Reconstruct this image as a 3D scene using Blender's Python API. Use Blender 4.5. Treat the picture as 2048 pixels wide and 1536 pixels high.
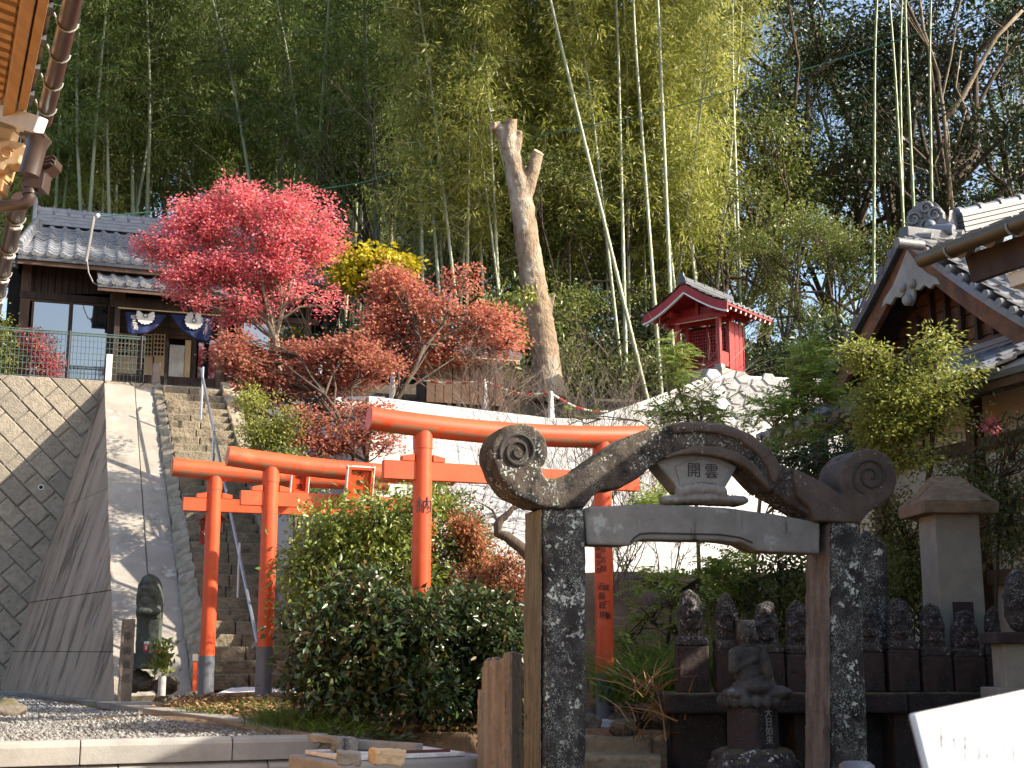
import bpy, math, random
import numpy as np
from math import sin, cos, tan, atan, atan2, radians, pi, sqrt
from mathutils import Matrix, Vector, noise as mnoise

# ---------------------------------------------------------------- camera, sky, sun, exposure
for o in list(bpy.data.objects): bpy.data.objects.remove(o)
SC = bpy.context.scene
COL = SC.collection
F = 2700.0
PITCH = atan(532 / F)
EYE = 0.75
cam_d = bpy.data.cameras.new('camera')
cam_d.sensor_width = 36; cam_d.lens = 36 * F / 2048
cam_d.clip_end = 2000; cam_d.clip_start = 0.05
cam_d.dof.use_dof = True; cam_d.dof.focus_distance = 16; cam_d.dof.aperture_fstop = 13
cam = bpy.data.objects.new('camera', cam_d); COL.objects.link(cam)
cam.location = (0, 0, EYE); cam.rotation_euler = (pi / 2 + PITCH, 0, 0)
SC.camera = cam
SUN_AZ, SUN_EL = radians(101), radians(31.5)
world = bpy.data.worlds.new('World'); SC.world = world; world.use_nodes = True
wn = world.node_tree.nodes; wl = world.node_tree.links
sky = wn.new('ShaderNodeTexSky'); sky.sky_type = 'NISHITA'; sky.sun_disc = False
sky.sun_elevation = SUN_EL; sky.sun_rotation = SUN_AZ
sky.air_density = 1.0; sky.dust_density = 2.5; sky.ozone_density = 1.0
bg = wn['Background']; bg.inputs['Strength'].default_value = 0.15
wl.new(sky.outputs[0], bg.inputs['Color'])
sun_d = bpy.data.lights.new('sun', 'SUN'); sun_d.energy = 5.0; sun_d.angle = radians(0.53); sun_d.color = (1, .89, .74)
sun = bpy.data.objects.new('sun', sun_d); COL.objects.link(sun)
SDIR = Vector((cos(SUN_EL) * sin(SUN_AZ), cos(SUN_EL) * cos(SUN_AZ), sin(SUN_EL)))
sun.rotation_euler = SDIR.to_track_quat('Z', 'Y').to_euler()
sun.location = SDIR * 60
vs = SC.view_settings
vs.view_transform = 'Standard'; vs.look = 'None'; vs.gamma = 1; vs.use_curve_mapping = False
vs.exposure = 1.12
SC.render.engine = 'CYCLES'
cy = SC.cycles
cy.max_bounces = 6; cy.diffuse_bounces = 3; cy.glossy_bounces = 3; cy.transmission_bounces = 4; cy.transparent_max_bounces = 4
cy.use_denoising = True
cy.caustics_reflective = False; cy.caustics_refractive = False

# ---------------------------------------------------------------- pixel <-> place
def ray(px, py):
    t = (768 - py) / F
    return Vector(((px - 1024) / F, cos(PITCH) - t * sin(PITCH), sin(PITCH) + t * cos(PITCH)))
def P(px, py, D):                      # point seen at a pixel of the photograph, D metres away along y
    r = ray(px, py); return Vector((0, 0, EYE)) + r * (D / r.y)
def PZ(px, py, z):                     # ... lying at height z
    r = ray(px, py); return Vector((0, 0, EYE)) + r * ((z - EYE) / r.z)
def PP(px, py, o, n):                  # ... lying on the plane through o with normal n
    r = ray(px, py); o = Vector(o); n = Vector(n)
    return Vector((0, 0, EYE)) + r * ((o - Vector((0, 0, EYE))).dot(n) / r.dot(n))
YAW = radians(19)
U = Vector((cos(YAW), sin(YAW), 0)); V = Vector((-sin(YAW), cos(YAW), 0)); Z = Vector((0, 0, 1))
def uv(p): return (p.x * U.x + p.y * U.y, p.x * V.x + p.y * V.y)
def UVZ(u, v, z): return U * u + V * v + Z * z

# ---------------------------------------------------------------- materials
MATS = {}
def rgb(c): return (c[0], c[1], c[2], 1)
def mat(name, base, var=None, scale=4, detail=6, rough=.8, bump=.25, bscale=None, stretch=(1, 1, 1), layers=(), metal=0, bdist=.02, rnd=0, spec=.5, coat=0):
    """noise between base and var; layers = (kind, colour, scale, low, high, stretch): moss, lichen, stains, dust"""
    m = bpy.data.materials.new(name); m.use_nodes = True
    n = m.node_tree.nodes; l = m.node_tree.links
    b = n['Principled BSDF']; b.inputs['Roughness'].default_value = rough; b.inputs['Metallic'].default_value = metal
    b.inputs['Specular IOR Level'].default_value = spec
    if coat: b.inputs['Coat Weight'].default_value = coat; b.inputs['Coat Roughness'].default_value = .25
    tc = n.new('ShaderNodeTexCoord'); src = tc.outputs['Object']
    if rnd:
        oi = n.new('ShaderNodeObjectInfo'); ad = n.new('ShaderNodeVectorMath'); ad.operation = 'ADD'
        mu = n.new('ShaderNodeVectorMath'); mu.operation = 'SCALE'; mu.inputs['Scale'].default_value = 1
        cb = n.new('ShaderNodeCombineXYZ'); k = n.new('ShaderNodeMath'); k.operation = 'MULTIPLY'; k.inputs[1].default_value = 37
        l.new(oi.outputs['Random'], k.inputs[0])
        for i in range(3): l.new(k.outputs[0], cb.inputs[i])
        l.new(src, ad.inputs[0]); l.new(cb.outputs[0], ad.inputs[1]); src = ad.outputs[0]
    def coords(st):
        if tuple(st) == (1, 1, 1): return src
        mp = n.new('ShaderNodeMapping'); mp.inputs['Scale'].default_value = st; l.new(src, mp.inputs[0]); return mp.outputs[0]
    def noise(sc, st, det=6):
        t = n.new('ShaderNodeTexNoise'); t.inputs['Scale'].default_value = sc; t.inputs['Detail'].default_value = det
        t.inputs['Roughness'].default_value = .62; l.new(coords(st), t.inputs['Vector']); return t.outputs['Fac']
    def ramp(fac, lo, hi):
        r = n.new('ShaderNodeMapRange'); r.interpolation_type = 'SMOOTHSTEP'
        r.inputs['From Min'].default_value = lo; r.inputs['From Max'].default_value = hi; l.new(fac, r.inputs['Value']); return r.outputs[0]
    def mix(fac, a, c):
        x = n.new('ShaderNodeMix'); x.data_type = 'RGBA'
        if hasattr(fac, 'links'): l.new(fac, x.inputs['Factor'])
        else: x.inputs['Factor'].default_value = fac
        for v_, s in ((a, x.inputs['A']), (c, x.inputs['B'])):
            if hasattr(v_, 'links'): l.new(v_, s)
            else: s.default_value = rgb(v_)
        return x.outputs['Result']
    col = mix(ramp(noise(scale, stretch, detail), .33, .67), base, var or [c * .7 for c in base])
    for L in layers:
        kind, c, sc, lo, hi = L[:5]; st = L[5] if len(L) > 5 else (1, 1, 1)
        if kind == 'n': f = ramp(noise(sc, st), lo, hi)
        elif kind == 'v':
            t = n.new('ShaderNodeTexVoronoi'); t.inputs['Scale'].default_value = sc
            w = n.new('ShaderNodeTexNoise'); w.inputs['Scale'].default_value = sc * 2.2; w.inputs['Detail'].default_value = 4; l.new(coords(st), w.inputs['Vector'])
            ww = n.new('ShaderNodeMix'); ww.data_type = 'RGBA'; ww.blend_type = 'LINEAR_LIGHT'; ww.inputs['Factor'].default_value = .16 / 1
            l.new(coords(st), ww.inputs['A']); l.new(w.outputs['Color'], ww.inputs['B']); l.new(ww.outputs['Result'], t.inputs['Vector'])
            f0 = ramp(t.outputs['Distance'], hi, lo)
            g = ramp(noise(sc * .22, (1, 1, 1), 3), .42, .6)
            mm = n.new('ShaderNodeMath'); mm.operation = 'MULTIPLY'; l.new(f0, mm.inputs[0]); l.new(g, mm.inputs[1]); f = mm.outputs[0]
        elif kind == 'z':                      # growth on faces that look up, broken by noise
            ge = n.new('ShaderNodeNewGeometry'); sp = n.new('ShaderNodeSeparateXYZ'); l.new(ge.outputs['Normal'], sp.inputs[0])
            mm = n.new('ShaderNodeMath'); mm.operation = 'MULTIPLY'; l.new(ramp(sp.outputs['Z'], lo, hi), mm.inputs[0]); l.new(ramp(noise(sc, st), .35, .6), mm.inputs[1]); f = mm.outputs[0]
        elif kind == '-z':
            ge = n.new('ShaderNodeNewGeometry'); sp = n.new('ShaderNodeSeparateXYZ'); l.new(ge.outputs['Normal'], sp.inputs[0])
            mm = n.new('ShaderNodeMath'); mm.operation = 'MULTIPLY'; l.new(ramp(sp.outputs['Z'], hi, lo), mm.inputs[0]); l.new(ramp(noise(sc, st), .35, .6), mm.inputs[1]); f = mm.outputs[0]
        elif kind == 'r':
            oi2 = n.new('ShaderNodeObjectInfo'); f = ramp(oi2.outputs['Random'], lo, hi)
            k2 = n.new('ShaderNodeMath'); k2.operation = 'MULTIPLY'; k2.inputs[1].default_value = sc; l.new(f, k2.inputs[0]); f = k2.outputs[0]
        elif kind == 'i':
            ge = n.new('ShaderNodeNewGeometry'); f = ramp(ge.outputs['Random Per Island'], lo, hi)
            k2 = n.new('ShaderNodeMath'); k2.operation = 'MULTIPLY'; k2.inputs[1].default_value = sc; l.new(f, k2.inputs[0]); f = k2.outputs[0]
        col = mix(f, col, c)
    l.new(col, b.inputs['Base Color'])
    if bump:
        bn = n.new('ShaderNodeBump'); bn.inputs['Strength'].default_value = bump; bn.inputs['Distance'].default_value = bdist
        l.new(noise(bscale or scale * 4, stretch, 8), bn.inputs['Height']); l.new(bn.outputs[0], b.inputs['Normal'])
    MATS[name] = m; return m

def leafmat(name, cols, trans=.35, rough=.5, spec=.35, objvar=.25):
    m = bpy.data.materials.new(name); m.use_nodes = True
    n = m.node_tree.nodes; l = m.node_tree.links
    b = n['Principled BSDF']; b.inputs['Roughness'].default_value = rough; b.inputs['Specular IOR Level'].default_value = spec
    g = n.new('ShaderNodeNewGeometry'); r = n.new('ShaderNodeValToRGB'); e = r.color_ramp.elements
    for i, c in enumerate(cols):
        p_ = i / max(1, len(cols) - 1)
        if i == 0: e[0].position = 0; e[0].color = rgb(c)
        elif i == len(cols) - 1: e[1].position = 1; e[1].color = rgb(c)
    for i, c in enumerate(cols[1:-1]): x = e.new((i + 1) / (len(cols) - 1)); x.color = rgb(c)
    l.new(g.outputs['Random Per Island'], r.inputs[0])
    oi = n.new('ShaderNodeObjectInfo'); hs = n.new('ShaderNodeHueSaturation')
    mr = n.new('ShaderNodeMapRange'); mr.inputs['To Min'].default_value = 1 - objvar; mr.inputs['To Max'].default_value = 1 + objvar
    l.new(oi.outputs['Random'], mr.inputs['Value']); l.new(mr.outputs[0], hs.inputs['Value']); l.new(r.outputs[0], hs.inputs['Color'])
    l.new(hs.outputs[0], b.inputs['Base Color'])
    t = n.new('ShaderNodeBsdfTranslucent'); l.new(hs.outputs[0], t.inputs['Color'])
    mx = n.new('ShaderNodeMixShader'); mx.inputs[0].default_value = trans
    l.new(b.outputs[0], mx.inputs[1]); l.new(t.outputs[0], mx.inputs[2]); l.new(mx.outputs[0], n['Material Output'].inputs['Surface'])
    MATS[name] = m; return m

# ---------------------------------------------------------------- things, parts, meshes
MW = {}                                 # world matrix of every object built here
def _props(o, label=None, cat=None, group=None, kind=None):
    if label: o['label'] = label
    if cat: o['category'] = cat
    if group: o['group'] = group
    if kind: o['kind'] = kind
    return o
def thing(name, label, cat, loc=(0, 0, 0), rz=0, group=None):
    o = bpy.data.objects.new(name, None); COL.objects.link(o); o.empty_display_size = .2
    o.location = loc; o.rotation_euler = (0, 0, rz)
    MW[o] = Matrix.Translation(Vector(loc)) @ Matrix.Rotation(rz, 4, 'Z')
    return _props(o, label, cat, group)
def link(name, me, parent=None, world=None, **pr):
    o = bpy.data.objects.new(name, me); COL.objects.link(o)
    W = world if world is not None else (MW[parent] if parent else Matrix.Identity(4))
    if parent:
        o.parent = parent; L = MW[parent].inverted() @ W
    else: L = W
    o.matrix_basis = L
    MW[o] = W
    return _props(o, **pr)
def rot(yaw=0, pitch=0, roll=0): return (Matrix.Rotation(yaw, 3, 'Z') @ Matrix.Rotation(pitch, 3, 'X') @ Matrix.Rotation(roll, 3, 'Y'))
class MB:
    def __init__(s): s.v = []; s.f = []; s.mi = []
    def add(s, vs_, fs, mi=0):
        k = len(s.v); s.v += [tuple(x) for x in vs_]; s.f += [tuple(i + k for i in f) for f in fs]; s.mi += [mi] * len(fs); return s
    def box(s, c, size, R=None, top=1.0, mi=0):
        c = Vector(c); hx, hy, hz = (q / 2 for q in size); out = []
        for dz in (-1, 1):
            k = top if dz > 0 else 1
            for dx, dy in ((-1, -1), (1, -1), (1, 1), (-1, 1)):
                p = Vector((dx * hx * k, dy * hy * k, dz * hz)); out.append(c + (R @ p if R else p))
        return s.add(out, [(3, 2, 1, 0), (4, 5, 6, 7), (0, 1, 5, 4), (1, 2, 6, 5), (2, 3, 7, 6), (3, 0, 4, 7)], mi)
    def beam(s, p0, p1, w, h, up=(0, 0, 1), mi=0):
        p0 = Vector(p0); p1 = Vector(p1); d = (p1 - p0); L = d.length; d.normalize()
        r = d.cross(Vector(up));
        if r.length < 1e-4: r = Vector((1, 0, 0))
        r.normalize(); u = r.cross(d); out = []
        for p in (p0, p1):
            for a, b in ((-1, -1), (1, -1), (1, 1), (-1, 1)): out.append(p + r * (a * w / 2) + u * (b * h / 2))
        return s.add(out, [(0, 1, 2, 3), (7, 6, 5, 4), (0, 4, 5, 1), (1, 5, 6, 2), (2, 6, 7, 3), (3, 7, 4, 0)], mi)
    def tube(s, pts, rs, n=8, mi=0, cap=True):
        pts = [Vector(p) for p in pts]; k0 = len(s.v)
        if not hasattr(rs, '__len__'): rs = [rs] * len(pts)
        a = None
        for i, p in enumerate(pts):
            d = (pts[min(i + 1, len(pts) - 1)] - pts[max(i - 1, 0)])
            if d.length < 1e-9: d = Vector((0, 0, 1))
            d.normalize()
            if a is None: a = d.orthogonal().normalized()
            else:
                a = a - d * a.dot(d)
                a = a.normalized() if a.length > 1e-6 else d.orthogonal().normalized()
            b = d.cross(a)
            for j in range(n):
                t = 2 * pi * j / n; s.v.append(tuple(p + (a * cos(t) + b * sin(t)) * rs[i]))
        for i in range(len(pts) - 1):
            for j in range(n):
                q = k0 + i * n; s.f.append((q + j, q + (j + 1) % n, q + n + (j + 1) % n, q + n + j)); s.mi.append(mi)
        if cap:
            s.f.append(tuple(k0 + j for j in range(n))[::-1]); s.mi.append(mi)
            q = k0 + (len(pts) - 1) * n; s.f.append(tuple(q + j for j in range(n))); s.mi.append(mi)
        return s
    def prism(s, poly, off, mi=0):      # polygon of 3-D points pushed along off
        off = Vector(off); poly = [Vector(p) for p in poly]; n = len(poly)
        return s.add(poly + [p + off for p in poly], [tuple(range(n)), tuple(range(2 * n - 1, n - 1, -1))] + [(i, i + n, (i + 1) % n + n, (i + 1) % n) for i in range(n)], mi)
    def lathe(s, prof, c=(0, 0, 0), n=16, mi=0, sx=1, sy=1):
        k0 = len(s.v); c = Vector(c)
        for r, z in prof:
            for j in range(n): t = 2 * pi * j / n; s.v.append((c.x + r * cos(t) * sx, c.y + r * sin(t) * sy, c.z + z))
        for i in range(len(prof) - 1):
            for j in range(n): q = k0 + i * n; s.f.append((q + j, q + (j + 1) % n, q + n + (j + 1) % n, q + n + j)); s.mi.append(mi)
        s.f.append(tuple(k0 + j for j in range(n))[::-1]); s.mi.append(mi)
        q = k0 + (len(prof) - 1) * n; s.f.append(tuple(q + j for j in range(n))); s.mi.append(mi)
        return s
    def ball(s, c, r, n=10, m=7, R=None, mi=0):
        c = Vector(c); r = Vector((r, r, r)) if not hasattr(r, '__len__') else Vector(r); vs_ = []; fs = []
        for i in range(m + 1):
            ph = pi * i / m
            for j in range(n):
                t = 2 * pi * j / n; p = Vector((sin(ph) * cos(t) * r.x, sin(ph) * sin(t) * r.y, -cos(ph) * r.z)); vs_.append(c + (R @ p if R else p))
        for i in range(m):
            for j in range(n): fs.append((i * n + j, i * n + (j + 1) % n, (i + 1) * n + (j + 1) % n, (i + 1) * n + j))
        return s.add(vs_, fs, mi)
    def mesh(s, name, mats, smooth=False):
        me = bpy.data.meshes.new(name); me.from_pydata(s.v, [], s.f)
        for m in (mats if isinstance(mats, (list, tuple)) else [mats]): me.materials.append(m)
        if isinstance(mats, (list, tuple)): me.polygons.foreach_set('material_index', s.mi)
        if smooth: me.polygons.foreach_set('use_smooth', [True] * len(me.polygons))
        me.validate(); me.update(); return me
    def obj(s, name, mats, parent=None, smooth=False, bevel=0, origin=None, auto=None, **pr):
        W = MW[parent] if parent else (Matrix.Translation(Vector(origin)) if origin is not None else Matrix.Identity(4))
        I = W.inverted(); s.v = [tuple(I @ Vector(p)) for p in s.v]
        me = s.mesh(name, mats, smooth or auto is not None); o = link(name, me, parent, W, **pr)
        if auto is not None: me.set_sharp_from_angle(angle=radians(auto))
        if bevel:
            b = o.modifiers.new('bevel', 'BEVEL'); b.width = bevel; b.segments = 2; b.limit_method = 'ANGLE'; b.angle_limit = radians(35)
        return o
TEX = {}
def tex(scale):
    if scale not in TEX:
        t = bpy.data.textures.new('stone_relief', 'CLOUDS'); t.noise_scale = scale; t.noise_depth = 4; TEX[scale] = t
    return TEX[scale]
def weather(o, voxel=None, amp=.01, scale=.12, sub=0):
    """carved or broken stone: closes the pieces into one skin and roughens it"""
    if voxel:
        r = o.modifiers.new('remesh', 'REMESH'); r.mode = 'VOXEL'; r.voxel_size = voxel; r.use_smooth_shade = True
    if sub:
        q = o.modifiers.new('sub', 'SUBSURF'); q.subdivision_type = 'SIMPLE'; q.levels = q.render_levels = sub
    d = o.modifiers.new('rough', 'DISPLACE'); d.texture = tex(scale); d.strength = amp * 2; d.mid_level = .5; d.texture_coords = 'GLOBAL'
    return o
def npmesh(name, verts, faces, m, smooth=False):
    me = bpy.data.meshes.new(name); nv, nf, k = len(verts), len(faces), faces.shape[1]
    me.vertices.add(nv); me.vertices.foreach_set('co', np.asarray(verts, dtype=np.float32).ravel())
    me.loops.add(nf * k); me.loops.foreach_set('vertex_index', np.asarray(faces, dtype=np.int32).ravel())
    me.polygons.add(nf); me.polygons.foreach_set('loop_start', np.arange(0, nf * k, k, dtype=np.int32))
    me.materials.append(m); me.update(calc_edges=True)
    if smooth: me.polygons.foreach_set('use_smooth', [True] * nf)
    return me
def unit(a): return a / np.maximum(np.linalg.norm(a, axis=-1, keepdims=True), 1e-9)
def leafquads(p, d, nrm, L, W, fold=.25):
    """folded leaf blades: base p, axis d, face normal nrm, length L, width W; two triangles each"""
    d = unit(d); s_ = unit(np.cross(d, nrm)); n2 = np.cross(s_, d); L = L[:, None]; W = W[:, None]
    mid = p + d * L * .45 + n2 * W * fold
    v = np.stack([p, mid + s_ * W * .5, p + d * L, mid - s_ * W * .5], 1).reshape(-1, 3)
    b = (np.arange(len(p)) * 4)[:, None]
    return v, np.concatenate([b + np.array([[0, 1, 2]]), b + np.array([[0, 2, 3]])], 0)
def copy_tree(o, parent=None):
    c = o.copy(); COL.objects.link(c)
    if parent: c.parent = parent
    MW[c] = MW[o].copy()
    for ch in list(o.children): copy_tree(ch, c)
    return c
def text(body, size, W, m, parent, name='lettering', depth=.002, align='CENTER', bold=0, **pr):
    cu = bpy.data.curves.new(name, 'FONT'); cu.body = body; cu.size = size; cu.extrude = depth; cu.align_x = align; cu.align_y = 'CENTER'; cu.resolution_u = 2; cu.offset = bold
    t = bpy.data.objects.new(name, cu); COL.objects.link(t); me = bpy.data.meshes.new_from_object(t.evaluated_get(bpy.context.evaluated_depsgraph_get()))
    bpy.data.objects.remove(t); me.materials.clear(); me.materials.append(m)
    return link(name, me, parent, W, **pr)
def frame(o, x, y, z):                  # world matrix from an origin and three axes
    return Matrix(((x[0], y[0], z[0], o[0]), (x[1], y[1], z[1], o[1]), (x[2], y[2], z[2], o[2]), (0, 0, 0, 1)))

# ---------------------------------------------------------------- the palette
mat('vermilion', (.66, .095, .026), (.58, .07, .02), 2.5, rough=.38, bump=.04, bscale=30, layers=[('n', (.66, .17, .075), 2.2, .56, .74), ('-z', (.30, .17, .10), 11, -.5, -.05), ('n', (.34, .05, .025), 5, .62, .78, (2, 2, .3))])
mat('vermilion_plain', (.66, .095, .026), (.56, .07, .02), 3, rough=.42, bump=.06, bscale=30, layers=[('n', (.66, .17, .075), 2.2, .56, .74), ('n', (.34, .05, .025), 5, .62, .76, (2, 2, .22)), ('n', (.25, .1, .06), 22, .7, .8)])
mat('shrine_red', (.36, .022, .02), (.26, .018, .017), 5, rough=.5, bump=.1, bscale=40, stretch=(1, 1, .2))
mat('grey_paint', (.13, .14, .16), (.1, .11, .13), 5, rough=.4, bump=.05)
mat('black_paint', (.012, .011, .012), rough=.5, bump=0)
mat('white_paint', (.78, .78, .76), (.66, .66, .63), 6, rough=.5, bump=.05)
mat('plaster', (.72, .66, .55), (.64, .58, .47), 1.5, rough=.9, bump=.08, bscale=40)
mat('white_render', (.62, .61, .585), (.52, .515, .49), .8, rough=.9, bump=.2, bscale=14, layers=[('n', (.36, .355, .345), .6, .52, .75), ('n', (.36, .345, .31), 2.4, .58, .8, (1.4, 1.4, .18)), ('n', (.2, .19, .15), 6, .7, .85)])
mat('white_block', (.62, .61, .59), (.52, .515, .5), 2, rough=.9, bump=.15, bscale=20, layers=[('n', (.55, .55, .52), 5, .62, .85)])
mat('joint_grey', (.3, .29, .27), (.22, .21, .2), 4, rough=.95)
mat('concrete', (.36, .33, .28), (.29, .265, .225), 1.6, rough=.9, bump=.2, bscale=26, layers=[('n', (.2, .18, .145), 1.3, .52, .74, (1.4, 1.4, .16)), ('n', (.5, .47, .42), 2.6, .56, .72, (1.4, 1.4, .1)), ('n', (.12, .10, .07), 6, .64, .8)])
mat('concrete_side', (.44, .335, .245), (.34, .255, .185), 1.3, rough=.92, bump=.25, bscale=22, stretch=(1.6, 1.6, .3), layers=[('n', (.13, .10, .075), 1.1, .5, .66, (2.4, 2.4, .22)), ('n', (.44, .39, .33), 3.0, .56, .75, (2, 2, .16)), ('n', (.08, .06, .04), 2.2, .6, .74, (1.2, 1.2, .5))])
mat('wall_block', (.40, .345, .265), (.29, .25, .19), 9, rough=.95, bump=.8, bscale=30, bdist=.03, rnd=1, layers=[('r', (.2, .18, .15), .5, .3, 1), ('n', (.13, .12, .10), 16, .56, .75)])
mat('kerb_concrete', (.34, .335, .31), (.25, .248, .235), 3, rough=.85, bump=.2, bscale=40, rnd=1, layers=[('n', (.2, .19, .16), 2.5, .55, .8, (1, 1, .3)), ('n', (.1, .09, .06), 9, .68, .8)])
mat('gravel_ground', (.24, .235, .225), (.16, .155, .15), 30, rough=.95, bump=.8, bscale=60)
mat('gravel_stone', (.24, .235, .22), (.15, .147, .14), 20, rough=.9, bump=.2, layers=[('i', (.38, .37, .34), .8, .55, 1), ('i', (.13, .13, .13), .8, .4, .0)])
mat('soil', (.20, .125, .065), (.12, .075, .04), 3, rough=.97, bump=.8, bscale=22, bdist=.05, layers=[('n', (.34, .23, .12), 6, .55, .75), ('n', (.06, .04, .025), 5, .6, .8), ('v', (.4, .3, .2), 22, .1, .22)])
mat('forest_floor', (.085, .065, .04), (.045, .035, .02), 1.5, rough=.98, bump=.8, bscale=9, bdist=.1, layers=[('n', (.16, .11, .06), 3, .55, .8), ('n', (.05, .07, .02), 2, .6, .8)])
mat('path_slab', (.30, .275, .235), (.22, .2, .165), 4, rough=.9, bump=.3, bscale=30, rnd=1, layers=[('n', (.15, .13, .09), 5, .6, .8)])
mat('step_stone', (.30, .25, .175), (.18, .15, .105), 5, rough=.95, bump=1, bscale=14, bdist=.05, rnd=1, layers=[('n', (.055, .045, .034), 2.6, .5, .68), ('n', (.11, .10, .04), 4, .58, .74), ('z', (.2, .18, .09), 6, .3, .9), ('n', (.36, .33, .27), 9, .62, .8), ('r', (.3, .26, .19), .4, .3, 1)])
mat('curb_stone', (.40, .34, .25), (.24, .2, .14), 5, rough=.95, bump=.7, bscale=16, bdist=.03, rnd=1, layers=[('n', (.42, .40, .36), 7, .55, .75), ('n', (.07, .06, .04), 4, .6, .78), ('n', (.17, .12, .04), 6, .66, .8)])
mat('rock', (.16, .135, .11), (.085, .07, .055), 5, rough=.95, bump=.8, bscale=14, bdist=.04, rnd=1, layers=[('n', (.3, .27, .23), 6, .58, .8), ('z', (.09, .085, .03), 5, .4, 1)])
mat('lichen_stone', (.04, .038, .036), (.018, .017, .017), 6, rough=.93, bump=.6, bscale=30, bdist=.02, layers=[('n', (.008, .007, .008), 3, .5, .62, (1, 1, .35)), ('n', (.12, .115, .09), 3, .6, .75, (1, 1, .5)), ('v', (.62, .66, .60), 8, .2, .34), ('v', (.46, .52, .46), 19, .24, .4), ('v', (.7, .7, .64), 34, .16, .28)])
mat('lichen_stone_mossy', (.075, .058, .045), (.04, .03, .026), 6, rough=.93, bump=.6, bscale=30, bdist=.02, layers=[('n', (.01, .009, .009), 3.4, .5, .6), ('z', (.085, .07, .018), 5, -.1, .6), ('n', (.17, .12, .09), 2.5, .62, .72), ('v', (.46, .52, .48), 12, .2, .34), ('v', (.6, .6, .55), 26, .16, .26)])
mat('arch_stone', (.115, .088, .072), (.078, .06, .05), 5, rough=.92, bump=.6, bscale=36, layers=[('n', (.018, .015, .014), 3.2, .56, .68), ('n', (.2, .165, .14), 9, .62, .76), ('v', (.4, .41, .38), 12, .1, .2), ('v', (.4, .4, .37), 30, .12, .22)])
mat('carved_stone', (.24, .235, .215), (.18, .176, .162), 4, rough=.88, bump=.25, bscale=50, layers=[('n', (.36, .38, .36), 5, .58, .7), ('n', (.03, .026, .02), 2.6, .57, .66, (1.2, 1.2, .3)), ('v', (.48, .5, .47), 22, .12, .24)])
mat('statue_stone', (.05, .043, .041), (.022, .019, .02), 7, rough=.94, bump=.6, bscale=34, bdist=.02, layers=[('n', (.2, .195, .195), 4, .6, .7), ('n', (.008, .007, .008), 5, .55, .66), ('v', (.55, .53, .52), 8, .18, .3), ('v', (.52, .52, .5), 20, .2, .32), ('z', (.09, .075, .03), 7, .5, 1)])
mat('statue_light', (.09, .086, .08), (.045, .043, .04), 7, rough=.94, bump=.6, bscale=34, bdist=.02, layers=[('n', (.3, .3, .29), 4, .6, .7), ('n', (.02, .018, .017), 6, .58, .68), ('v', (.5, .5, .47), 10, .12, .24)])
mat('statue_base', (.05, .034, .032), (.028, .019, .018), 5, rough=.92, bump=.45, bscale=34, layers=[('n', (.13, .125, .125), 3, .62, .74), ('n', (.008, .007, .008), 3, .54, .66, (1, 1, .4)), ('v', (.42, .42, .4), 26, .12, .22)])
mat('ledge_stone', (.03, .024, .023), (.016, .013, .013), 4, rough=.94, bump=.6, bscale=24, layers=[('n', (.14, .14, .14), 3, .64, .74), ('v', (.4, .4, .38), 22, .1, .22), ('z', (.13, .115, .03), 5, .5, 1)])
mat('monument_stone', (.30, .285, .23), (.24, .23, .19), 5, rough=.85, bump=.2, bscale=60, layers=[('n', (.16, .15, .12), 1.5, .55, .8, (1, 1, .3))])
mat('monument_cap', (.24, .17, .10), (.16, .115, .075), 5, rough=.95, bump=.7, bscale=30, layers=[('n', (.07, .06, .03), 4, .55, .7), ('v', (.5, .48, .42), 18, .05, .14)])
mat('stele_green', (.085, .098, .08), (.05, .058, .047), 6, rough=.8, bump=.4, bscale=30, layers=[('n', (.02, .018, .016), 4, .6, .72), ('n', (.17, .19, .17), 7, .64, .8)])
mat('stele_marker', (.24, .2, .165), (.16, .13, .105), 4, rough=.95, bump=.7, bscale=26, layers=[('v', (.45, .43, .38), 24, .1, .24), ('n', (.08, .07, .055), 5, .6, .75), ('n', (.3, .19, .09), 2, .6, .8)])
mat('wood_dark', (.055, .034, .024), (.03, .019, .014), 3, rough=.8, bump=.4, bscale=14, stretch=(3, 3, .25))
mat('wood_brown', (.115, .062, .035), (.07, .037, .022), 4, rough=.75, bump=.3, bscale=18, stretch=(1, 1, 1), layers=[('n', (.19, .105, .05), 5, .6, .8)])
mat('wood_gable', (.20, .085, .035), (.10, .045, .024), 4, rough=.75, bump=.4, bscale=16, layers=[('n', (.05, .035, .03), 3, .5, .7), ('n', (.3, .15, .07), 9, .6, .8)])
mat('wood_tan', (.56, .34, .16), (.46, .27, .12), 3.5, rough=.65, bump=.2, bscale=20, stretch=(4, .5, 4))
mat('wood_pale', (.66, .50, .31), (.56, .4, .23), 4, rough=.7, bump=.15, bscale=22)
mat('wood_weathered', (.38, .30, .22), (.25, .19, .135), 5, rough=.9, bump=.8, bscale=11, bdist=.03, stretch=(5, 5, .35), layers=[('n', (.36, .19, .08), 2.6, .6, .78), ('n', (.04, .03, .025), 6, .6, .72, (6, 6, .3))])
mat('post_mossy', (.20, .185, .125), (.12, .108, .075), 6, rough=.95, bump=.8, bscale=16, bdist=.02, stretch=(4, 4, .5), layers=[('n', (.26, .26, .16), 4, .55, .75), ('n', (.05, .042, .03), 7, .6, .75)])
mat('tile', (.27, .285, .31), (.2, .21, .235), 6, rough=.34, bump=.12, bscale=30, rnd=1, spec=.6, layers=[('r', (.36, .37, .38), .6, .5, 1), ('n', (.14, .13, .11), 12, .6, .8), ('n', (.46, .45, .40), 9, .66, .82)])
mat('tile_dark', (.10, .105, .115), (.065, .068, .075), 6, rough=.4, bump=.15, bscale=30, rnd=1, layers=[('n', (.24, .23, .21), 9, .6, .8)])
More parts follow.
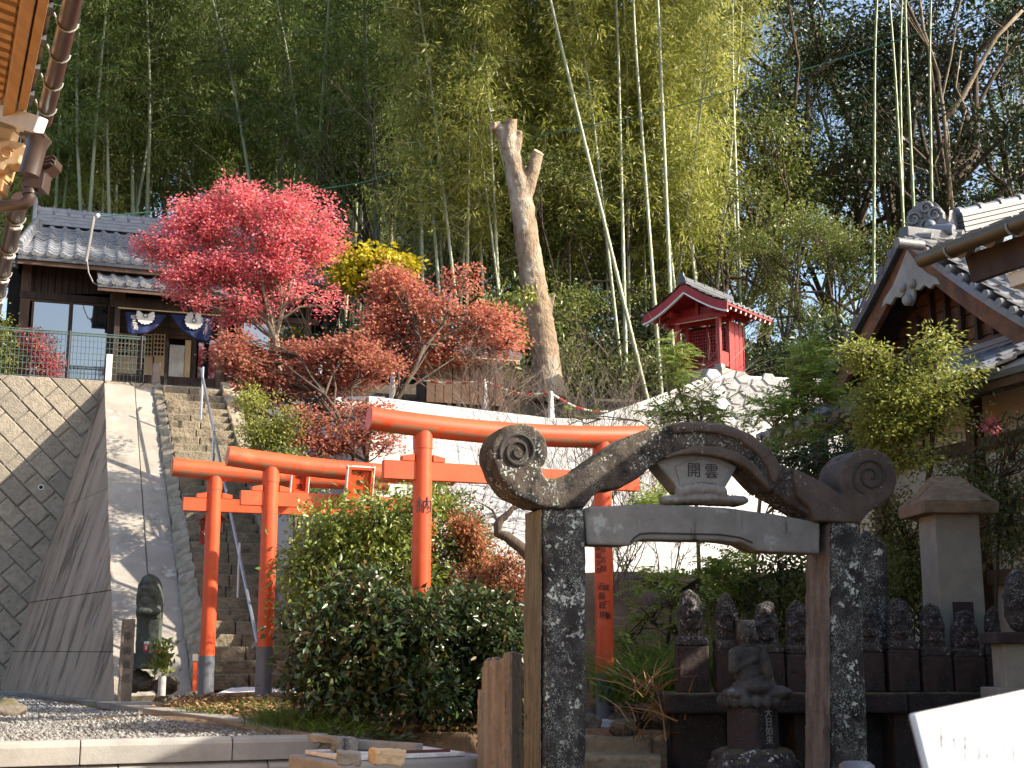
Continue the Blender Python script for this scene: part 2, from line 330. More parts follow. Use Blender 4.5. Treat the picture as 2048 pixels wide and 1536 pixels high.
mat('tile_old', (.21, .205, .195), (.145, .14, .135), 7, rough=.42, bump=.2, bscale=26, rnd=1, layers=[('n', (.14, .12, .09), 9, .58, .78), ('n', (.36, .34, .30), 6, .64, .8), ('r', (.17, .19, .24), .7, .5, 1)])
mat('copper_gutter', (.12, .095, .05), (.085, .07, .04), 6, rough=.4, bump=.05, metal=.3)
mat('gutter_brown', (.062, .04, .033), (.05, .032, .027), 8, rough=.3, bump=.03, spec=.6)
mat('steel', (.56, .57, .60), (.5, .51, .54), 4, rough=.28, bump=.02, metal=.75)
mat('fence_green', (.10, .15, .13), (.075, .115, .1), 4, rough=.45, bump=.02)
mat('fence_post', (.045, .04, .045), rough=.4, bump=.02)
mat('glass', (.02, .028, .035), (.02, .028, .035), 1, rough=.04, bump=0, spec=1.0).node_tree.nodes['Principled BSDF'].inputs['IOR'].default_value = 2.3
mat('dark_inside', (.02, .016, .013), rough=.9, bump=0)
mat('noren_blue', (.012, .025, .10), (.01, .018, .075), 5, rough=.85, bump=.2, bscale=60)
mat('cloth_white', (.78, .77, .72), rough=.9, bump=.1)
mat('post_brown', (.19, .165, .14), (.10, .085, .072), 5, rough=.93, bump=.7, bscale=18, bdist=.02, stretch=(3, 3, .5), layers=[('n', (.035, .03, .027), 4, .56, .7, (1, 1, .4)), ('v', (.42, .41, .36), 30, .14, .28)])
mat('bark', (.115, .085, .06), (.06, .044, .032), 6, rough=.95, bump=.9, bscale=14, bdist=.03, stretch=(2, 2, .5))
mat('bark_pale', (.30, .235, .165), (.19, .145, .10), 5, rough=.95, bump=.8, bscale=18, bdist=.03, stretch=(2, 2, .6))
mat('cut_trunk', (.33, .245, .16), (.22, .155, .10), 5, rough=.95, bump=1, bscale=20, bdist=.05, stretch=(1.6, 1.6, .7), layers=[('n', (.46, .40, .31), 2.2, .5, .66, (1, 1, .4)), ('n', (.13, .085, .05), 9, .58, .72), ('n', (.14, .16, .05), 3, .66, .8)])
mat('cut_wood', (.42, .30, .19), (.3, .2, .12), 14, rough=.9, bump=.2)
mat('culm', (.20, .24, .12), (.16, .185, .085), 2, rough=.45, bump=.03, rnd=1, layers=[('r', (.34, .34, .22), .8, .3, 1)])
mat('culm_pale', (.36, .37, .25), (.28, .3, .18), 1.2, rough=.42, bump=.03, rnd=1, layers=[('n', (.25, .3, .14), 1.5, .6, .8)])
mat('culm_green', (.20, .25, .11), (.16, .2, .08), 1.5, rough=.42, bump=.03, rnd=1)
mat('culm_node', (.30, .3, .22), rough=.7, bump=0)
mat('twig_brown', (.25, .17, .13), (.18, .12, .09), 6, rough=.9, bump=.3)
mat('twig_grey', (.27, .225, .17), (.19, .155, .115), 5, rough=.9, bump=.4)
mat('wire_green', (.06, .2, .13), rough=.5, bump=0)
mat('cable_grey', (.3, .29, .26), rough=.6, bump=0)
mat('chain_red', (.6, .03, .02), rough=.5, bump=0)
mat('sand_white', (.80, .79, .77), (.72, .71, .69), 12, rough=.95, bump=.4, bscale=60)
mat('sign_white', (.84, .85, .86), rough=.18, bump=0, coat=.4)
mat('sign_print', (.13, .14, .18), rough=.4, bump=0)
mat('can_red', (.55, .08, .05), rough=.3, bump=0)
mat('can_white', (.75, .72, .68), rough=.35, bump=0)
mat('slate_cap', (.11, .12, .15), (.09, .1, .125), 9, rough=.5, bump=.05)
mat('lamp_paper', (.66, .66, .6), rough=.6, bump=0)
mat('frp_tray', (.78, .77, .74), (.6, .58, .55), 14, rough=.9, bump=.5, bscale=40, layers=[('n', (.25, .18, .15), 6, .66, .8)])
mat('maroon', (.12, .03, .025), rough=.6, bump=.1)
mat('carving_shade', (.055, .052, .05), rough=.95, bump=0)  # dark tone standing in for shade inside carved lines and letters
mat('vase_white', (.6, .62, .6), rough=.35, bump=0)

leafmat('maple_red', [(.60, .10, .13), (.70, .20, .24), (.72, .27, .30), (.62, .10, .12), (.66, .22, .14)], .45, .55)
leafmat('maple_orange', [(.54, .17, .11), (.64, .28, .18), (.60, .20, .18), (.54, .27, .11), (.50, .11, .11)], .52, .6)
leafmat('yellow_leaf', [(.58, .42, .015), (.55, .46, .03), (.40, .38, .03)], .4, .5)
leafmat('bamboo_lit', [(.33, .36, .06), (.42, .43, .09), (.25, .29, .05), (.48, .46, .15), (.35, .39, .075)], .5, .42, spec=.5, objvar=.2)  # paler copy of the bamboo leaf, sunlight put into its colour
leafmat('bamboo_dark', [(.14, .20, .042), (.19, .25, .055), (.11, .16, .038), (.26, .27, .07)], .42, .45, objvar=.35)  # darker copy of the bamboo leaf, the grove's shade put into its colour
leafmat('broadleaf_dark', [(.022, .038, .014), (.035, .055, .018), (.028, .045, .02), (.055, .07, .022)], .3, .4, spec=.4, objvar=.3)  # green lowered to hold the shade of the right-hand trees
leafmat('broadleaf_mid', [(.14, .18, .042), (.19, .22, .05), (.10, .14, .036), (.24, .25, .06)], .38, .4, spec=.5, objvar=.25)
leafmat('camellia', [(.036, .066, .02), (.05, .088, .026), (.03, .055, .02), (.08, .115, .03), (.13, .075, .03)], .22, .33, spec=.45, objvar=.1)
leafmat('bush_bright', [(.17, .24, .042), (.24, .30, .05), (.12, .18, .038), (.32, .34, .065), (.20, .25, .042)], .34, .34, spec=.5, objvar=.1)
leafmat('yew_bright', [(.28, .32, .055), (.36, .38, .07), (.20, .25, .05), (.40, .36, .08)], .4, .45, objvar=.1)
leafmat('pinnate', [(.22, .31, .06), (.30, .38, .08), (.16, .25, .05), (.38, .40, .09)], .42, .45, objvar=.15)
leafmat('nandina', [(.13, .19, .06), (.17, .23, .065), (.10, .15, .055), (.24, .25, .08), (.34, .16, .06)], .36, .36, objvar=.1)
leafmat('nandina_red', [(.42, .13, .06), (.5, .18, .08), (.32, .14, .06), (.30, .2, .07)], .35, .5, objvar=.1)
leafmat('grass', [(.12, .20, .03), (.16, .26, .035), (.09, .16, .03), (.24, .25, .07)], .4, .45, objvar=.1)
leafmat('dry_leaf', [(.28, .15, .06), (.36, .22, .09), (.2, .1, .05), (.42, .3, .15)], .1, .8, objvar=.1)
# ================================================================ the lie of the land
random.seed(7); np.random.seed(7)
A_ = P(230, 1393, 17.9); B_ = P(209, 765, 25.6); C_ = P(0, 1376, 24.8)
LB = P(428, 1376, 18.1)                               # foot of the stairway, left end of the lowest riser
LT = P(322, 776, 25.9)                                # its top
SD = Vector((LT.x - LB.x, LT.y - LB.y, 0)).normalized(); SUU = Vector((SD.y, -SD.x, 0)); SYAW = atan2(SUU.y, SUU.x)
RB = PP(600, 1376, LB, SD)
ST_N = 31; ST_W = (RB - LB).dot(SUU); ST_RISE = (LT.z - LB.z) / ST_N; ST_RUN = (LT - LB).dot(SD) / ST_N
TOPZ = min(LT.z, B_.z) - .02
WALL_U = uv(B_)[0]; VB = uv(B_)[1]
W0 = P(1200, 1166, 19.5); WN = (V * 1 + Z * -.5)      # white terrace wall: leaning plane
wtop_px = [(512, 800), (560, 800), (722, 792), (738, 792), (900, 812), (1100, 836), (1180, 838), (1300, 797), (1425, 749), (1640, 758), (1760, 800)]
W0B = W0 + V * 2.6
WTOP = [PP(x, y, W0B if x < 730 else W0, WN) for x, y in wtop_px]
WTU = [uv(p) for p in WTOP]
KA = PZ(0, 1494, 0.0); KB = PZ(680, 1478, 0.0)        # inner edge of the kerb that holds the gravel
KD = (KB - KA).normalized(); KN = Vector((-KD.y, KD.x, 0))
def smooth(a, b, x): t = min(1, max(0, (x - a) / (b - a))); return t * t * (3 - 2 * t)
def wallz(u):
    us = [w[0] for w in WTU]; return float(np.interp(u, us, [p.z for p in WTOP])), float(np.interp(u, us, [w[1] for w in WTU]))
USPLIT = (WTU[2][0] + WTU[3][0]) / 2
SU0, SU1 = uv(LB)[0], uv(RB)[0]; SV0 = uv(LB)[1]; SV1 = uv(LT)[1]
def hgt(x, y):
    p = Vector((x, y, 0)); u, v = uv(p)
    side = (p - KA).dot(KN)                            # metres behind the kerb line
    right = smooth(-.6, .3, x - (.16 + .0 * y))
    near = -0.9
    if side < 0: return near
    g = (.05 + .21 * smooth(-4.7, -3.3, x)) * smooth(11.5, 17.2, y)
    # right part: garden rising from the court to the foot of the wall
    gr = -.5 + .5 * smooth(11.2, 13.4, y); gr = gr + (max(gr, -.75 + .72 * smooth(10.5, 12.4, y)) - gr) * (1 - smooth(1.5, 1.9, x)); gr = gr + .06 * smooth(14, 17, y) + 1.72 * smooth(15.2, 18.6, y)
    g = g * (1 - right) + gr * right
    vw0 = 18.1
    if u < SU0 - .1:                                   # left of the stairs: low ground, then behind the retaining wall
        base = g if v < VB - 1.0 else TOPZ - .12
        if v >= VB + .5: base = TOPZ - .1
        elif v > VB - 1.0: base = g
        h = base
    elif u < SU1 + .5:                                 # under the stairs
        t = (v - SV0) / (SV1 - SV0); h = g if t < 0 else min(TOPZ - .1, g + t * (TOPZ - g) - .25)
        h = max(h, min(g, .2)) if t < .1 else h
    else:
        zt, vt = wallz(u); foot = 17.9 + (2.6 if u < USPLIT else 0)
        if v < foot: h = g
        elif v < vt + .25: h = min(g, zt - .3)
        elif v >= foot: h = zt - .12 + (TOPZ - zt) * smooth(vt + 1.2, vt + 5.0, v)
        t = (v - SV0) / (SV1 - SV0)
        if u < SU1 + 1.5 and 0 < t < 1: h = max(h, (g + t * (TOPZ - g) - .2) * (1 - smooth(SU1 + .35, SU1 + 1.4, u)))
    hill = smooth(VB + 5, VB + 26, v) * (5.5 - 3.2 * smooth(-2, 16, u)) + .02 * max(0, v - VB - 26)
    if v > VB + 4: h = h + hill
    return h
xs = np.concatenate([np.array([-400, -150, -60, -32]), np.arange(-24, 24.01, .4), np.array([32, 60, 150, 400])])
ys = np.concatenate([np.array([-60, -10, 0, 5]), np.arange(8, 44, .4), np.arange(44, 80, 3), np.array([110, 200, 500])])
vv = []; rng = np.random.RandomState(3)
for y in ys:
    for x in xs:
        h = hgt(x, y)
        if y > 11: h += mnoise.noise((x * .9, y * .9, 0)) * .05
        vv.append((x, y, h))
nx = len(xs); ff = np.array([[j * nx + i, j * nx + i + 1, (j + 1) * nx + i + 1, (j + 1) * nx + i] for j in range(len(ys) - 1) for i in range(nx - 1)])
me = npmesh('ground', np.array(vv), ff, MATS['soil'], True); me.materials.append(MATS['forest_floor'])
cen = np.array(vv)[ff].mean(1); me.polygons.foreach_set('material_index', ((cen[:, 1] > 22) | (cen[:, 1] < 0)).astype(np.int32))
link('ground', me, kind='structure')

# gravel court: a sheet of ground with loose stones on it
def PG(px, py, dz=.02):                                 # where a line of sight meets the ground
    r = ray(px, py); e = Vector((0, 0, EYE)); y = 9.0; last = None
    while y < 24:
        p = e + r * (y / r.y)
        if p.z < hgt(p.x, p.y) + dz and (p - KA).dot(KN) > 0: return Vector((p.x, p.y, hgt(p.x, p.y) + dz))
        y += .04
    return p
gpx = [(690, 1481), (610, 1480), (450, 1456), (310, 1436), (170, 1414), (50, 1396), (-40, 1386), (-260, 1384)]
gfar = [PG(x, y) for x, y in gpx]
gpts = [KA - KD * 6, KA, KB] + gfar[1:]; gpts = [Vector((p.x, p.y, 0)) for p in gpts]
mb = MB(); cols_ = []
for k, p in enumerate(gfar):
    t = (len(gfar) - 1 - k) / (len(gfar) - 1); a = KA - KD * 3.5 + (KB - KA + KD * 3.5) * t; col_ = [a.lerp(Vector((p.x, p.y, 0)), i / 10) for i in range(11)]; cols_ += [Vector((q.x, q.y, (hgt(q.x, q.y) if (q - KA).dot(KN) > 0 else 0) + .014)) for q in col_]
mb.add(cols_, [(k * 11 + i, k * 11 + i + 1, k * 11 + i + 12, k * 11 + i + 11) for k in range(len(gfar) - 1) for i in range(10)]); mb.obj('gravel_court', MATS['gravel_ground'], kind='structure')
def inside(poly, x, y):
    c = False; j = len(poly) - 1
    for i in range(len(poly)):
        a, b = poly[i], poly[j]
        if (a.y > y) != (b.y > y) and x < (b.x - a.x) * (y - a.y) / (b.y - a.y) + a.x: c = not c
        j = i
    return c
octv = np.array([[1, 0, 0], [0, 1, 0], [-1, 0, 0], [0, -1, 0], [0, 0, 1], [0, 0, -1]], float)
octf = np.array([[0, 1, 4], [1, 2, 4], [2, 3, 4], [3, 0, 4], [1, 0, 5], [2, 1, 5], [3, 2, 5], [0, 3, 5]])
def stones(name, poly, n, r0, r1, zf, m, **pr):
    x0, x1 = min(p.x for p in poly), max(p.x for p in poly); y0, y1 = min(p.y for p in poly), max(p.y for p in poly)
    pts = []
    while len(pts) < n:
        x, y = rng.uniform(max(x0, -9), x1), rng.uniform(y0, y1)
        if inside(poly, x, y): pts.append((x, y, zf(x, y)))
    pts = np.array(pts); r = rng.uniform(r0, r1, n) ** 1
    sc = r[:, None, None] * rng.uniform(.6, 1.3, (n, 1, 3)) * np.array([1, 1, .6])
    v = octv[None] * sc; v += rng.normal(0, .18, v.shape) * r[:, None, None]
    th = rng.uniform(0, 6.28, n); c, s = np.cos(th)[:, None], np.sin(th)[:, None]
    v = np.stack([v[..., 0] * c - v[..., 1] * s, v[..., 0] * s + v[..., 1] * c, v[..., 2]], -1) + pts[:, None]
    f = octf[None] + (np.arange(n) * 6)[:, None, None]
    return link(name, npmesh(name, v.reshape(-1, 3), f.reshape(-1, 3), m), kind='stuff', **pr)
stones('gravel', gpts, 26000, .012, .03, lambda x, y: max(0, hgt(x, y)) + .02, MATS['gravel_stone'], label='loose grey gravel spread over the court behind the kerb')
# paved strip between gravel and soil: slabs one by one
strip = thing('slab_path', 'narrow strip of beige paving slabs edging the gravel court', 'path', PG(300, 1420))
cl = [PG(x, y) for x, y in ((-60, 1382), (60, 1386), (190, 1400), (330, 1419), (470, 1437), (600, 1462), (690, 1480))]
for i in range(len(cl) - 1):
    a, b = cl[i], cl[i + 1]; d = (b - a); n_ = max(1, round(d.length / .62))
    for k in range(n_):
        p0 = a + d * (k / n_) + d.normalized() * .001; p1 = a + d * ((k + 1) / n_) - d.normalized() * .012
        q = Vector((-d.y, d.x, 0)).normalized() * (.26 + .02 * random.random())
        z0 = Vector((0, 0, .022 + random.uniform(-.004, .006)))
        mb = MB(); mb.prism([p0 - q + z0, p1 - q + z0, p1 + q + z0, p0 + q + z0], (0, 0, -.08)); mb.obj('slab', MATS['path_slab'], strip, bevel=.006)
# kerb: two courses of precast concrete
kerb = thing('kerb_wall', 'low grey concrete kerb of two courses holding back the gravel', 'kerb', KA)
L_ = (KB - KA).length + .02
for course, zt in enumerate((.045, -.15)):
    x0 = -3.0 + course * .3
    while x0 < L_:
        x1 = min(x0 + 1.2, L_); a = KA + KD * x0; b = KA + KD * (x1 - .008); off = KN * (-.17 - .015 * course)
        zt_ = zt + random.uniform(-.003, .003); zb = zt - .188
        prof = [(0, zt_), (-.10, zt_), (-.135, zt_ - .02), (-.15 - .012 * course, zt_ - .05), (-.155 - .012 * course, zb), (0, zb)]
        mb = MB(); mb.prism([a + KN * q + Z * (z - a.z) for q, z in prof], (b - a)); mb.obj('kerb_block', MATS['kerb_concrete'], kerb, bevel=.006); x0 += 1.2
    if course: 
        mb = MB(); a = KA + KD * -3 + KN * -.1; mb.beam(a + Z * -.62, a + KD * (L_ + 3) + Z * -.62, .16, .54); mb.obj('footing', MATS['kerb_concrete'], kerb)

# ================================================================ retaining wall of set concrete blocks
rw = thing('retaining_wall', 'tall leaning retaining wall of diagonal textured concrete blocks', 'wall', (C_.x, C_.y, 0))
dn = (B_ - C_); up = (dn - U * dn.dot(U)).normalized(); wn_ = U.cross(up).normalized()
if wn_.y > 0: wn_ = -wn_
def wl_(s, t, h=0): return B_ + U * s + up * t + wn_ * h
T_top = 0.03; T_bot = -((B_.z + .2) / up.z)
mb = MB(); mb.prism([wl_(-7, T_top, -.02), wl_(3.2, T_top, -.02), wl_(3.2, T_bot, -.02), wl_(-7, T_bot, -.02)], wn_ * -.3); mb.obj('backing', MATS['joint_grey'], rw)
def clip(poly, f):
    out = []
    for i in range(len(poly)):
        a, b = poly[i], poly[(i + 1) % len(poly)]; fa, fb = f(a), f(b)
        if fa >= 0: out.append(a)
        if fa * fb < 0: k = fa / (fa - fb); out.append((a[0] + (b[0] - a[0]) * k, a[1] + (b[1] - a[1]) * k))
    return out
ba, bb = .50, .345; c45 = sqrt(.5)
for i in range(-22, 22):
    for j in range(-22, 22):
        o1 = i * ba + (j % 2) * ba / 2; o2 = j * bb
        g = .009
        q = [(o1 + g, o2 + g), (o1 + ba - g, o2 + g), (o1 + ba - g, o2 + bb - g), (o1 + g, o2 + bb - g)]
        q = [((a + b) * c45 * -1 + 0, (a - b) * c45) for a, b in q]
        cx = sum(p[0] for p in q) / 4; cy_ = sum(p[1] for p in q) / 4
        if not (-3.2 < cx < 1.1 and T_bot < cy_ < .4): continue
        if cx > -.3 + .02 * cy_ and cy_ < -1.0: continue
        q = clip(q, lambda p: T_top - p[1])
        if len(q) < 3: continue
        ar = abs(sum(q[k][0] * q[(k + 1) % len(q)][1] - q[(k + 1) % len(q)][0] * q[k][1] for k in range(len(q)))) / 2
        if ar < .004: continue
        mx, my = sum(p[0] for p in q) / len(q), sum(p[1] for p in q) / len(q); hh = random.uniform(.012, .03)
        outer = [wl_(s, t, -.05) for s, t in q]; ed = [wl_(s, t, .004) for s, t in q]; inn = [wl_(mx + (s - mx) * .9, my + (t - my) * .9, hh) for s, t in q]
        n_ = len(q); mb = MB(); mb.add(outer + ed + inn, [(k, (k + 1) % n_, n_ + (k + 1) % n_, n_ + k) for k in range(n_)] + [(n_ + k, n_ + (k + 1) % n_, 2 * n_ + (k + 1) % n_, 2 * n_ + k) for k in range(n_)] + [tuple(range(2 * n_, 3 * n_))])
        mb.obj('block', MATS['wall_block'], rw)
hp = PP(82, 975, B_, wn_)
mb = MB(); mb.tube([hp - wn_ * .05, hp + wn_ * .04], .055, 12); mb.obj('drain_collar', MATS['white_paint'], rw)
mb = MB(); mb.tube([hp + wn_ * .03, hp + wn_ * .045], .035, 12); mb.obj('drain_shade_disc', MATS['dark_inside'], rw)  # solid dark disc painted as the shade inside the pipe

# ================================================================ concrete buttress beside the stairs
bt = thing('stair_buttress', 'long sloping concrete buttress with shaded flank left of the stone steps', 'buttress', (A_.x, A_.y, 0))
E_ = P(386, 1388, 18.3); bn_ = (B_ - A_).cross(E_ - A_).normalized(); bn_ = bn_ if bn_.z > 0 else -bn_
G_ = PP(306, 768, A_, bn_)
M0 = PP(269, 766, A_, bn_); M1 = PP(312, 1390, A_, bn_)
def low(p, z=-.3): return Vector((p.x, p.y, z))
cr = Vector((0, 0, -1)) * .35
mb = MB(); mb.prism([A_, M1 - U * .006, M0 - U * .006, B_], bn_ * -.4); mb.obj('sloping_slab', MATS['concrete'], bt, bevel=.01)
mb = MB(); mb.prism([M1 + U * .008 - bn_ * .02, E_ - bn_ * .02, G_ - bn_ * .02, M0 + U * .008 - bn_ * .02], bn_ * -.4); mb.obj('sloping_slab', MATS['concrete'], bt, bevel=.01)
fn = (B_ - A_).cross(C_ - A_).normalized(); fn = fn if fn.x < 0 else -fn
def onedge(p, q, z): t = (z - p.z) / (q.z - p.z); return p + (q - p) * t
Cx = A_ + (C_ - A_) * 1.15; Bx = B_ + (C_ - B_) * 0 
zz = [A_.z - .25] + [onedge(A_, B_, 0).z * 0 + PP(226, y, A_, fn).z for y in (1304, 1180, 973)] + [B_.z - .002]
for k in range(4):
    z0, z1 = zz[k] + (.006 if k else 0), zz[k + 1] - .006
    pts = [onedge(A_, B_, z0), onedge(A_, B_, z1), onedge(Cx, B_, z1), onedge(Cx, B_, z0)]
    mb = MB(); mb.prism([p + fn * (.0 if k % 2 else .006) for p in pts], fn * -.25); mb.obj('flank_panel', MATS['concrete_side'], bt)
mb = MB(); mb.add([A_ - bn_ * .1, E_ - bn_ * .1, G_ - bn_ * .1, B_ - bn_ * .1, low(A_), low(E_), low(G_), low(B_)], [(0, 1, 2, 3), (1, 5, 6, 2), (0, 4, 5, 1)]); mb.obj('core', MATS['concrete'], bt)

# ================================================================ the stone stairway
st = thing('stone_stairway', 'steep flight of worn mossy stone steps climbing to the tiled hall', 'steps', (LB.x, LB.y, LB.z))
for i in range(ST_N):
    p = LB + SD * (ST_RUN * i) + Z * (ST_RISE * i)
    cuts = [0, random.uniform(.35, .65), 1] if ST_W > .8 else [0, 1]
    for a, b in zip(cuts, cuts[1:]):
        w = ST_W * (b - a) - .012; c = p + SUU * (ST_W * (a + b) / 2) + SD * (ST_RUN / 2 + .06 + random.uniform(-.012, .012)) + Z * (ST_RISE / 2 - .02 + random.uniform(-.008, .008))
        mb = MB(); mb.box(c, (w, ST_RUN + .14, ST_RISE + .03), rot(SYAW + random.uniform(-.012, .012), 0, random.uniform(-.01, .01))); mb.obj('step', MATS['step_stone'], st, bevel=.018)
curbs = []
for side in (0, 1):
    nn = 38
    for k in range(nn):
        t0, t1 = k / nn, (k + 1) / nn - .004
        if side == 0: a0, a1 = E_ + (G_ - E_) * t0, E_ + (G_ - E_) * t1; b0, b1 = LB + (LT - LB) * t0, LB + (LT - LB) * t1
        else:
            b0, b1 = LB + (LT - LB) * t0 + SUU * ST_W, LB + (LT - LB) * t1 + SUU * ST_W; a0, a1 = b0 + SUU * .28, b1 + SUU * .28
        j = [Vector((random.uniform(-.02, .02), random.uniform(-.02, .02), random.uniform(-.02, .05))) for _ in range(4)]
        lift = Z * (.10 if side == 0 else .2)
        top = [a0 + j[0] + lift * (.2 if side == 0 else 1), b0 + j[1] + lift, b1 + j[2] + lift, a1 + j[3] + lift * (.2 if side == 0 else 1)]
        mb = MB(); mb.prism(top, (0, 0, -.5)); mb.obj('curb_stone', MATS['curb_stone'], st, bevel=.02)
# handrail
R0 = PP(515, 1374, LB - SD * .12, SD)
hr = thing('handrail', 'thin steel handrail running down the middle of the stone steps', 'handrail', R0)
rp = [PP(x, y, R0, SUU) for x, y in ((514, 1282), (402, 738))]
tops = rp + [rp[1] + SD * .25 + Z * .06, rp[1] + SD * .3 - Z * .25]
mb = MB(); mb.tube([rp[0] - SD * .03 - Z * .03] + tops[:3], .024, 8); mb.obj('rail', MATS['steel'], hr, auto=50)
for x, y0, y1 in ((515, 1282, 1374), (475, 1085, 1206), (425, 848, 926), (402, 738, 832)):
    t = PP(x, y0, R0, SUU); b = PP(x, y1, R0, SUU); mb = MB(); mb.tube([Vector((b.x, b.y, b.z - .06)), Vector((b.x, b.y, t.z - .02))], .021, 8); mb.obj('post', MATS['steel'], hr, auto=50)
mb = MB(); a = rp[0] - Z * .03; mb.beam(PP(505, 1290, R0, SUU) - Z * .02, a, .03, .07); mb.obj('rail_end', MATS['steel'], hr)

# ================================================================ mesh fence on the wall
FP = B_ + V * .28
fe = thing('mesh_fence', 'green welded mesh fence with dark posts on top of the retaining wall', 'fence', PP(140, 757, FP, V))
z0f = TOPZ - .0; lf = PP(-30, 700, FP, V); rf = PP(290, 700, FP, V); mf = PP(138, 700, FP, V)
ztop = PP(138, 664, FP, V).z
for pu in (-30, 138, 283):
    p = PP(pu, 700, FP, V); mb = MB(); mb.tube([Vector((p.x, p.y, z0f - .3)), Vector((p.x, p.y, ztop + .03))], .022, 8); mb.obj('fence_post', MATS['fence_post'], fe, auto=50)
for a, b in ((lf, mf), (mf, rf)):
    mb = MB(); n_ = int((b - a).length / .075)
    for k in range(n_ + 1):
        p = a + (b - a) * (k / n_); mb.tube([Vector((p.x, p.y, z0f + .04)), Vector((p.x, p.y, ztop))], .0065, 4)
    for k in range(9):
        z = z0f + .05 + (ztop - z0f - .08) * k / 8; p, q = Vector((a.x, a.y, z)), Vector((b.x, b.y, z)); mb.tube([p, q], .0065, 4)
    for z in (ztop, ztop - .05): mb.tube([Vector((a.x, a.y, z)), Vector((b.x, b.y, z))], .012, 5)
    mb.obj('mesh_panel', MATS['fence_green'], fe)
def post_stone(name, label, cat, px, y0, y1, wpx, pt, m, D=None, top=.85, bev=.02, rough=True):
    p = PP(px, y1, pt, V); t = PP(px, y0, pt, V); w = wpx / F * p.y
    o = thing(name, label, cat, (p.x, p.y, p.z), YAW); mb = MB(); mb.box((p.x, p.y, (p.z + t.z) / 2), (w, w * .8, t.z - p.z), rot(YAW), top=top)
    q = mb.obj('shaft', m, o, bevel=bev)
    if rough: weather(q, None, .012, .1, 3)
    return o
post_stone('marker_post', 'slim white marker post at the corner of the mesh fence', 'post', 216, 709, 762, 12, FP - V * .1, MATS['white_paint'], top=1, bev=.006, rough=False)
post_stone('stone_post', 'stubby pale lichened stone post at the head of the stairs', 'post', 311, 726, 772, 18, LT + V * .1, MATS['stele_marker'])

# ================================================================ white terrace wall and hexagon facing
ww = thing('terrace_wall', 'bright white rendered terrace wall below the cut tree', 'wall', (W0.x, W0.y, 0))
wb = [PP(x, y, W0, WN) for x, y in ((1760, 1186), (1300, 1184), (1080, 1184), (1000, 1300), (738, 1300))]
wb2 = [PP(x, y, W0B, WN) for x, y in ((760, 1240), (570, 1200), (540, 990))]
hexi = [i for i, p in enumerate(wtop_px)]
poly = WTOP[3:] + wb
nW = WN.normalized(); nW = nW if nW.y < 0 else -nW
for pl2 in (poly, WTOP[:3] + [PP(770, 792, W0B, WN)] + wb2): mb = MB(); mb.prism(pl2, -nW * .35); mb.obj('face', MATS['white_render'], ww)
a, b = WTOP[3], PP(770, 792, W0B, WN); mb = MB(); mb.prism([a - nW * .02, WTOP[3] + V * 2.6, Vector((b.x, b.y, .2)), wb[-1] - nW * .02], U * .25); mb.obj('return_wall', MATS['white_render'], ww)
# hexagonal concrete pieces on the right end
hx = [(1428, 752), (1638, 760), (1600, 800), (1520, 850), (1440, 870), (1400, 860), (1330, 858), (1300, 830), (1340, 800)]
hxp = [PP(x, y, W0, WN) for x, y in hx]; upw = (Z - nW * Z.dot(nW)).normalized(); sw = upw.cross(nW).normalized()
org = hxp[0]; h2 = [((p - org).dot(sw), (p - org).dot(upw)) for p in hxp]
class _p: 
    def __init__(s, a): s.x, s.y = a
hpoly = [_p(a) for a in h2]; a_ = .175
for i in range(-8, 30):
    for j in range(-20, 6):
        cx, cy_ = i * a_ * 1.5, (j + (i % 2) / 2) * a_ * sqrt(3)
        for sg in (1, -1):
            if sg == -1: cx = -cx
            if sg == -1 and i == 0: continue
            if not inside(hpoly, cx, cy_): continue
            vs_ = [(cx + (a_ - .017) * cos(k * pi / 3), cy_ + (a_ - .017) * sin(k * pi / 3)) for k in range(6)]
            base = [org + sw * a + upw * b + nW * .003 for a, b in vs_]
            mb = MB(); inn = [org + sw * (cx + (a - cx) * .86) + upw * (cy_ + (b - cy_) * .86) + nW * .03 for a, b in vs_]
            mb.add(base + inn, [(k, (k + 1) % 6, 6 + (k + 1) % 6, 6 + k) for k in range(6)] + [tuple(range(6, 12))]); mb.obj('hexagon_block', MATS['white_block'], ww)
mb = MB(); cxm = sum(a for a, b in h2) / len(h2); cym = sum(b for a, b in h2) / len(h2)
mb.add([org + sw * (cxm + (a - cxm) * .97) + upw * (cym + (b - cym) * .97) + nW * .002 for a, b in h2], [tuple(range(len(h2)))]); mb.obj('joint_bed', MATS['joint_grey'], ww)
# ================================================================ roof tiles
def tile_mesh(name, w, l, m, disc=False, amp=.05, th=.022):
    prof = [(0, .8), (.1, 1.0), (.22, .85), (.36, .25), (.52, 0), (.7, -.05), (.88, .2), (1.0, .75)]
    mb = MB(); L = l * 1.16; n_ = len(prof); rows = []
    for y, dz in ((0, .028), (L, 0)):
        rows.append([(x * w, y, z * amp + dz) for x, z in prof])
    low_ = [(x, y, z - th) for x, y, z in rows[0]]
    mb.add(rows[0] + rows[1] + low_, [(i, i + 1, n_ + i + 1, n_ + i) for i in range(n_ - 1)] + [(2 * n_ + i, 2 * n_ + i + 1, i + 1, i) for i in range(n_ - 1)])
    if disc:
        mb.tube([(.1 * w, -.035, amp * .62), (.1 * w, .06, amp * .62)], amp * 1.05, 10); mb.box((.6 * w, -.005, -.012), (.75 * w, .02, .05))
    return mb.mesh(name, m, False)
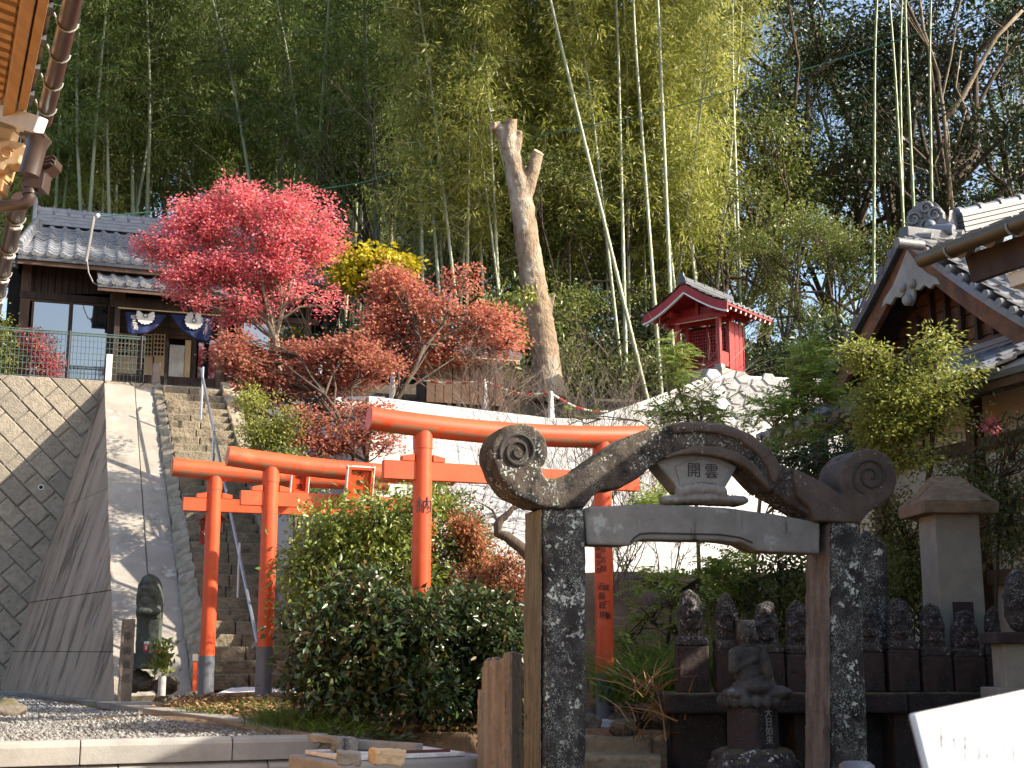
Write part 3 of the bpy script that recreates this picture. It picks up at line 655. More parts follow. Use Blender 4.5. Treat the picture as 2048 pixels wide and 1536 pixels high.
def tiled(parent, o, ux, up_, cols, rows, w, l, me, me0, keep=None, name='tile', flip=1, lift=.02):
    """lay tiles on a slope: o = lower left corner, ux along the eave, up_ up the slope"""
    n = ux.cross(up_).normalized(); k = 0
    for r in range(rows):
        for c in range(cols):
            if keep and not keep((c + .5) * w, (r + .5) * l): continue
            p = o + ux * (c * w) + up_ * (r * l) + n * lift + n * random.uniform(-.004, .004)
            a = random.uniform(-.012, .012); x2 = (ux + up_ * a).normalized(); y2 = n.cross(x2)
            link(name if (r or not me0) else name, me0 if (r == 0 and me0) else me, parent, frame(p, x2, y2, n)); k += 1
    return k
def ridge(parent, a, b, h, w, m, caps=6, endcap=True, ncourse=3):
    d = (b - a).normalized()
    for k in range(ncourse):
        mb = MB(); ww_ = w * (1 - .14 * k); mb.beam(a + Z * (h * (k + .5) / ncourse), b + Z * (h * (k + .5) / ncourse), ww_, h / ncourse - .008); mb.obj('ridge_course', m, parent, bevel=.006)
    n_ = max(2, int((b - a).length / .32))
    for k in range(n_):
        p = a + (b - a) * (k / n_) + Z * (h + .015); q = a + (b - a) * ((k + 1) / n_) + Z * (h + .015)
        mb = MB(); mb.tube([p, p + d * .05, p + d * .051, q + d * .02], [w * .40, w * .40, w * .32, w * .32], 10); mb.obj('ridge_cap', m, parent, auto=40)

# ================================================================ the hall above the steps
FPt = P(60, 650, 27.0)
hall = thing('temple_hall', 'dark timber hall with silver tiled roof and glass doors above the steps', 'hall', PP(150, 780, FPt, V), 0)
def hb(x0, y0, x1, y1, off, dep, m, name='part', bevel=.006, par=None):
    """box on the hall front: pixel rectangle on the facade plane moved off metres towards the viewer, dep thick"""
    pl = FPt - V * off; a = PP((x0 + x1) / 2, (y0 + y1) / 2, pl, V); sx = (PP(x1, (y0 + y1) / 2, pl, V) - PP(x0, (y0 + y1) / 2, pl, V)).dot(U); sz = (PP((x0 + x1) / 2, y0, pl, V).z - PP((x0 + x1) / 2, y1, pl, V).z)
    mb = MB(); mb.box(a + V * (dep / 2), (sx, dep, sz), rot(YAW)); return mb.obj(name, m, par or hall, bevel=bevel)
wd, wb_, wt = MATS['wood_dark'], MATS['wood_brown'], MATS['wood_pale']
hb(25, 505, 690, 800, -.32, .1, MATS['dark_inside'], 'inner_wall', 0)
hb(36, 515, 56, 800, .06, .16, wb_, 'post')
hb(215, 585, 229, 800, .06, .16, wd, 'post'); hb(438, 590, 452, 800, .06, .16, wb_, 'post'); hb(470, 590, 480, 800, .06, .14, wb_, 'post'); hb(610, 560, 622, 800, .06, .14, wb_, 'post')
x = 56
while x < 215: hb(x + .6, 522, x + 13.2, 588, .0, .04, wd, 'plank', .003); x += 13.8
x = 482
while x < 612: hb(x + .6, 560, x + 12.6, 632, .0, .04, wd, 'plank', .003); x += 13.4
hb(40, 588, 222, 602, .08, .12, wd, 'lintel'); hb(452, 632, 640, 644, .08, .12, wb_, 'lintel')
def window(x0, x1, y0, y1, n_, base=None):
    f = hb(x0, y0, x1, y0 + 5, .05, .07, wb_, 'window', 0)
    for k in range(n_):
        a, b = x0 + (x1 - x0) * k / n_, x0 + (x1 - x0) * (k + 1) / n_
        pl = FPt - V * .02; c = PP((a + b) / 2, (y0 + y1) / 2, pl, V); sx = (PP(b, y0, pl, V) - PP(a, y0, pl, V)).dot(U); sz = PP(a, y0, pl, V).z - PP(a, y1, pl, V).z
        mb = MB(); mb.box(c, (sx - .06, .012, sz - .06), rot(YAW)); mb.obj('pane', MATS['glass'], f)
        for xx in (a, b - 4): hb(xx, y0, xx + 4.5, y1, .06, .05, wb_, 'window_bar', 0, f)
    hb(x0, y1 - 6, x1, y1, .055, .06, wb_, 'window_sill', 0, f)
window(58, 216, 602, 790, 2); window(482, 610, 644, 716, 2); hb(452, 716, 640, 790, .0, .05, wb_, 'wainscot')
# porch: back wall, lattice doors, posts, beam, curtain, roof
hb(229, 610, 440, 676, -.1, .05, wb_, 'boarding')
for y in (628, 641, 655, 668): hb(229, y, 440, y + 1.6, -.085, .03, wd, 'batten', 0)
for x0, x1 in ((234, 273), (288, 304), (307, 330)):
    dr = hb(x0, 712, x1, 772, -.06, .03, wt, 'lattice_door', .004)
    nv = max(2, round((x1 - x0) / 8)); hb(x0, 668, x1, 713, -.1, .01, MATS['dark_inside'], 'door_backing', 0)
    for k in range(nv + 1): xx = x0 + (x1 - x0 - 2.2) * k / nv; hb(xx, 668, xx + 2.2, 713, -.05, .025, wt, 'lattice_bar', 0, dr)
    for k in range(6): yy = 668 + 43 * k / 5; hb(x0, yy, x1, yy + 2.2, -.047, .02, wt, 'lattice_rail', 0, dr)
hb(275, 668, 286, 772, -.04, .04, wb_, 'door_stile'); hb(338, 690, 369, 768, -.02, .03, MATS['cloth_white'], 'white_screen', .003); hb(369, 680, 381, 768, .0, .05, wt, 'door_board'); hb(382, 680, 392, 790, .02, .06, wd, 'door_stile')
hb(396, 680, 436, 760, -.05, .012, MATS['glass'], 'pane', 0)
hb(229, 752, 440, 776, .55, .5, wd, 'threshold')
PO = 1.25
hb(226, 596, 237, 790, PO, .13, wd, 'porch_post'); hb(433, 630, 444, 790, PO, .13, wb_, 'porch_post'); hb(330, 632, 337, 790, PO - .4, .08, wd, 'porch_post')
hb(222, 600, 452, 622, PO + .01, .15, wd, 'porch_beam'); hb(216, 574, 455, 581, PO + .03, .12, wb_, 'porch_plate'); hb(222, 583, 252, 600, PO + .02, .17, wb_, 'bracket_arm')
hb(237, 622, 446, 624.5, PO + .03, .03, wt, 'curtain_rod', 0)
# curtain halves with a chrysanthemum crest, gathered to the middle
def curtain(pts_top, pts_bot, cx, cy_, label, chars, cpos, cdir, sgn):
    pl = FPt - V * (PO + .05); rows_ = 10; n_ = len(pts_top); mb = MB(); grid = []
    for r in range(rows_ + 1):
        t = r / rows_
        for k in range(n_):
            a, b = pts_top[k], pts_bot[k]; p = PP(a[0] + (b[0] - a[0]) * t, a[1] + (b[1] - a[1]) * t, pl, V)
            grid.append(p - V * (.035 * sin(k * 1.9 + t * 2.2 * sgn) * t))
    mb.add(grid, [(r * n_ + k, r * n_ + k + 1, (r + 1) * n_ + k + 1, (r + 1) * n_ + k) for r in range(rows_) for k in range(n_ - 1)])
    c = thing('door_curtain', label, 'curtain', grid[0], 0, 'crested navy curtains under the porch beam')
    q = mb.obj('cloth', MATS['noren_blue'], c, smooth=True); s_ = q.modifiers.new('thick', 'SOLIDIFY'); s_.thickness = .006
    pc = pl - V * .06; ce = PP(cx, cy_, pc, V); 
    R_ = .19
    for k in range(16):
        an = 2 * pi * k / 16
        if ce.z + R_ * .95 * sin(an) > PP(cx, 624, pc, V).z: continue
        ax = U * cos(an) + Z * sin(an); ay = U * -sin(an) + Z * cos(an); pts = [ce + ax * .04, ce + ax * .075 + ay * .012]
        poly_ = [ce + ax * .045 - ay * .006, ce + ax * (R_ - .035) - ay * .033] + [ce + ax * (R_ - .035) + (ax * cos(g) + ay * sin(g)) * .033 for g in (-.9, -.3, .3, .9)] + [ce + ax * (R_ - .035) + ay * .033, ce + ax * .045 + ay * .006]
        mb2 = MB(); mb2.prism(poly_, V * .003); mb2.obj('crest_petal', MATS['cloth_white'], c)
    mb2 = MB(); mb2.tube([ce, ce + V * .003], .03, 12); mb2.obj('crest_centre', MATS['cloth_white'], c)
    for i, ch in enumerate(chars):
        o_ = PP(cpos[0] + cdir[0] * i, cpos[1] + cdir[1] * i, pc, V); text(ch, .095, frame(o_, U, Z, -V), MATS['cloth_white'], c)
curtain([(250 + k * 8.2, 624 + k * .6) for k in range(11)], [(256, 668), (266, 669), (275, 669), (284, 668), (293, 666), (302, 662), (310, 657), (317, 651), (323, 644), (328, 637), (332, 632)], 291, 631, 'navy curtain with white flower crest, left half under porch beam', '明王院殿', (266, 635), (2, 7), 1)
curtain([(340 + k * 8.8, 628 + k * .95) for k in range(11)], [(342, 633), (347, 641), (353, 649), (360, 657), (369, 665), (378, 671), (388, 677), (397, 680), (405, 682), (412, 683), (418, 684)], 388, 641, 'navy curtain with white flower crest, right half beside the handrail', 'やくよけ', (415, 642), (-1.6, 8), -1)
# hanging lantern under the porch
lp = PP(350, 596, FPt - V * 1.0, V); ht = thing('hanging_lantern', 'small pale lantern hanging under the porch eave of the tiled hall', 'lantern', lp)
mb = MB(); mb.lathe([(.07, -.16), (.1, -.14), (.1, .1), (.07, .13)], lp, 8); mb.obj('lamp_body', MATS['lamp_paper'], ht); mb = MB(); mb.lathe([(.12, .13), (.03, .2), (.012, .4)], lp, 8); mb.obj('lamp_cap', MATS['wood_dark'], ht)
# main roof
EP = FPt - V * .85; eL = PP(36, 507, EP, V); uL, ve = uv(eL); ze = eL.z; uR = uv(PP(692, 556, EP, V))[0]
rgP = FPt + V * 2.0; rl = PP(78, 452, rgP, V); zr = rl.z; url = uv(rl)[0]; vr = uv(rl)[1]
Lf = UVZ(uL, ve, ze); Rf = UVZ(uR, ve, ze); RL = UVZ(url, vr, zr); RR = UVZ(uR - (url - uL), vr, zr); Lbk = UVZ(uL, 2 * vr - ve, ze); Rbk = UVZ(uR, 2 * vr - ve, ze)
mb = MB(); tk = Z * -.1; mb.prism([Lf, Rf, RR, RL], tk); mb.prism([Lf, RL, Lbk], tk); mb.prism([Rf, Rbk, RR], tk); mb.prism([Lbk, RL, RR, Rbk], tk); rfo = mb.obj('roof', MATS['tile_dark'], hall)
tw, tl = .275, .25; upf = (RL - Lf); upf = (upf - U * upf.dot(U)); SL = upf.length; upf.normalize(); hipk = (url - uL) / SL; WR = uR - uL
TM = tile_mesh('roof_tile', tw, tl, MATS['tile']); TM0 = tile_mesh('eave_tile', tw, tl, MATS['tile'], True)
tiled(hall, Lf, U, upf, int(WR / tw), int(SL / tl), tw, tl, TM, TM0, lambda a, b: b * hipk < a < WR - b * hipk)
upl = (RL - Lf); upl = upl - V * upl.dot(V); SLl = upl.length; upl.normalize(); dL = 2 * (vr - ve)
tiled(hall, Lbk, -V, upl, int(dL / tw), int(SLl / tl), tw, tl, TM, TM0, lambda a, b: b * (vr - ve) / SLl < a < dL - b * (vr - ve) / SLl)
ridge(hall, RL - U * .05, RR, .34, .3, MATS['tile'], ncourse=4)
for a, b in ((Lf + Z * .06, RL + Z * .04), (Rf + Z * .06, RR + Z * .04)): ridge(hall, a, a + (b - a) * .98, .13, .2, MATS['tile'], ncourse=2)
mb = MB(); mb.box(RL - U * .1 + Z * .3, (.09, .34, .5), rot(YAW)); mb.box(RL - U * .1 + Z * .58, (.09, .2, .14), rot(YAW), top=.6); mb.obj('ridge_end', MATS['tile'], hall, bevel=.02)
mb = MB(); mb.beam(Lf + V * .07 - Z * .13, Rf + V * .07 - Z * .13, .05, .12); mb.obj('fascia', wb_, hall)
for k in range(24):
    p = Lf + U * (.15 + k * (WR - .3) / 23) + V * .1 - Z * .12; mb = MB(); mb.beam(p, p + V * .8 + Z * .42, .06, .07); mb.obj('rafter', wb_, hall)
# porch roof
pe = FPt - V * (PO + .5); pl_ = PP(196, 566, pe, V); pr_ = UVZ(uv(PP(470, 590, pe, V))[0], uv(pl_)[1], pl_.z); pt0 = PP(186, 549, FPt - V * .3, V)
upp = Vector((pt0.x, pt0.y, pt0.z)) - pl_; upp = upp - U * upp.dot(U); Lp = upp.length; upp.normalize()
mb = MB(); mb.prism([pl_, pr_, pr_ + upp * Lp, pl_ + upp * Lp], Z * -.07); mb.obj('porch_roof', MATS['tile_dark'], hall)
tiled(hall, pl_, U, upp, int((pr_ - pl_).length / tw), max(3, int(Lp / tl)), tw, tl, TM, TM0)
ridge(hall, pl_ + upp * Lp, pr_ + upp * Lp, .09, .16, MATS['tile'], ncourse=1)
mb = MB(); mb.beam(pl_ - Z * .1 + V * .04, pr_ - Z * .1 + V * .04, .04, .08); mb.obj('fascia', wb_, hall)
for k in range(10):
    p = pl_ + U * (.1 + k * ((pr_ - pl_).length - .2) / 9) + V * .06 - Z * .1; mb = MB(); mb.beam(p, p + upp * Lp * .9, .05, .06); mb.obj('rafter', wb_, hall)
# gable end walls of the hall sides
mb = MB(); a = PP(30, 700, FPt, V); b = PP(648, 700, FPt, V); mb.box(UVZ(uv(a)[0] + .1, vr, (TOPZ + ze) / 2), (.1, 2 * (vr - ve) - 1.6, ze - TOPZ + .6), rot(YAW)); mb.obj('side_wall', wd, hall); mb = MB(); mb.box(UVZ(uv(b)[0], vr, (TOPZ + ze) / 2), (.1, 2 * (vr - ve) - 1.6, ze - TOPZ + .6), rot(YAW)); mb.obj('side_wall', wd, hall)
# mast with its cable on the hall roof
m0 = P(172, 524, 25.9); m1 = P(188, 433, 25.9)
ms = thing('cable_mast', 'slim weathered cable mast leaning on the tiled hall roof', 'mast', m0)
mb = MB(); mb.tube([m0, m1], .032, 8); mb.obj('pole', MATS['cable_grey'], ms); mb = MB(); mb.ball(m1 + Z * .02 + U * .07, .05, 8, 5); mb.obj('insulator', MATS['yew_bright'] if 0 else MATS['white_paint'], ms)
mb = MB(); mb.tube([P(x, y, 25.9) for x, y in ((174, 522), (177, 545), (186, 565), (200, 572))], .014, 5); mb.obj('cable', MATS['cable_grey'], ms)
wr = MB(); wr.tube([P(x, y, D) for x, y, D in ((192, 434, 25.9), (430, 412, 26.5), (720, 366, 27), (1000, 287, 27), (1300, 228, 26.5), (1640, 130, 25.5), (2080, -10, 24))], .012, 5)
w_ = wr.obj('overhead_wire', MATS['wire_green']); _props(w_, 'thin green overhead wire slanting across the bamboo to the hall mast', 'wire')

# ================================================================ the little red shrine
SB = P(1440, 746, 23.4)
rs = thing('red_shrine', 'small vermilion shrine with latticed front and curved tiled gable roof', 'shrine', SB, YAW * 0)
SY = radians(-38)                                     # its front looks to the left of the viewer
sx, sf = Vector((cos(SY), sin(SY), 0)), Vector((sin(SY), -cos(SY), 0))   # right along the front; towards the front
def spp(x, y, off=0): return PP(x, y, SB + sf * off, sf)
def sz_(y): return PP(1440, y, SB, sf).z
SR = MATS['shrine_red']; zb, zt_ = SB.z, sz_(632)
xl = (spp(1356, 700) - SB).dot(sx); xr = .0; wdt = xr - xl
def sbox(x0, x1, d0, d1, z0, z1, m, name, bevel=.006):  # x along front from the right front post, d metres back from the front posts
    c = SB + sx * ((x0 + x1) / 2) - sf * ((d0 + d1) / 2); c.z = (z0 + z1) / 2
    mb = MB(); mb.box(c, (x1 - x0, d1 - d0, z1 - z0), rot(SY)); return mb.obj(name, m, rs, bevel=bevel)
dep = .86; po = .36
sbox(xl - .12, .1, -.1, dep + .1, zb - .35, zb + .09, MATS['concrete'], 'plinth', .01)
for xx in (xl, 0): sbox(xx - .04, xx + .04, -.04, .04, zb, zt_, SR, 'post'); sbox(xx - .07, xx + .07, -.07, .07, zb + .085, zb + .16, MATS['concrete'], 'post_base', .01)
for xx in (xl, 0): sbox(xx - .035, xx + .035, po - .035, po + .035, zb, zt_, SR, 'post')
sbox(xl, 0, dep - .03, dep, zb, zt_, SR, 'back_wall')
for xx in (xl, 0):
    sbox(xx - .012, xx + .012, po, dep, zb + .09, zt_, SR, 'side_wall'); sbox(xx - .014, xx + .014, 0, po, zb + .16, zb + .42, SR, 'side_rail')
    for d in (.56, .72, .88): sbox(xx - .018, xx + .018, d, d + .02, zb + .1, zt_, SR, 'batten', 0)
sbox(xl, 0, po + .03, po + .04, zb + .1, zt_ - .05, MATS['dark_inside'], 'inner_backing', 0)
sbox(xl, 0, po - .01, po + .02, zb + .09, zb + .33, SR, 'door_panel')
for k in range(3): xx = xl + wdt * k / 2; sbox(xx - .02, xx + .02, po - .025, po + .02, zb + .1, zt_, SR, 'door_stile')
for k in range(1, 16): xx = xl + wdt * k / 16; sbox(xx - .008, xx + .008, po - .012, po + .014, zb + .33, zt_ - .1, SR, 'lattice_bar', 0)
for k in range(10): z = zb + .35 + (zt_ - zb - .47) * k / 9; sbox(xl, 0, po - .014, po + .012, z - .008, z + .008, SR, 'lattice_rail', 0)
sbox(xl - .14, .14, -.045, .045, zt_ - .02, zt_ + .08, SR, 'tie_beam'); sbox(xl - .1, .1, po - .04, po + .04, zt_ - .02, zt_ + .08, SR, 'tie_beam')
sbox(xl - .02, .02, -.05, -.046, zt_ - .04, zt_ - .022, MATS['wood_pale'], 'light_strip', 0)
for xx in (xl, 0): sbox(xx - .05, xx + .05, -.3, dep + .25, zt_ + .07, zt_ + .16, SR, 'purlin')
sbox(xl / 2 - .035, xl / 2 + .035, -.03, .03, zt_ + .06, zt_ + .33, SR, 'king_post'); sbox(xl / 2 - .05, xl / 2 + .05, -.36, dep + .3, zt_ + .36, zt_ + .46, SR, 'ridge_beam')
sbox(xl + .02, -.02, .02, .04, zt_ + .06, zt_ + .24, SR, 'gable_board')
# curved roof: profile across the front, from eave to ridge
f0 = -.44; b0 = dep + .35; mid = xl / 2; hw = -xl / 2 + .44
def rz_(t): return zt_ + .06 + .46 * (t ** 1.35)       # t 0 at eave, 1 at ridge
def rpt(side, t, d, dz=0):
    x = mid + side * hw * (1 - t); p = SB + sx * x - sf * d; p.z = rz_(t) + dz; return p
NT = 8
for side in (-1, 1):
    mb = MB()
    for k in range(NT):
        t0, t1 = k / NT, (k + 1) / NT; q = [rpt(side, t0, f0), rpt(side, t1, f0), rpt(side, t1, b0), rpt(side, t0, b0)]; mb.prism(q, (0, 0, .035))
    mb.obj('roof_deck', SR, rs)
    mb = MB(); mb2 = MB()
    for k in range(NT):
        t0, t1 = k / NT, (k + 1) / NT
        mb.prism([rpt(side, t0, f0 - .03, .06), rpt(side, t1, f0 - .03, .06), rpt(side, t1, f0 - .03, -.10), rpt(side, t0, f0 - .03, -.10)], sf * -.04)
        mb2.prism([rpt(side, t0, f0 - .04, -.10), rpt(side, t1, f0 - .04, -.10), rpt(side, t1, f0 - .04, -.13), rpt(side, t0, f0 - .04, -.13)], sf * -.05)
    mb.obj('bargeboard', SR, rs); mb2.obj('bargeboard_trim', MATS['white_paint'], rs)
    cols_ = 9; pitch_ = (b0 - f0 + .1) / cols_
    for c in range(cols_):                             # rows of small tiles, one strip of pantiles each
        for k in range(6):
            t0, t1 = k / 6, (k + 1.15) / 6; d0 = f0 - .05 + c * pitch_
            p = rpt(side, t0, d0, .045); q = rpt(side, min(1, t1), d0, .045); up_ = (q - p); ln = up_.length; up_.normalize(); ux = -sf if side > 0 else -sf
            mb = MB(); n__ = ux.cross(up_); n__ = n__ if n__.z > 0 else -n__
            sec = [(0, .03), (.2, .035), (.45, .0), (.75, .0), (1, .03)]
            a = [p + ux * (s_ * pitch_) + n__ * (h_ + .02) for s_, h_ in sec]; b = [v_ + up_ * ln for v_ in [p + ux * (s_ * pitch_) + n__ * h_ for s_, h_ in sec]]; cc = [v_ - n__ * .02 for v_ in a]
            mb.add(a + b + cc, [(i, i + 1, 6 + i, 5 + i) for i in range(4)] + [(10 + i, 11 + i, i + 1, i) for i in range(4)])
            if k == 0: mb.tube([p + ux * .1 * pitch_ - up_ * .02 + n__ * .02, p + ux * .1 * pitch_ + up_ * .03 + n__ * .02], .028, 8)
            mb.obj('tile', MATS['tile_dark'] if k else MATS['tile'], rs)
    for c in range(9):
        d0 = f0 + .12 + c * (b0 - f0 - .2) / 8; p = rpt(side, .02, d0, -.04); q = rpt(side, .5, d0, -.04); mb = MB(); mb.beam(p, q, .045, .05); mb.obj('rafter', SR, rs)
        mb = MB(); e = (p - q).normalized(); mb.beam(p + e * .001, p + e * .012, .042, .046); mb.obj('rafter_cap', MATS['cloth_white'], rs)
ra = SB + sx * mid - sf * (f0 - .06); ra.z = rz_(1) + .03; rb = SB + sx * mid - sf * (b0 + .05); rb.z = rz_(1) + .03
ridge(rs, ra, rb, .1, .15, MATS['tile_dark'], ncourse=2)
mb = MB(); mb.tube([ra + sf * .03 + Z * .09, ra - sf * .04 + Z * .09], .075, 12); mb.box(ra + Z * .17, (.1, .06, .1), rot(SY), top=.6); mb.obj('ridge_ornament', MATS['tile_dark'], rs, bevel=.01)

# ================================================================ barrier with red and white chain, small shed
BP = [(640, 722, 22.4), (785, 745, 22.2), (970, 762, 21.9), (1102, 786, 21.6)]
ch = thing('barrier_chain', 'red and white plastic chain strung between the white posts', 'chain', P(800, 745, 22.2))
bps = []
for i, (x, y, D) in enumerate(BP):
    t = P(x, y, D); b = P(x, y + 46, D); b.z = min(b.z, hgt(b.x, b.y) + .01)
    lab = ['white barrier post behind the orange maple, nearest the tiled hall', 'white barrier post left of the wooden shed', 'white tapering barrier post right of the wooden shed', 'white barrier post with red foot above the big torii beam'][i]
    o = thing('barrier_post', lab, 'barrier post', b, 0, 'white posts of the chain barrier')
    mb = MB(); mb.lathe([(.09, 0), (.075, .05), (.035, t.z - b.z), (.02, t.z - b.z + .03)], b, 10); mb.obj('cone', MATS['white_paint'], o, auto=40)
    mb = MB(); mb.lathe([(.12, -.04), (.12, .02), (.09, .03)], b, 12); mb.obj('foot', MATS['chain_red'] if i == 3 else MATS['white_paint'], o); bps.append(t)
bps = [bps[0] - U * 1.2 + Z * .1] + bps + [bps[-1] + U * 1.0 - Z * .25]
for a, b in zip(bps, bps[1:]):
    n_ = max(3, int((b - a).length / .13))
    for k in range(n_):
        f = lambda t: a + (b - a) * t - Z * (.10 * sin(pi * t))
        mb = MB(); mb.tube([f(k / n_), f((k + .97) / n_)], .017, 6); mb.obj('link', MATS['chain_red' if k % 2 else 'white_paint'], ch)
sh0 = P(930, 800, 22.9); shd = thing('wooden_shed', 'low wooden shed with small tiled roof half hidden behind the orange maple', 'shed', sh0)
for k in range(9):
    c = sh0 + U * (-.62 + k * .155) + Z * .3; mb = MB(); mb.box(c, (.145, .03, .75), rot(YAW)); mb.obj('plank', MATS['wood_brown'], shd, bevel=.004)
mb = MB(); a = sh0 + U * -.9 + Z * .68 - V * .3; b = sh0 + U * .9 + Z * .68 - V * .3; mb.prism([a, b, b + V * .7 + Z * .3, a + V * .7 + Z * .3], (0, 0, .04)); mb.obj('roof', MATS['wood_pale'], shd)
um = (V * .7 + Z * .3).normalized(); tiled(shd, a + Z * .05, U, um, 7, 3, .26, .25, TM, TM0)
mb = MB(); mb.box(sh0 - Z * .2 + V * .35, (1.4, .6, 1.7), rot(YAW)); mb.obj('body', MATS['wood_dark'], shd)
# ================================================================ three torii over the path to the steps
TY = radians(23); tu, tf = Vector((cos(TY), sin(TY), 0)), Vector((sin(TY), -cos(TY), 0))   # along the beam; towards the viewer
VM, VG, BK = MATS['vermilion_plain'], MATS['grey_paint'], MATS['black_paint']
def torii(label, pl, sp, base_l, base_r, axis, rb, rp, nuki, tablet=None, chars=(), grey=(None, None), letters=()):
    """pl: foot of the left post; axis: beam axis as pixels on the torii's own plane; nuki: left end (x, top, bottom) and right end x"""
    o = thing('torii_gate', label, 'torii', pl, TY, 'vermilion torii gates over the path')
    pp = lambda x, y: PP(x, y, pl, tf)
    ax = [pp(x, y) for x, y in axis]; ss = np.array([(p - pl).dot(tu) for p in ax]); zs = np.array([p.z for p in ax])
    co = np.polyfit(ss, zs, 2); n_ = 28; pts = []
    for k in range(n_ + 1):
        s_ = ss[0] + (ss[-1] - ss[0]) * k / n_; pts.append(Vector((pl.x, pl.y, 0)) + tu * s_ + Z * float(np.polyval(co, s_)))
    mb = MB(); mb.tube(pts, rb, 28); mb.obj('top_beam', MATS['vermilion'], o, auto=40)
    for k, s_ in enumerate((0, sp)):
        f = Vector((pl.x, pl.y, 0)) + tu * s_; zb = (base_l, base_r)[k]; zt = float(np.polyval(co, s_)) - rb * .75; g = .47
        mb = MB(); mb.tube([f + Z * (zb + g), f + Z * zt], rp, 26, cap=False); mb.obj('post', VM, o, auto=40)
        mb = MB(); mb.tube([f + Z * (zb - .1), f + Z * (zb + g)], rp * 1.015, 26); mb.obj('post_sleeve', VG, o, auto=40)
        mb = MB(); mb.tube([f + Z * (zt - .15), f + Z * (zt + rb * .5)], rp * 1.05, 26); mb.obj('collar', VM, o, auto=40)
    (x0, y0, y1), s1 = nuki; a = pp(x0, y0); b = pp(x0, y1); sa = (a - pl).dot(tu); h = a.z - b.z; th = .085
    zz_ = lambda s_: b.z + h / 2 + (0) * s_
    mb = MB(); c0 = Vector((pl.x, pl.y, b.z + h / 2)) + tu * sa; c1 = Vector((pl.x, pl.y, b.z + h / 2)) + tu * s1; mb.beam(c0, c1, th, h); mb.obj('cross_beam', VM, o, bevel=.004)
    for s_ in (0, sp):
        for d in (-1, 1):
            e0 = s_ + d * (rp + .004); e1 = s_ + d * (rp + .13); q = Vector((pl.x, pl.y, b.z + h)) + tf * (th / 2 + .006)
            mb = MB(); mb.prism([q + tu * e0 + Z * .002, q + tu * e1 + Z * .002, q + tu * e1 + Z * .05, q + tu * e0 + Z * .075], tf * -(th + .012)); mb.obj('wedge', VM, o, bevel=.003)
    if tablet:
        (tx0, ty0, tx1, ty1) = tablet; c = pp((tx0 + tx1) / 2, (ty0 + ty1) / 2); w = (pp(tx1, ty0) - pp(tx0, ty0)).dot(tu) * .86; hh = pp(tx0, ty0).z - pp(tx0, ty1).z
        nrm = (tf * cos(.22) - Z * sin(.22)); upv = (Z * cos(.22) + tf * sin(.22)); c = c + tf * (rb + .10); R_ = Matrix((tuple(tu), tuple(-nrm), tuple(upv))).transposed()
        mb = MB(); mb.box(c, (w, .03, hh), R_); tb_ = mb.obj('tablet', VM, o)
        for dx, dz, sw_, sh_ in ((-1, 0, .035, hh + .07), (1, 0, .035, hh + .07), (0, 1, w + .07, .035), (0, -1, w + .07, .035)):
            mb = MB(); mb.box(c + tu * (dx * w / 2) + upv * (dz * hh / 2) + nrm * .02, (sw_, .07, sh_), R_); mb.obj('tablet_frame', VM, tb_, bevel=.004)
            mb = MB(); mb.box(c + tu * (dx * (w / 2 + .0225)) + upv * (dz * (hh / 2 + .0225)) + nrm * .02, (sw_ + .002 if dx == 0 else .012, .078, sh_ if dz == 0 else .012), R_); mb.obj('tablet_edge', MATS['white_paint'], tb_)
        for i, chh in enumerate(chars):
            z_ = hh * (.5 - (i + .6) / (len(chars) + .2)); text(chh, hh / (len(chars) + .6) * .85, frame(c + upv * z_ + nrm * .017, tu, upv, nrm), BK, tb_)
    for chh, x, y, size, k in letters:                 # brush lettering down the posts
        f = Vector((pl.x, pl.y, 0)) + tu * (0, sp)[k]; r_ = ray(x, y); axd = Vector((f.x, f.y, 0)); e = Vector((0, 0, EYE))
        # where the line of sight meets the post
        a_ = r_.x ** 2 + r_.y ** 2; bq = -2 * (r_.x * f.x + r_.y * f.y); cq = f.x ** 2 + f.y ** 2 - (rp + .002) ** 2; dsc = bq * bq - 4 * a_ * cq
        if dsc < 0: continue
        hit = e + r_ * ((-bq - sqrt(dsc)) / (2 * a_)); nn = Vector((hit.x - f.x, hit.y - f.y, 0)).normalized(); xx = Z.cross(nn)
        text(chh, size, frame(hit, xx, Z, nn), BK, o, depth=.001)
    return o
R1 = P(1211, 1440, 14.2); L1 = PP(841, 1250, R1, tf); SP1 = (R1 - L1).dot(tu); L1 = Vector((L1.x, L1.y, R1.z))
tl_ = 1.5
letters = [('納', 848, 1012, .17, 0)]
for i, c_ in enumerate('藤菊次郎'): letters.append((c_, 1196 + i * .6, 1097 + i * 15, .07, 1))
for i, c_ in enumerate('井吉郎'): letters.append((c_, 1206 + i * .6, 1102 + i * 18, .07, 1))
for i, c_ in enumerate('近藤政明'): letters.append((c_, 1202 + i * 1.6, 1174 + i * 19, .08, 1))
for i, c_ in enumerate('城一重'): letters.append((c_, 1212 + i * 2, 1176 + i * 28, .07, 1))
torii('largest vermilion torii, nearest the carved stone gate, its left post rising from the shrubs', L1, SP1, R1.z + .1, R1.z, [(738, 836), (848, 851), (1000, 866), (1190, 874), (1290, 873)], .118, .095, ((766, 920, 957), SP1 + .42), letters=letters)
L2 = P(527, 1376, 16.05); S2 = SP1
torii('middle vermilion torii with framed tablet, its left post in front of the handrail foot', L2, S2, L2.z, L2.z, [(455, 912), (557, 926), (700, 942), (850, 952), (905, 953)], .120, .097, ((481, 981, 1010), S2 + .30), (682, 941, 734, 1000), '大明神', letters=[('納', 557, 1046, .17, 0)])
L3 = P(411, 1390, 16.9)
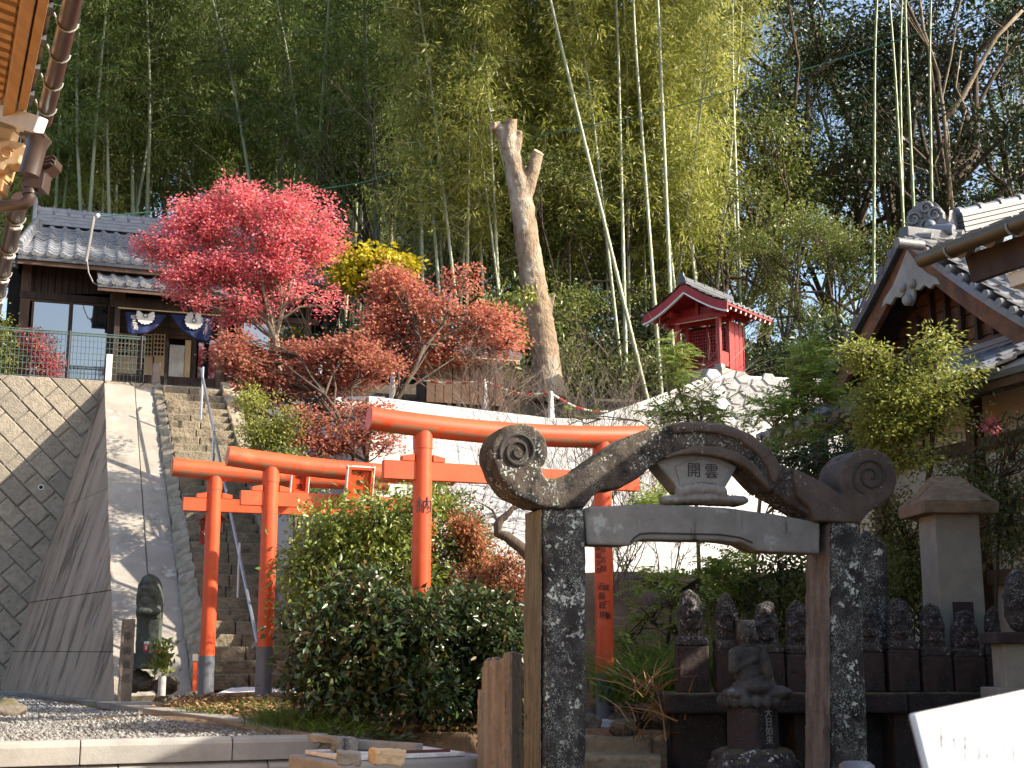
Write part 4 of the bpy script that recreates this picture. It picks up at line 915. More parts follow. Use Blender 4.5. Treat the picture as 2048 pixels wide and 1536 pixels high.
torii('smallest looking vermilion torii nearest the concrete buttress, red lantern beside its post', L3, S2, L3.z, L3.z, [(344, 934), (440, 943), (560, 953), (700, 962), (775, 965)], .118, .092, ((366, 995, 1021), S2 + .30), (574, 949, 606, 988), '天満')
# white pads at the feet
for pts, lab in (([(420, 1392), (470, 1374), (560, 1376), (530, 1392), (478, 1407)], 'white sand patch between the feet of the two left torii'), ([(560, 1382), (600, 1374), (620, 1380), (590, 1390)], 'white sand patch beside the shrubs at the stair foot')):
    q = [PG(x, y, .03) for x, y in pts]; mb = MB(); mb.prism(q, (0, 0, -.1)); o = mb.obj('sand_patch', MATS['sand_white']); _props(o, lab, 'sand')
q = [P(1211 + 100 * cos(t) * (1 + .12 * sin(3 * t)), 1446 + 14 * sin(t), 14.1 - .5 * sin(t)) for t in np.linspace(0, 2 * pi, 14, endpoint=False)]
q = [Vector((R1.x + .42 * cos(t) * (1 + .15 * sin(3 * t)), R1.y - .12 + .3 * sin(t), R1.z)) for t in np.linspace(0, 2 * pi, 16, endpoint=False)]
mb = MB(); mb.prism([p + Z * .015 for p in q], (0, 0, -.1)); o = mb.obj('sand_patch', MATS['sand_white']); _props(o, 'white sand patch round the grey foot of the largest torii', 'sand')

# red lamp on a post, with a second short post
lb = P(402, 1392, 17.45); lm = thing('post_lantern', 'small red roofed lantern on a thin red post behind the left torii', 'lantern', lb, YAW)
zt1, zt0 = P(404, 1036, 17.45).z, P(404, 1088, 17.45).z
mb = MB(); mb.beam(lb - Z * .1, Vector((lb.x, lb.y, zt0)), .07, .07, U); mb.obj('pole', MATS['vermilion_plain'], lm)
cz = Vector((lb.x, lb.y, 0)) + U * .02
mb = MB(); mb.box(cz + Z * (zt0 + .02), (.24, .24, .04), rot(YAW)); mb.box(cz + Z * (zt1 - .06), (.26, .26, .035), rot(YAW)); mb.obj('lamp_base', MATS['shrine_red'], lm)
mb = MB(); mb.box(cz + Z * ((zt0 + zt1) / 2 - .02), (.17, .17, zt1 - zt0 - .12), rot(YAW)); mb.obj('lamp_glass', MATS['lamp_paper'], lm)
for a in (-1, 1):
    for b in (-1, 1): mb = MB(); mb.box(cz + U * (.095 * a) + V * (.095 * b) + Z * ((zt0 + zt1) / 2 - .02), (.025, .025, zt1 - zt0 - .1), rot(YAW)); mb.obj('lamp_bar', MATS['shrine_red'], lm)
for s_ in (-1, 1):
    a = cz + Z * (zt1 + .1); e = cz + U * (.21 * s_) + Z * (zt1 - .05); mb = MB(); mb.prism([a - V * .2, a + V * .2, e + V * .2, e - V * .2], (0, 0, .018)); mb.obj('lamp_roof', MATS['wood_weathered'], lm)
mb = MB(); mb.prism([cz - V * .1 + U * -.13 + Z * (zt1 - .03), cz - V * .1 + U * .13 + Z * (zt1 - .03), cz - V * .1 + Z * (zt1 + .07)], V * .2); mb.obj('lamp_gable', MATS['shrine_red'], lm)
sp_ = P(389, 1388, 17.7); so = thing('short_post', 'short red stake with grey top beside the foot of the lantern post', 'stake', sp_)
mb = MB(); mb.beam(sp_ - Z * .1, P(390, 1322, 17.7), .05, .05, U); mb.obj('stake', MATS['vermilion_plain'], so); mb = MB(); mb.beam(P(390, 1322, 17.7), P(390, 1308, 17.7), .07, .07, U); mb.obj('cap', MATS['cable_grey'], so)

# ================================================================ carved stones
def relief_figure(mb, c, ux, up_, nf, s):
    """a small standing figure carved in relief: halo, head, shoulders, sleeves, robe"""
    R_ = Matrix((tuple(ux), tuple(-nf), tuple(up_))).transposed()
    b = lambda x, z, rx, rz, d=.05: mb.ball(c + ux * (x * s) + up_ * (z * s) + nf * .01, (rx * s, d * s * 3, rz * s), 10, 7, R_)
    b(0, .34, .13, .15); b(0, .12, .23, .12); b(-.2, -.02, .09, .16); b(.2, -.02, .09, .16); b(0, -.05, .16, .12, .045); b(0, -.26, .21, .22); b(-.12, -.42, .13, .08, .04); b(.12, -.42, .13, .08, .04); b(0, .3, .04, .03, .06)
def stele(label, px0, px1, ytop, ymid, ybot, D, yaw=-.2, m='statue_stone', mb_='statue_base', group='carved stone figures in a row on the dark ledge', fig=True, vox=.0095, lean=0, name='stone_figure'):
    c = P((px0 + px1) / 2, ybot, D); w = (px1 - px0) / F * D * 1.0; zm = P(px0, ymid, D).z; zt = P(px0, ytop, D).z
    ux = Vector((cos(yaw), sin(yaw), 0)); nf = Vector((sin(yaw), -cos(yaw), 0)); dp = w * .62
    o = thing(name, label, 'stone figure', c, yaw, group)
    mb = MB(); zz0 = (c.z + zm) / 2; mb.box(Vector((c.x, c.y, zz0)), (w, dp, zm - c.z), rot(yaw, 0, lean * .3)); q = mb.obj('pedestal', MATS[mb_], o, bevel=.02); weather(q, None, .008, .09, 3)
    mb = MB(); h = zt - zm; ww = w * .84
    mb.box(Vector((c.x, c.y, zm + .075 * h)), (w * .96, dp * .98, .15 * h), rot(yaw))
    prof = []
    for t in (-.5, -.51, -.5, -.46, -.36, -.2, 0): pass
    jr = random.uniform; side = [(-.46, .02), (-.5 + jr(0, .05), .3), (-.49 + jr(0, .06), .6), (-.42 + jr(-.03, .08), .78 + jr(-.05, .04)), (-.26 + jr(-.06, .06), .92 + jr(-.05, .02)), (jr(-.1, .1), 1.0)]
    poly = [(x, z) for x, z in side] + [(-x + jr(-.06, .03), z + jr(-.05, .03)) for x, z in side[-2::-1]]
    base = Vector((c.x, c.y, zm)); f0_ = nf * (dp * .3)
    mb.prism([base + ux * (x * ww) + Z * (z * h) + f0_ + ux * (lean * z * h) for x, z in poly], nf * (-dp * .6))
    if fig: relief_figure(mb, base + Z * (h * .55) + f0_, ux, Z, nf, min(h, ww * 1.5) * .78)
    q = mb.obj('relief', MATS[m], o); weather(q, vox, .009, .05)
    return o
LD = 12.4
# the ledge they stand on
lg = thing('stone_ledge', 'long dark stone ledge carrying the row of carved figures', 'ledge', P(1340, 1388, LD + .2))
LY = .08; lu = Vector((cos(LY), sin(LY), 0)); ln = Vector((sin(LY), -cos(LY), 0))
l0 = P(1335, 1387, 12.15); lz = l0.z
x_ = 0
while x_ < 3.5:
    wv = random.uniform(.62, .85); mb = MB(); mb.box(l0 + lu * (x_ + wv / 2) - ln * .3 - Z * .085, (wv - .012, .72, .17), rot(LY)); q = mb.obj('ledge_slab', MATS['ledge_stone'], lg, bevel=.02); weather(q, None, .012, .1, 3); x_ += wv
for xx, ww_ in ((.32, .42), (1.3, .3), (2.2, .3), (3.1, .3)): mb = MB(); mb.box(l0 + lu * xx - ln * .32 - Z * .75, (ww_, .5, 1.2), rot(LY)); q = mb.obj('pier', MATS['ledge_stone'], lg, bevel=.02); weather(q, None, .012, .12, 3)
mb = MB(); mb.box(l0 + lu * 1.75 - ln * .5 - Z * .75, (3.3, .2, 1.2), rot(LY)); mb.obj('back_wall', MATS['ledge_stone'], lg)
def row(px): return LD + .02 + (px - 1340) / 700 * .26
steles = [
 ('first carved stone figure at the left end of the ledge, pale lichen on its head', 1354, 1416, 1178, 1291, 1386, 0),
 ('second carved figure from the left, pale lichen on its hood, left of the seated statue', 1431, 1484, 1184, 1298, 1386, .0),
 ('stone figure with broken slanting top directly right of the seated statue', 1504, 1566, 1202, 1306, 1388, .02),
 ('carved figure with grey bald top half hidden by the right gate pillar', 1573, 1632, 1200, 1308, 1388, 0),
 ('dark carved figure just right of the right gate pillar', 1716, 1766, 1203, 1304, 1384, 0),
 ('carved figure with sloping shoulder in front of the lichened stone tablet', 1776, 1836, 1196, 1299, 1384, 0),
 ('carved figure with rounded head left of the roofed monument shaft', 1842, 1902, 1206, 1312, 1386, 0),
 ('carved figure against the niche of the roofed monument', 1906, 1968, 1220, 1314, 1386, 0),
 ('narrow carved figure with hooded top right of the roofed monument', 1972, 2012, 1212, 1312, 1382, .03)]
for lab, a, b, t, m_, bt_, ln_ in steles: stele(lab, a, b, t, m_, bt_, row((a + b) / 2), LY + random.uniform(-.08, .08), lean=ln_)
# seated figure on a drum
sc_ = P(1507, 1500, 11.2); sw_ = lambda px: px / F * 11.2
sg = thing('seated_statue', 'weathered seated stone figure resting its cheek on a hand, on a drum pedestal', 'statue', sc_)
zf = lambda y: P(1507, y, 11.2).z
mb = MB(); r_ = sw_(50); mb.lathe([(r_, zf(1507)), (r_, zf(1502)), (r_ * .98, zf(1455)), (r_ * .97, zf(1408))], Vector((sc_.x, sc_.y, 0)), 28); q = mb.obj('drum', MATS['statue_base'], sg, auto=40)
for i, c_ in enumerate('大日如来'): 
    an = -.5; nn = Vector((sin(-an) , -cos(an), 0)); text(c_, .075, frame(Vector((sc_.x, sc_.y, zf(1425 + i * 18))) + nn * (r_ * .985), Z.cross(nn), Z, nn), MATS['joint_grey'], sg, depth=.003)
mb = MB(); c = Vector((sc_.x, sc_.y, 0))
for k in range(11): t = 2 * pi * k / 11; mb.ball(c + Vector((cos(t) * r_ * 1.02, sin(t) * r_ * 1.02, zf(1512))), (.13, .13, .07), 8, 6)
for k in range(11): t = 2 * pi * (k + .5) / 11; mb.ball(c + Vector((cos(t) * r_ * 1.2, sin(t) * r_ * 1.2, zf(1532))), (.14, .14, .08), 8, 6)
mb.lathe([(r_ * 1.1, zf(1560)), (r_ * .95, zf(1504))], c, 20); q = mb.obj('lotus_base', MATS['statue_stone'], sg); weather(q, .016, .014, .06)
mb = MB(); mb.lathe([(r_ * 1.3, zf(1640)), (r_ * 1.35, zf(1545))], c, 8); q = mb.obj('foundation', MATS['ledge_stone'], sg)
mb = MB(); s_ = sw_(1)
def sb(px, py, rx, rz, dep_=None, off=0): mb.ball(P(px, py, 11.2) + Vector((0, -off, 0)), (rx * s_, (dep_ or rx) * s_, rz * s_), 12, 9)
sb(1507, 1398, 62, 12, 50); sb(1470, 1388, 30, 14, 40, .06); sb(1548, 1386, 34, 15, 40, .06); sb(1507, 1374, 46, 18, 46, .03)   # seat, crossed legs
sb(1496, 1340, 30, 34, 28); sb(1490, 1312, 34, 20, 27); sb(1494, 1268, 19, 23, 20); sb(1493, 1288, 13, 12, 12)                   # trunk, shoulders, head, neck
sb(1496, 1252, 17, 10, 17); sb(1478, 1276, 5, 9, 6); sb(1509, 1275, 6, 7, 6, .06)
for a, b, r0, r1 in (((1466, 1308), (1463, 1338), 12, 10), ((1463, 1338), (1506, 1318), 10, 8), ((1506, 1318), (1512, 1298), 8, 8), ((1522, 1312), (1532, 1350), 12, 10), ((1532, 1350), (1540, 1374), 10, 9)):
    mb.tube([P(*a, 11.2) + Vector((0, -.07, 0)), P(*b, 11.2) + Vector((0, -.10, 0))], [r0 * s_, r1 * s_], 8); mb.ball(P(*a, 11.2) + Vector((0, -.07, 0)), r0 * s_, 8, 6); mb.ball(P(*b, 11.2) + Vector((0, -.10, 0)), r1 * s_, 8, 6)
for k in range(4): a = P(1476, 1350 + k * 6, 11.2) + Vector((0, -.11, 0)); b = P(1500, 1358 + k * 6, 11.2) + Vector((0, -.13, 0)); d = P(1524, 1352 + k * 6, 11.2) + Vector((0, -.11, 0)); mb.tube([a, b, d], 3.2 * s_, 6)
for k in range(9): t = pi * (k + .5) / 9; mb.ball(c + Vector((cos(t + pi) * .25, sin(t + pi) * .2, zf(1402))), (.05, .05, .055), 8, 6)
q = mb.obj('figure', MATS['statue_light'], sg); weather(q, .008, .006, .04)
# tall tablet, roofed monument, rough stone on its plinth
def block(o, name, px0, px1, y0, y1, D, dep_, m, yaw=0, top=1.0, bevel=.01, rough=0, off=0):
    a = P(px0, (y0 + y1) / 2, D); b = P(px1, (y0 + y1) / 2, D); zt = P((px0 + px1) / 2, y0, D).z; zb = P((px0 + px1) / 2, y1, D).z; w = (b.x - a.x) / (cos(yaw) if not dep_ < 0 else 1)
    mb = MB(); mb.box(Vector(((a.x + b.x) / 2, D + abs(dep_) / 2 - off, (zt + zb) / 2)), (w, abs(dep_), zt - zb), rot(yaw), top=top); q = mb.obj(name, m, o, bevel=bevel)
    if rough: weather(q, None, rough, .08, 3)
    return q
tb = thing('stone_tablet', 'tall pointed stone tablet blotched with pale lichen behind the right gate pillar', 'stone tablet', P(1752, 1385, 12.7), -.2)
a = P(1722, 1385, 12.7); b = P(1786, 1385, 12.7); zt = P(1752, 1082, 12.7).z; zp = P(1752, 1058, 12.7).z
mb = MB(); mb.prism([Vector((a.x, 12.7, a.z)), Vector((b.x, 12.66, a.z)), Vector((b.x, 12.66, zt - .04)), Vector(((a.x * .6 + b.x * .4), 12.7, zp)), Vector((a.x, 12.7, zt))], Vector((.05, .22, 0))); q = mb.obj('slab', MATS['lichen_stone'], tb, bevel=.015); weather(q, None, .012, .08, 3)
mn = thing('roofed_monument', 'tall square grey monument with a mossy hipped stone roof', 'monument', P(1916, 1385, 13.05), .06)
mw = .06; mu = Vector((cos(mw), sin(mw), 0)); mf_ = Vector((sin(mw), -cos(mw), 0)); mc = P(1918, 1385, 13.05); wb2 = .44
def mbox(w, z0, z1, m, name, top=1, bevel=.01, w2=None):
    mb = MB(); mb.box(Vector((mc.x, mc.y, (z0 + z1) / 2)), (w, w2 or w, z1 - z0), rot(mw), top=top); return mb.obj(name, m, mn, bevel=bevel)
mz = lambda y: P(1918, y, 13.0).z
mbox(wb2, mz(1400), mz(1030), MATS['monument_stone'], 'shaft', .985); mbox(wb2 * 1.45, mz(1480), mz(1395), MATS['ledge_stone'], 'base')
mbox(wb2 * 1.62, mz(1032), mz(1010), MATS['monument_cap'], 'eave', 1.03, .012)
h0, h1 = mz(1010), mz(952); e_ = wb2 * .83; k_ = .5; cc = Vector((mc.x, mc.y, 0))
mb = MB(); ring0 = [cc + mu * (e_ * a) + mf_ * (e_ * b) + Z * h0 for a, b in ((-1, 1), (1, 1), (1, -1), (-1, -1))]; ring1 = [cc + mu * (e_ * .62 * a) + mf_ * (e_ * .60 * b) + Z * (h0 + (h1 - h0) * .5) for a, b in ((-1, 1), (1, 1), (1, -1), (-1, -1))]; ring2 = [cc + mu * (e_ * .42 * a) + mf_ * (e_ * .1 * b) + Z * h1 for a, b in ((-1, 1), (1, 1), (1, -1), (-1, -1))]
mb.add(ring0 + ring1 + ring2, [(i, (i + 1) % 4, 4 + (i + 1) % 4, 4 + i) for i in range(4)] + [(4 + i, 4 + (i + 1) % 4, 8 + (i + 1) % 4, 8 + i) for i in range(4)] + [(8, 9, 10, 11), (3, 2, 1, 0)]); q = mb.obj('cap', MATS['monument_cap'], mn, bevel=.02); weather(q, None, .02, .07, 4)
fz = cc + mf_ * (wb2 / 2 * .99); 
for a, b in ((-.11, 0), (.11, 0)): mb = MB(); mb.beam(fz + mu * a + Z * mz(1300), fz + mu * a + Z * mz(1205), .02, .02, mf_); mb.obj('niche_edge', MATS['monument_stone'], mn)
mb = MB(); mb.box(fz + mf_ * .004 + Z * ((mz(1300) + mz(1205)) / 2), (.2, .02, mz(1205) - mz(1300)), rot(mw)); mb.obj('niche', MATS['statue_base'], mn)
pd = thing('plinth_stone', 'rough dark standing stone on a square pale plinth at the right edge', 'standing stone', P(2045, 1380, 11.4), LY)
block(pd, 'plinth', 2010, 2080, 1285, 1380, 11.3, .3, MATS['monument_stone']); block(pd, 'plinth_cap', 1994, 2096, 1264, 1287, 11.22, .42, MATS['statue_base'])
block(pd, 'plinth_foot', 1996, 2096, 1376, 1400, 11.2, .42, MATS['monument_stone'])
mb = MB(); p_ = P(2046, 1200, 11.4); mb.ball(p_ + Vector((0, .05, 0)), (.15, .12, .27), 12, 9); mb.ball(p_ + Vector((.03, .05, -.15)), (.17, .13, .13), 10, 8); q = mb.obj('stone', MATS['statue_stone'], pd); weather(q, .018, .025, .08)
bs = thing('stone_block', 'plain reddish square stone block peeping behind the seated statue head', 'stone block', P(1488, 1330, 12.4)); block(bs, 'block', 1474, 1512, 1240, 1388, 12.35, .18, MATS['statue_base'])

# ================================================================ the stone gate in front
GYAW = radians(19); gu = Vector((cos(GYAW), sin(GYAW), 0)); gf = Vector((sin(GYAW), -cos(GYAW), 0))
G0 = P(1127, 1300, 9.6)
gate = thing('stone_gate', 'weathered carved stone gate with scroll ends, lichened pillars and fan tablet', 'gate', (G0.x, G0.y, -.9), GYAW)
gp = lambda x, y, off=0: PP(x, y, G0 + gf * off, gf)
def gprism(name, pxs, dep_, m, off=0, bevel=.015, rough=.008, sub=3, parent=gate, sc=.1):
    mb = MB(); pts = [gp(x, y, off) for x, y in pxs]; mb.prism(pts, gf * -dep_); q = mb.obj(name, m, parent, bevel=bevel)
    return q
PD = .36
def remesh(q, v, amp, s): return weather(q, v, amp, s)
lp_ = [(1086, 1016), (1168, 1016), (1172, 1100), (1173, 1300), (1172, 1560), (1172, 1900), (1084, 1900), (1086, 1560), (1090, 1300)]
q = gprism('pillar', lp_, PD, MATS['lichen_stone']); remesh(q, .016, .01, .09)
rp_ = [(1664, 1044), (1722, 1042), (1728, 1250), (1738, 1536), (1745, 1900), (1668, 1900), (1664, 1400)]
q = gprism('pillar', rp_, PD, MATS['lichen_stone']); remesh(q, .016, .01, .09)
for pxx, y0, m in ((1086, 1018, 'post_mossy'), (1664, 1046, 'post_brown')):     # the flanks, worn differently from the fronts
    a = gp(pxx, y0); b = gp(pxx, 1880); mb = MB(); k = gu * -.004
    for j in range(3): w0, w1 = .012 + (PD - .02) * j / 3, .012 + (PD - .02) * (j + 1) / 3; mb.prism([a + k - gf * w0, a + k - gf * w1, b + k - gf * w1, b + k - gf * w0], gu * -.014)
    q = mb.obj('pillar_flank', MATS[m], gate); remesh(q, .013, .008, .06)
# beam: left half with its scroll, right half beyond the break
cxs, cys, rx_, ry_ = 1040, 903, 57, 57
circ = lambda cx, cy_, rx, ry, a0, a1, n: [(cx + rx * cos(a0 + (a1 - a0) * k / n), cy_ - ry * sin(a0 + (a1 - a0) * k / n)) for k in range(n + 1)]
left_top = [(1086, 940), (1092, 957), (1120, 955), (1165, 937), (1215, 900), (1262, 871), (1310, 853), (1360, 844), (1410, 842), (1460, 850), (1505, 868), (1540, 896), (1567, 934), (1556, 968), (1543, 985)]
left_bot = [(1522, 962), (1500, 940), (1465, 920), (1430, 911), (1398, 907), (1360, 909), (1330, 917), (1300, 936), (1275, 958), (1246, 975), (1211, 980), (1186, 992), (1166, 1017), (1120, 1018), (1075, 1012), (1030, 990), (1000, 955)]
sc_pts = circ(cxs, cys, rx_, ry_, radians(222), radians(-25), 22)
BD = .33; OB = .02
q = gprism('arch_beam', left_top + left_bot + sc_pts[1:-1], BD, MATS['lichen_stone_mossy'], OB); remesh(q, .017, .012, .1)
right_poly = [(1588, 936), (1610, 945), (1650, 966), (1684, 990), (1698, 1002)] + circ(1738, 956, 57, 59, radians(228), radians(-75), 24) + [(1735, 1030), (1720, 1046), (1632, 1042), (1622, 1015), (1599, 995), (1590, 965)]
q = gprism('arch_beam', right_poly, BD, MATS['arch_stone'], OB); remesh(q, .017, .006, .1)
q = gprism('arch_joint', [(1556, 925), (1590, 938), (1602, 1000), (1640, 1044), (1600, 1020), (1545, 985)], BD * .9, MATS['lichen_stone_mossy'], -.03); remesh(q, .017, .015, .06)
band = [(1350, 868), (1400, 863), (1440, 867), (1480, 880), (1515, 905), (1538, 935), (1545, 960), (1552, 968), (1567, 934), (1540, 896), (1505, 868), (1460, 850), (1410, 842), (1360, 844), (1340, 849)]
q = gprism('arch_band', band, .06, MATS['arch_stone'], OB + .03); remesh(q, .014, .004, .1)
q = gprism('arch_face', [(1318, 925), (1345, 905), (1400, 890), (1440, 893), (1480, 905), (1515, 930), (1540, 968), (1543, 983), (1522, 962), (1500, 940), (1465, 921), (1430, 912), (1398, 908), (1360, 910), (1330, 918)], .05, MATS['arch_stone'], OB + .018); remesh(q, .014, .004, .1)
def spiral(cx, cy_, r0, turns, r1, off, m, wpx=3.4, sgn=1, a0=0):
    n_ = 60; pts = []
    for k in range(n_ + 1):
        t = k / n_; a = a0 + sgn * t * turns * 2 * pi; r = r0 + (r1 - r0) * t; pts.append(gp(cx + r * cos(a), cy_ - r * sin(a), off))
    mb = MB(); mb.tube(pts, [wpx / F * 11 * (1 - .35 * k / n_) for k in range(n_ + 1)], 6); return mb.obj('scroll_shade_line', m, gate)  # dark raised tube stands in for the shade of a groove
spiral(1037, 903, 38, 2.3, 5, OB + .004, MATS['carving_shade'], 3.2, -1, radians(200)); spiral(1741, 952, 38, 1.9, 6, OB + .004, MATS['carving_shade'], 3.2, -1, radians(250))
# lintel with shaped ends
lt_ = [(1168, 1019), (1182, 1013), (1310, 1007), (1460, 1016), (1560, 1030), (1640, 1045), (1640, 1108), (1515, 1102), (1490, 1087), (1440, 1081), (1285, 1079), (1270, 1085), (1262, 1091), (1174, 1089)]
q = gprism('lintel', lt_, .24, MATS['carved_stone'], -.03, bevel=.008); remesh(q, .013, .004, .1)
mb = MB(); pts = [gp(x, y, -.026) for x, y in ((1262, 1085), (1268, 1076), (1280, 1068), (1300, 1066), (1440, 1069), (1480, 1075), (1505, 1085))]; mb.tube(pts, .007, 5); mb.obj('lintel_shade_line', MATS['carving_shade'], gate)  # dark tube along the lintel, painted shade of its groove
for pts in ([(1312, 925), (1330, 914), (1360, 908), (1400, 907), (1440, 913), (1475, 933), (1452, 975), (1445, 984), (1362, 984), (1352, 972)],):
    q = gprism('fan_tablet', pts[:], .20, MATS['carved_stone'], -.03, bevel=.008); remesh(q, .012, .003, .1)
fr = [(1351, 932), (1375, 921), (1405, 917), (1435, 923), (1462, 938), (1443, 972), (1425, 966), (1403, 963), (1380, 967), (1362, 976), (1351, 932)]
mb = MB(); mb.tube([gp(x, y, -.026) for x, y in fr], .006, 5); mb.obj('tablet_moulding', MATS['carved_stone'], gate)
for ch_, x, y in (('開', 1388, 942), ('雲', 1423, 944)): text(ch_, .118, frame(gp(x, y, -.028), gu, Z, gf), MATS['carving_shade'], gate, depth=.003)
mb = MB()
for k in range(9): mb.ball(gp(1358 + k * 11, 985 - 7 * sin(pi * k / 8), -.03), (.035, .05, .05), 8, 6)
for k in range(12): mb.ball(gp(1330 + k * 14, 1001 - 4 * sin(pi * k / 11), -.05), (.05, .06, .035), 8, 6)
mb.box(gp(1405, 1003, -.12), (.62, .14, .05), rot(GYAW)); q = mb.obj('carved_leaves', MATS['carved_stone'], gate); weather(q, .011, .006, .04)

# ================================================================ things on the ground
def rock(name, label, px, py, D, r, m='rock', squash=.7, n=1, seed=0, group=None, cat='rock', parent=None):
    c = P(px, py, D)
    if not parent: c.z = min(hgt(c.x, c.y) + r * .32, c.z + .12)
    mb = MB(); mb.ball(c, (r, r * random.uniform(.7, 1), r * squash), 14, 10, rot(random.uniform(0, 3)), 0); mb.ball(c + Vector((random.uniform(-.5, .5) * r, random.uniform(-.3, .3) * r, -.1 * r)), (r * .7, r * .7, r * squash * .75), 12, 8)
    q = mb.obj(name, MATS[m], parent, smooth=True, origin=c) if parent else mb.obj(name, MATS[m], None, smooth=True, origin=c, label=label, cat=cat, group=group)
    weather(q, r * .09, r * .3, r * .7); return q
# little roadside figure by the buttress
jz = thing('niche_statue', 'small dark green carved stone figure on rocks against the concrete buttress', 'statue', P(296, 1385, 17.75), .1)
c = P(296, 1310, 17.75); pxm = 17.75 / F
mb = MB(); base = c
mb.box(c + Z * (.36), (45 * pxm, .22, .74), rot(.1)); h_ = 158 * pxm
side = [(-.46, .45), (-.5, .72), (-.44, .86), (-.28, .95), (0, 1.0)]; poly = side + [(-x, z) for x, z in side[-2::-1]]
mb.prism([c + Vector((x * 46 * pxm - .01, -.12, z * h_)) for x, z in poly], (0, .2, 0)); relief_figure(mb, c + Vector((-.02, -.13, h_ * .76)), Vector((1, 0, 0)), Z, Vector((0, -1, 0)), .42)
mb.ball(c + Vector((.01, -.13, h_ * .53)), (.17, .1, .06), 10, 7); q = mb.obj('figure', MATS['stele_green'], jz); weather(q, .012, .008, .06)
mb = MB(); mb.box(P(296, 1322, 17.6), (72 * pxm, .34, 30 * pxm), rot(.1), top=1.12); q = mb.obj('tray', MATS['stele_green'], jz, bevel=.015); weather(q, None, .012, .08, 3)
for i, (x, y, r) in enumerate(((272, 1362, .19), (290, 1368, .15), (332, 1370, .17))): rock('footing_rock', '', x, y, 17.7, r, parent=jz)
for i, (x, lab) in enumerate(((292, 'red and white drink can on the stone tray, left one before the green figure'), (313, 'red and white drink can on the stone tray, right one above the leafy vase'))):
    p = P(x, 1305, 17.5); o = thing('drink_can', lab, 'can', p, 0, 'drink cans offered to the small figure'); mb = MB(); mb.lathe([(.03, 0), (.033, .01), (.033, .12), (.028, .135)], p, 12); mb.obj('can_body', MATS['can_red'], o, auto=40)
    mb = MB(); mb.lathe([(.034, .105), (.034, .12), (.03, .138)], p, 12); mb.obj('can_top', MATS['can_white'], o); mb = MB(); mb.box(p + Vector((.008, -.033, .06)), (.025, .004, .05)); mb.obj('can_print', MATS['can_white'], o)
vb = P(323, 1388, 17.3); vz = thing('flower_vase', 'white tube vase with bright green leaf sprigs before the small figure', 'vase', vb)
mb = MB(); mb.lathe([(.05, -.02), (.05, .2), (.053, .22), (.042, .22)], vb, 12); mb.obj('tube', MATS['vase_white'], vz, auto=40)
n_ = 170; t = rng.uniform(0, 1, n_); pp_ = np.array(vb)[None] + np.stack([rng.normal(0, .075, n_) * (1.2 - .5 * t), rng.normal(0, .05, n_), .22 + .44 * t], 1)
v_, f_ = leafquads(pp_, np.stack([rng.normal(0, .5, n_), rng.normal(-.2, .5, n_), rng.uniform(.2, 1, n_)], 1), unit(rng.normal(0, 1, (n_, 3)) + np.array([0, -1, .3])), rng.uniform(.07, .12, n_), rng.uniform(.03, .045, n_))
link('leaves', npmesh('leaves', v_ - np.array(vb)[None], f_, MATS['bush_bright']), vz)
mk = P(247, 1400, 17.1); mo = thing('inscribed_post', 'narrow lichened stone post with worn lettering left of the green figure', 'stone post', mk, .25)
zt = P(250, 1238, 17.1).z; mb = MB(); mb.box(Vector((mk.x + .01, mk.y, (mk.z + zt) / 2 - .05)), (.165, .15, zt - mk.z + .1), rot(.25), top=.97); q = mb.obj('shaft', MATS['stele_marker'], mo, bevel=.02); weather(q, None, .012, .06, 4)
nn = Vector((sin(.25), -cos(.25), 0)); xx = Vector((cos(.25), sin(.25), 0))
for i, c_ in enumerate('奉供養塔'): text(c_, .11, frame(Vector((mk.x + .012, mk.y, zt - .22 - i * .17)) + nn * .077, xx, Z, nn), MATS['stele_green'], mo, depth=.003)
small = [(352, 1388), (368, 1386), (383, 1390), (398, 1393), (378, 1398), (330, 1395), (345, 1397)]
for i, (x, y) in enumerate(small): rock('small_rock', 'small dark rock among those edging the foot of the buttress', x, y, 17.2, random.uniform(.05, .085), group='small rocks at the buttress foot')
rock('flat_boulder', 'dark rounded boulder at the left edge of the gravel court', 8, 1398, 15.0, .24, squash=.42)
for x, y, D, r, lab in ((1176, 1465, 13.6, .16, 'brown rock in front of the largest torii foot'), (1262, 1428, 14.0, .22, 'flat brown rock right of the largest torii foot'), (1350, 1432, 12.9, .24, 'long pale brown rock left of the stone ledge'), (1248, 1478, 13.0, .17, 'dark brown rock beside the stone garden steps'), (1190, 1415, 14.6, .2, 'dark rock behind the largest torii foot'), (1300, 1500, 12.3, .3, 'big mossy rock right of the stone garden steps'), (1345, 1470, 12.2, .25, 'dark upright rock against the stone ledge'), (1275, 1200, 18.2, .35, 'brown rock on the slope below the white wall'), (1345, 1212, 17.6, .3, 'pale pinkish rock on the slope above the grass'), (1410, 1225, 17.4, .3, 'grey rock on the slope behind the first carved figure')):
    rock('garden_rock', lab, x, y, D, r, squash=.6)
for i, (x, y, D, r) in enumerate(((1545, 712, 24.0, .2), (1585, 722, 24.0, .22), (1530, 735, 23.8, .2), (1560, 742, 23.7, .18), (1610, 735, 24.1, .2), (1640, 745, 24, .2))):
    rock('bank_rock', 'brown rock in the earth bank right of the red shrine', x, y, D, r, squash=.7, group='rocks in the bank beside the red shrine')
gs = thing('garden_steps', 'two worn stone steps climbing between the stone gate pillars', 'steps', P(1220, 1520, 12))
for y0, D, w in ((1478, 12.6, .9), (1512, 12.1, 1.0), (1548, 11.6, 1.1), (1600, 11.2, 1.2)):
    p = P(1205, y0, D); mb = MB(); mb.box(p + Vector((.02, .2, -.08)), (w, .46, .17), rot(-.1)); q = mb.obj('step', MATS['step_stone'], gs, bevel=.03); weather(q, None, .02, .14, 3)
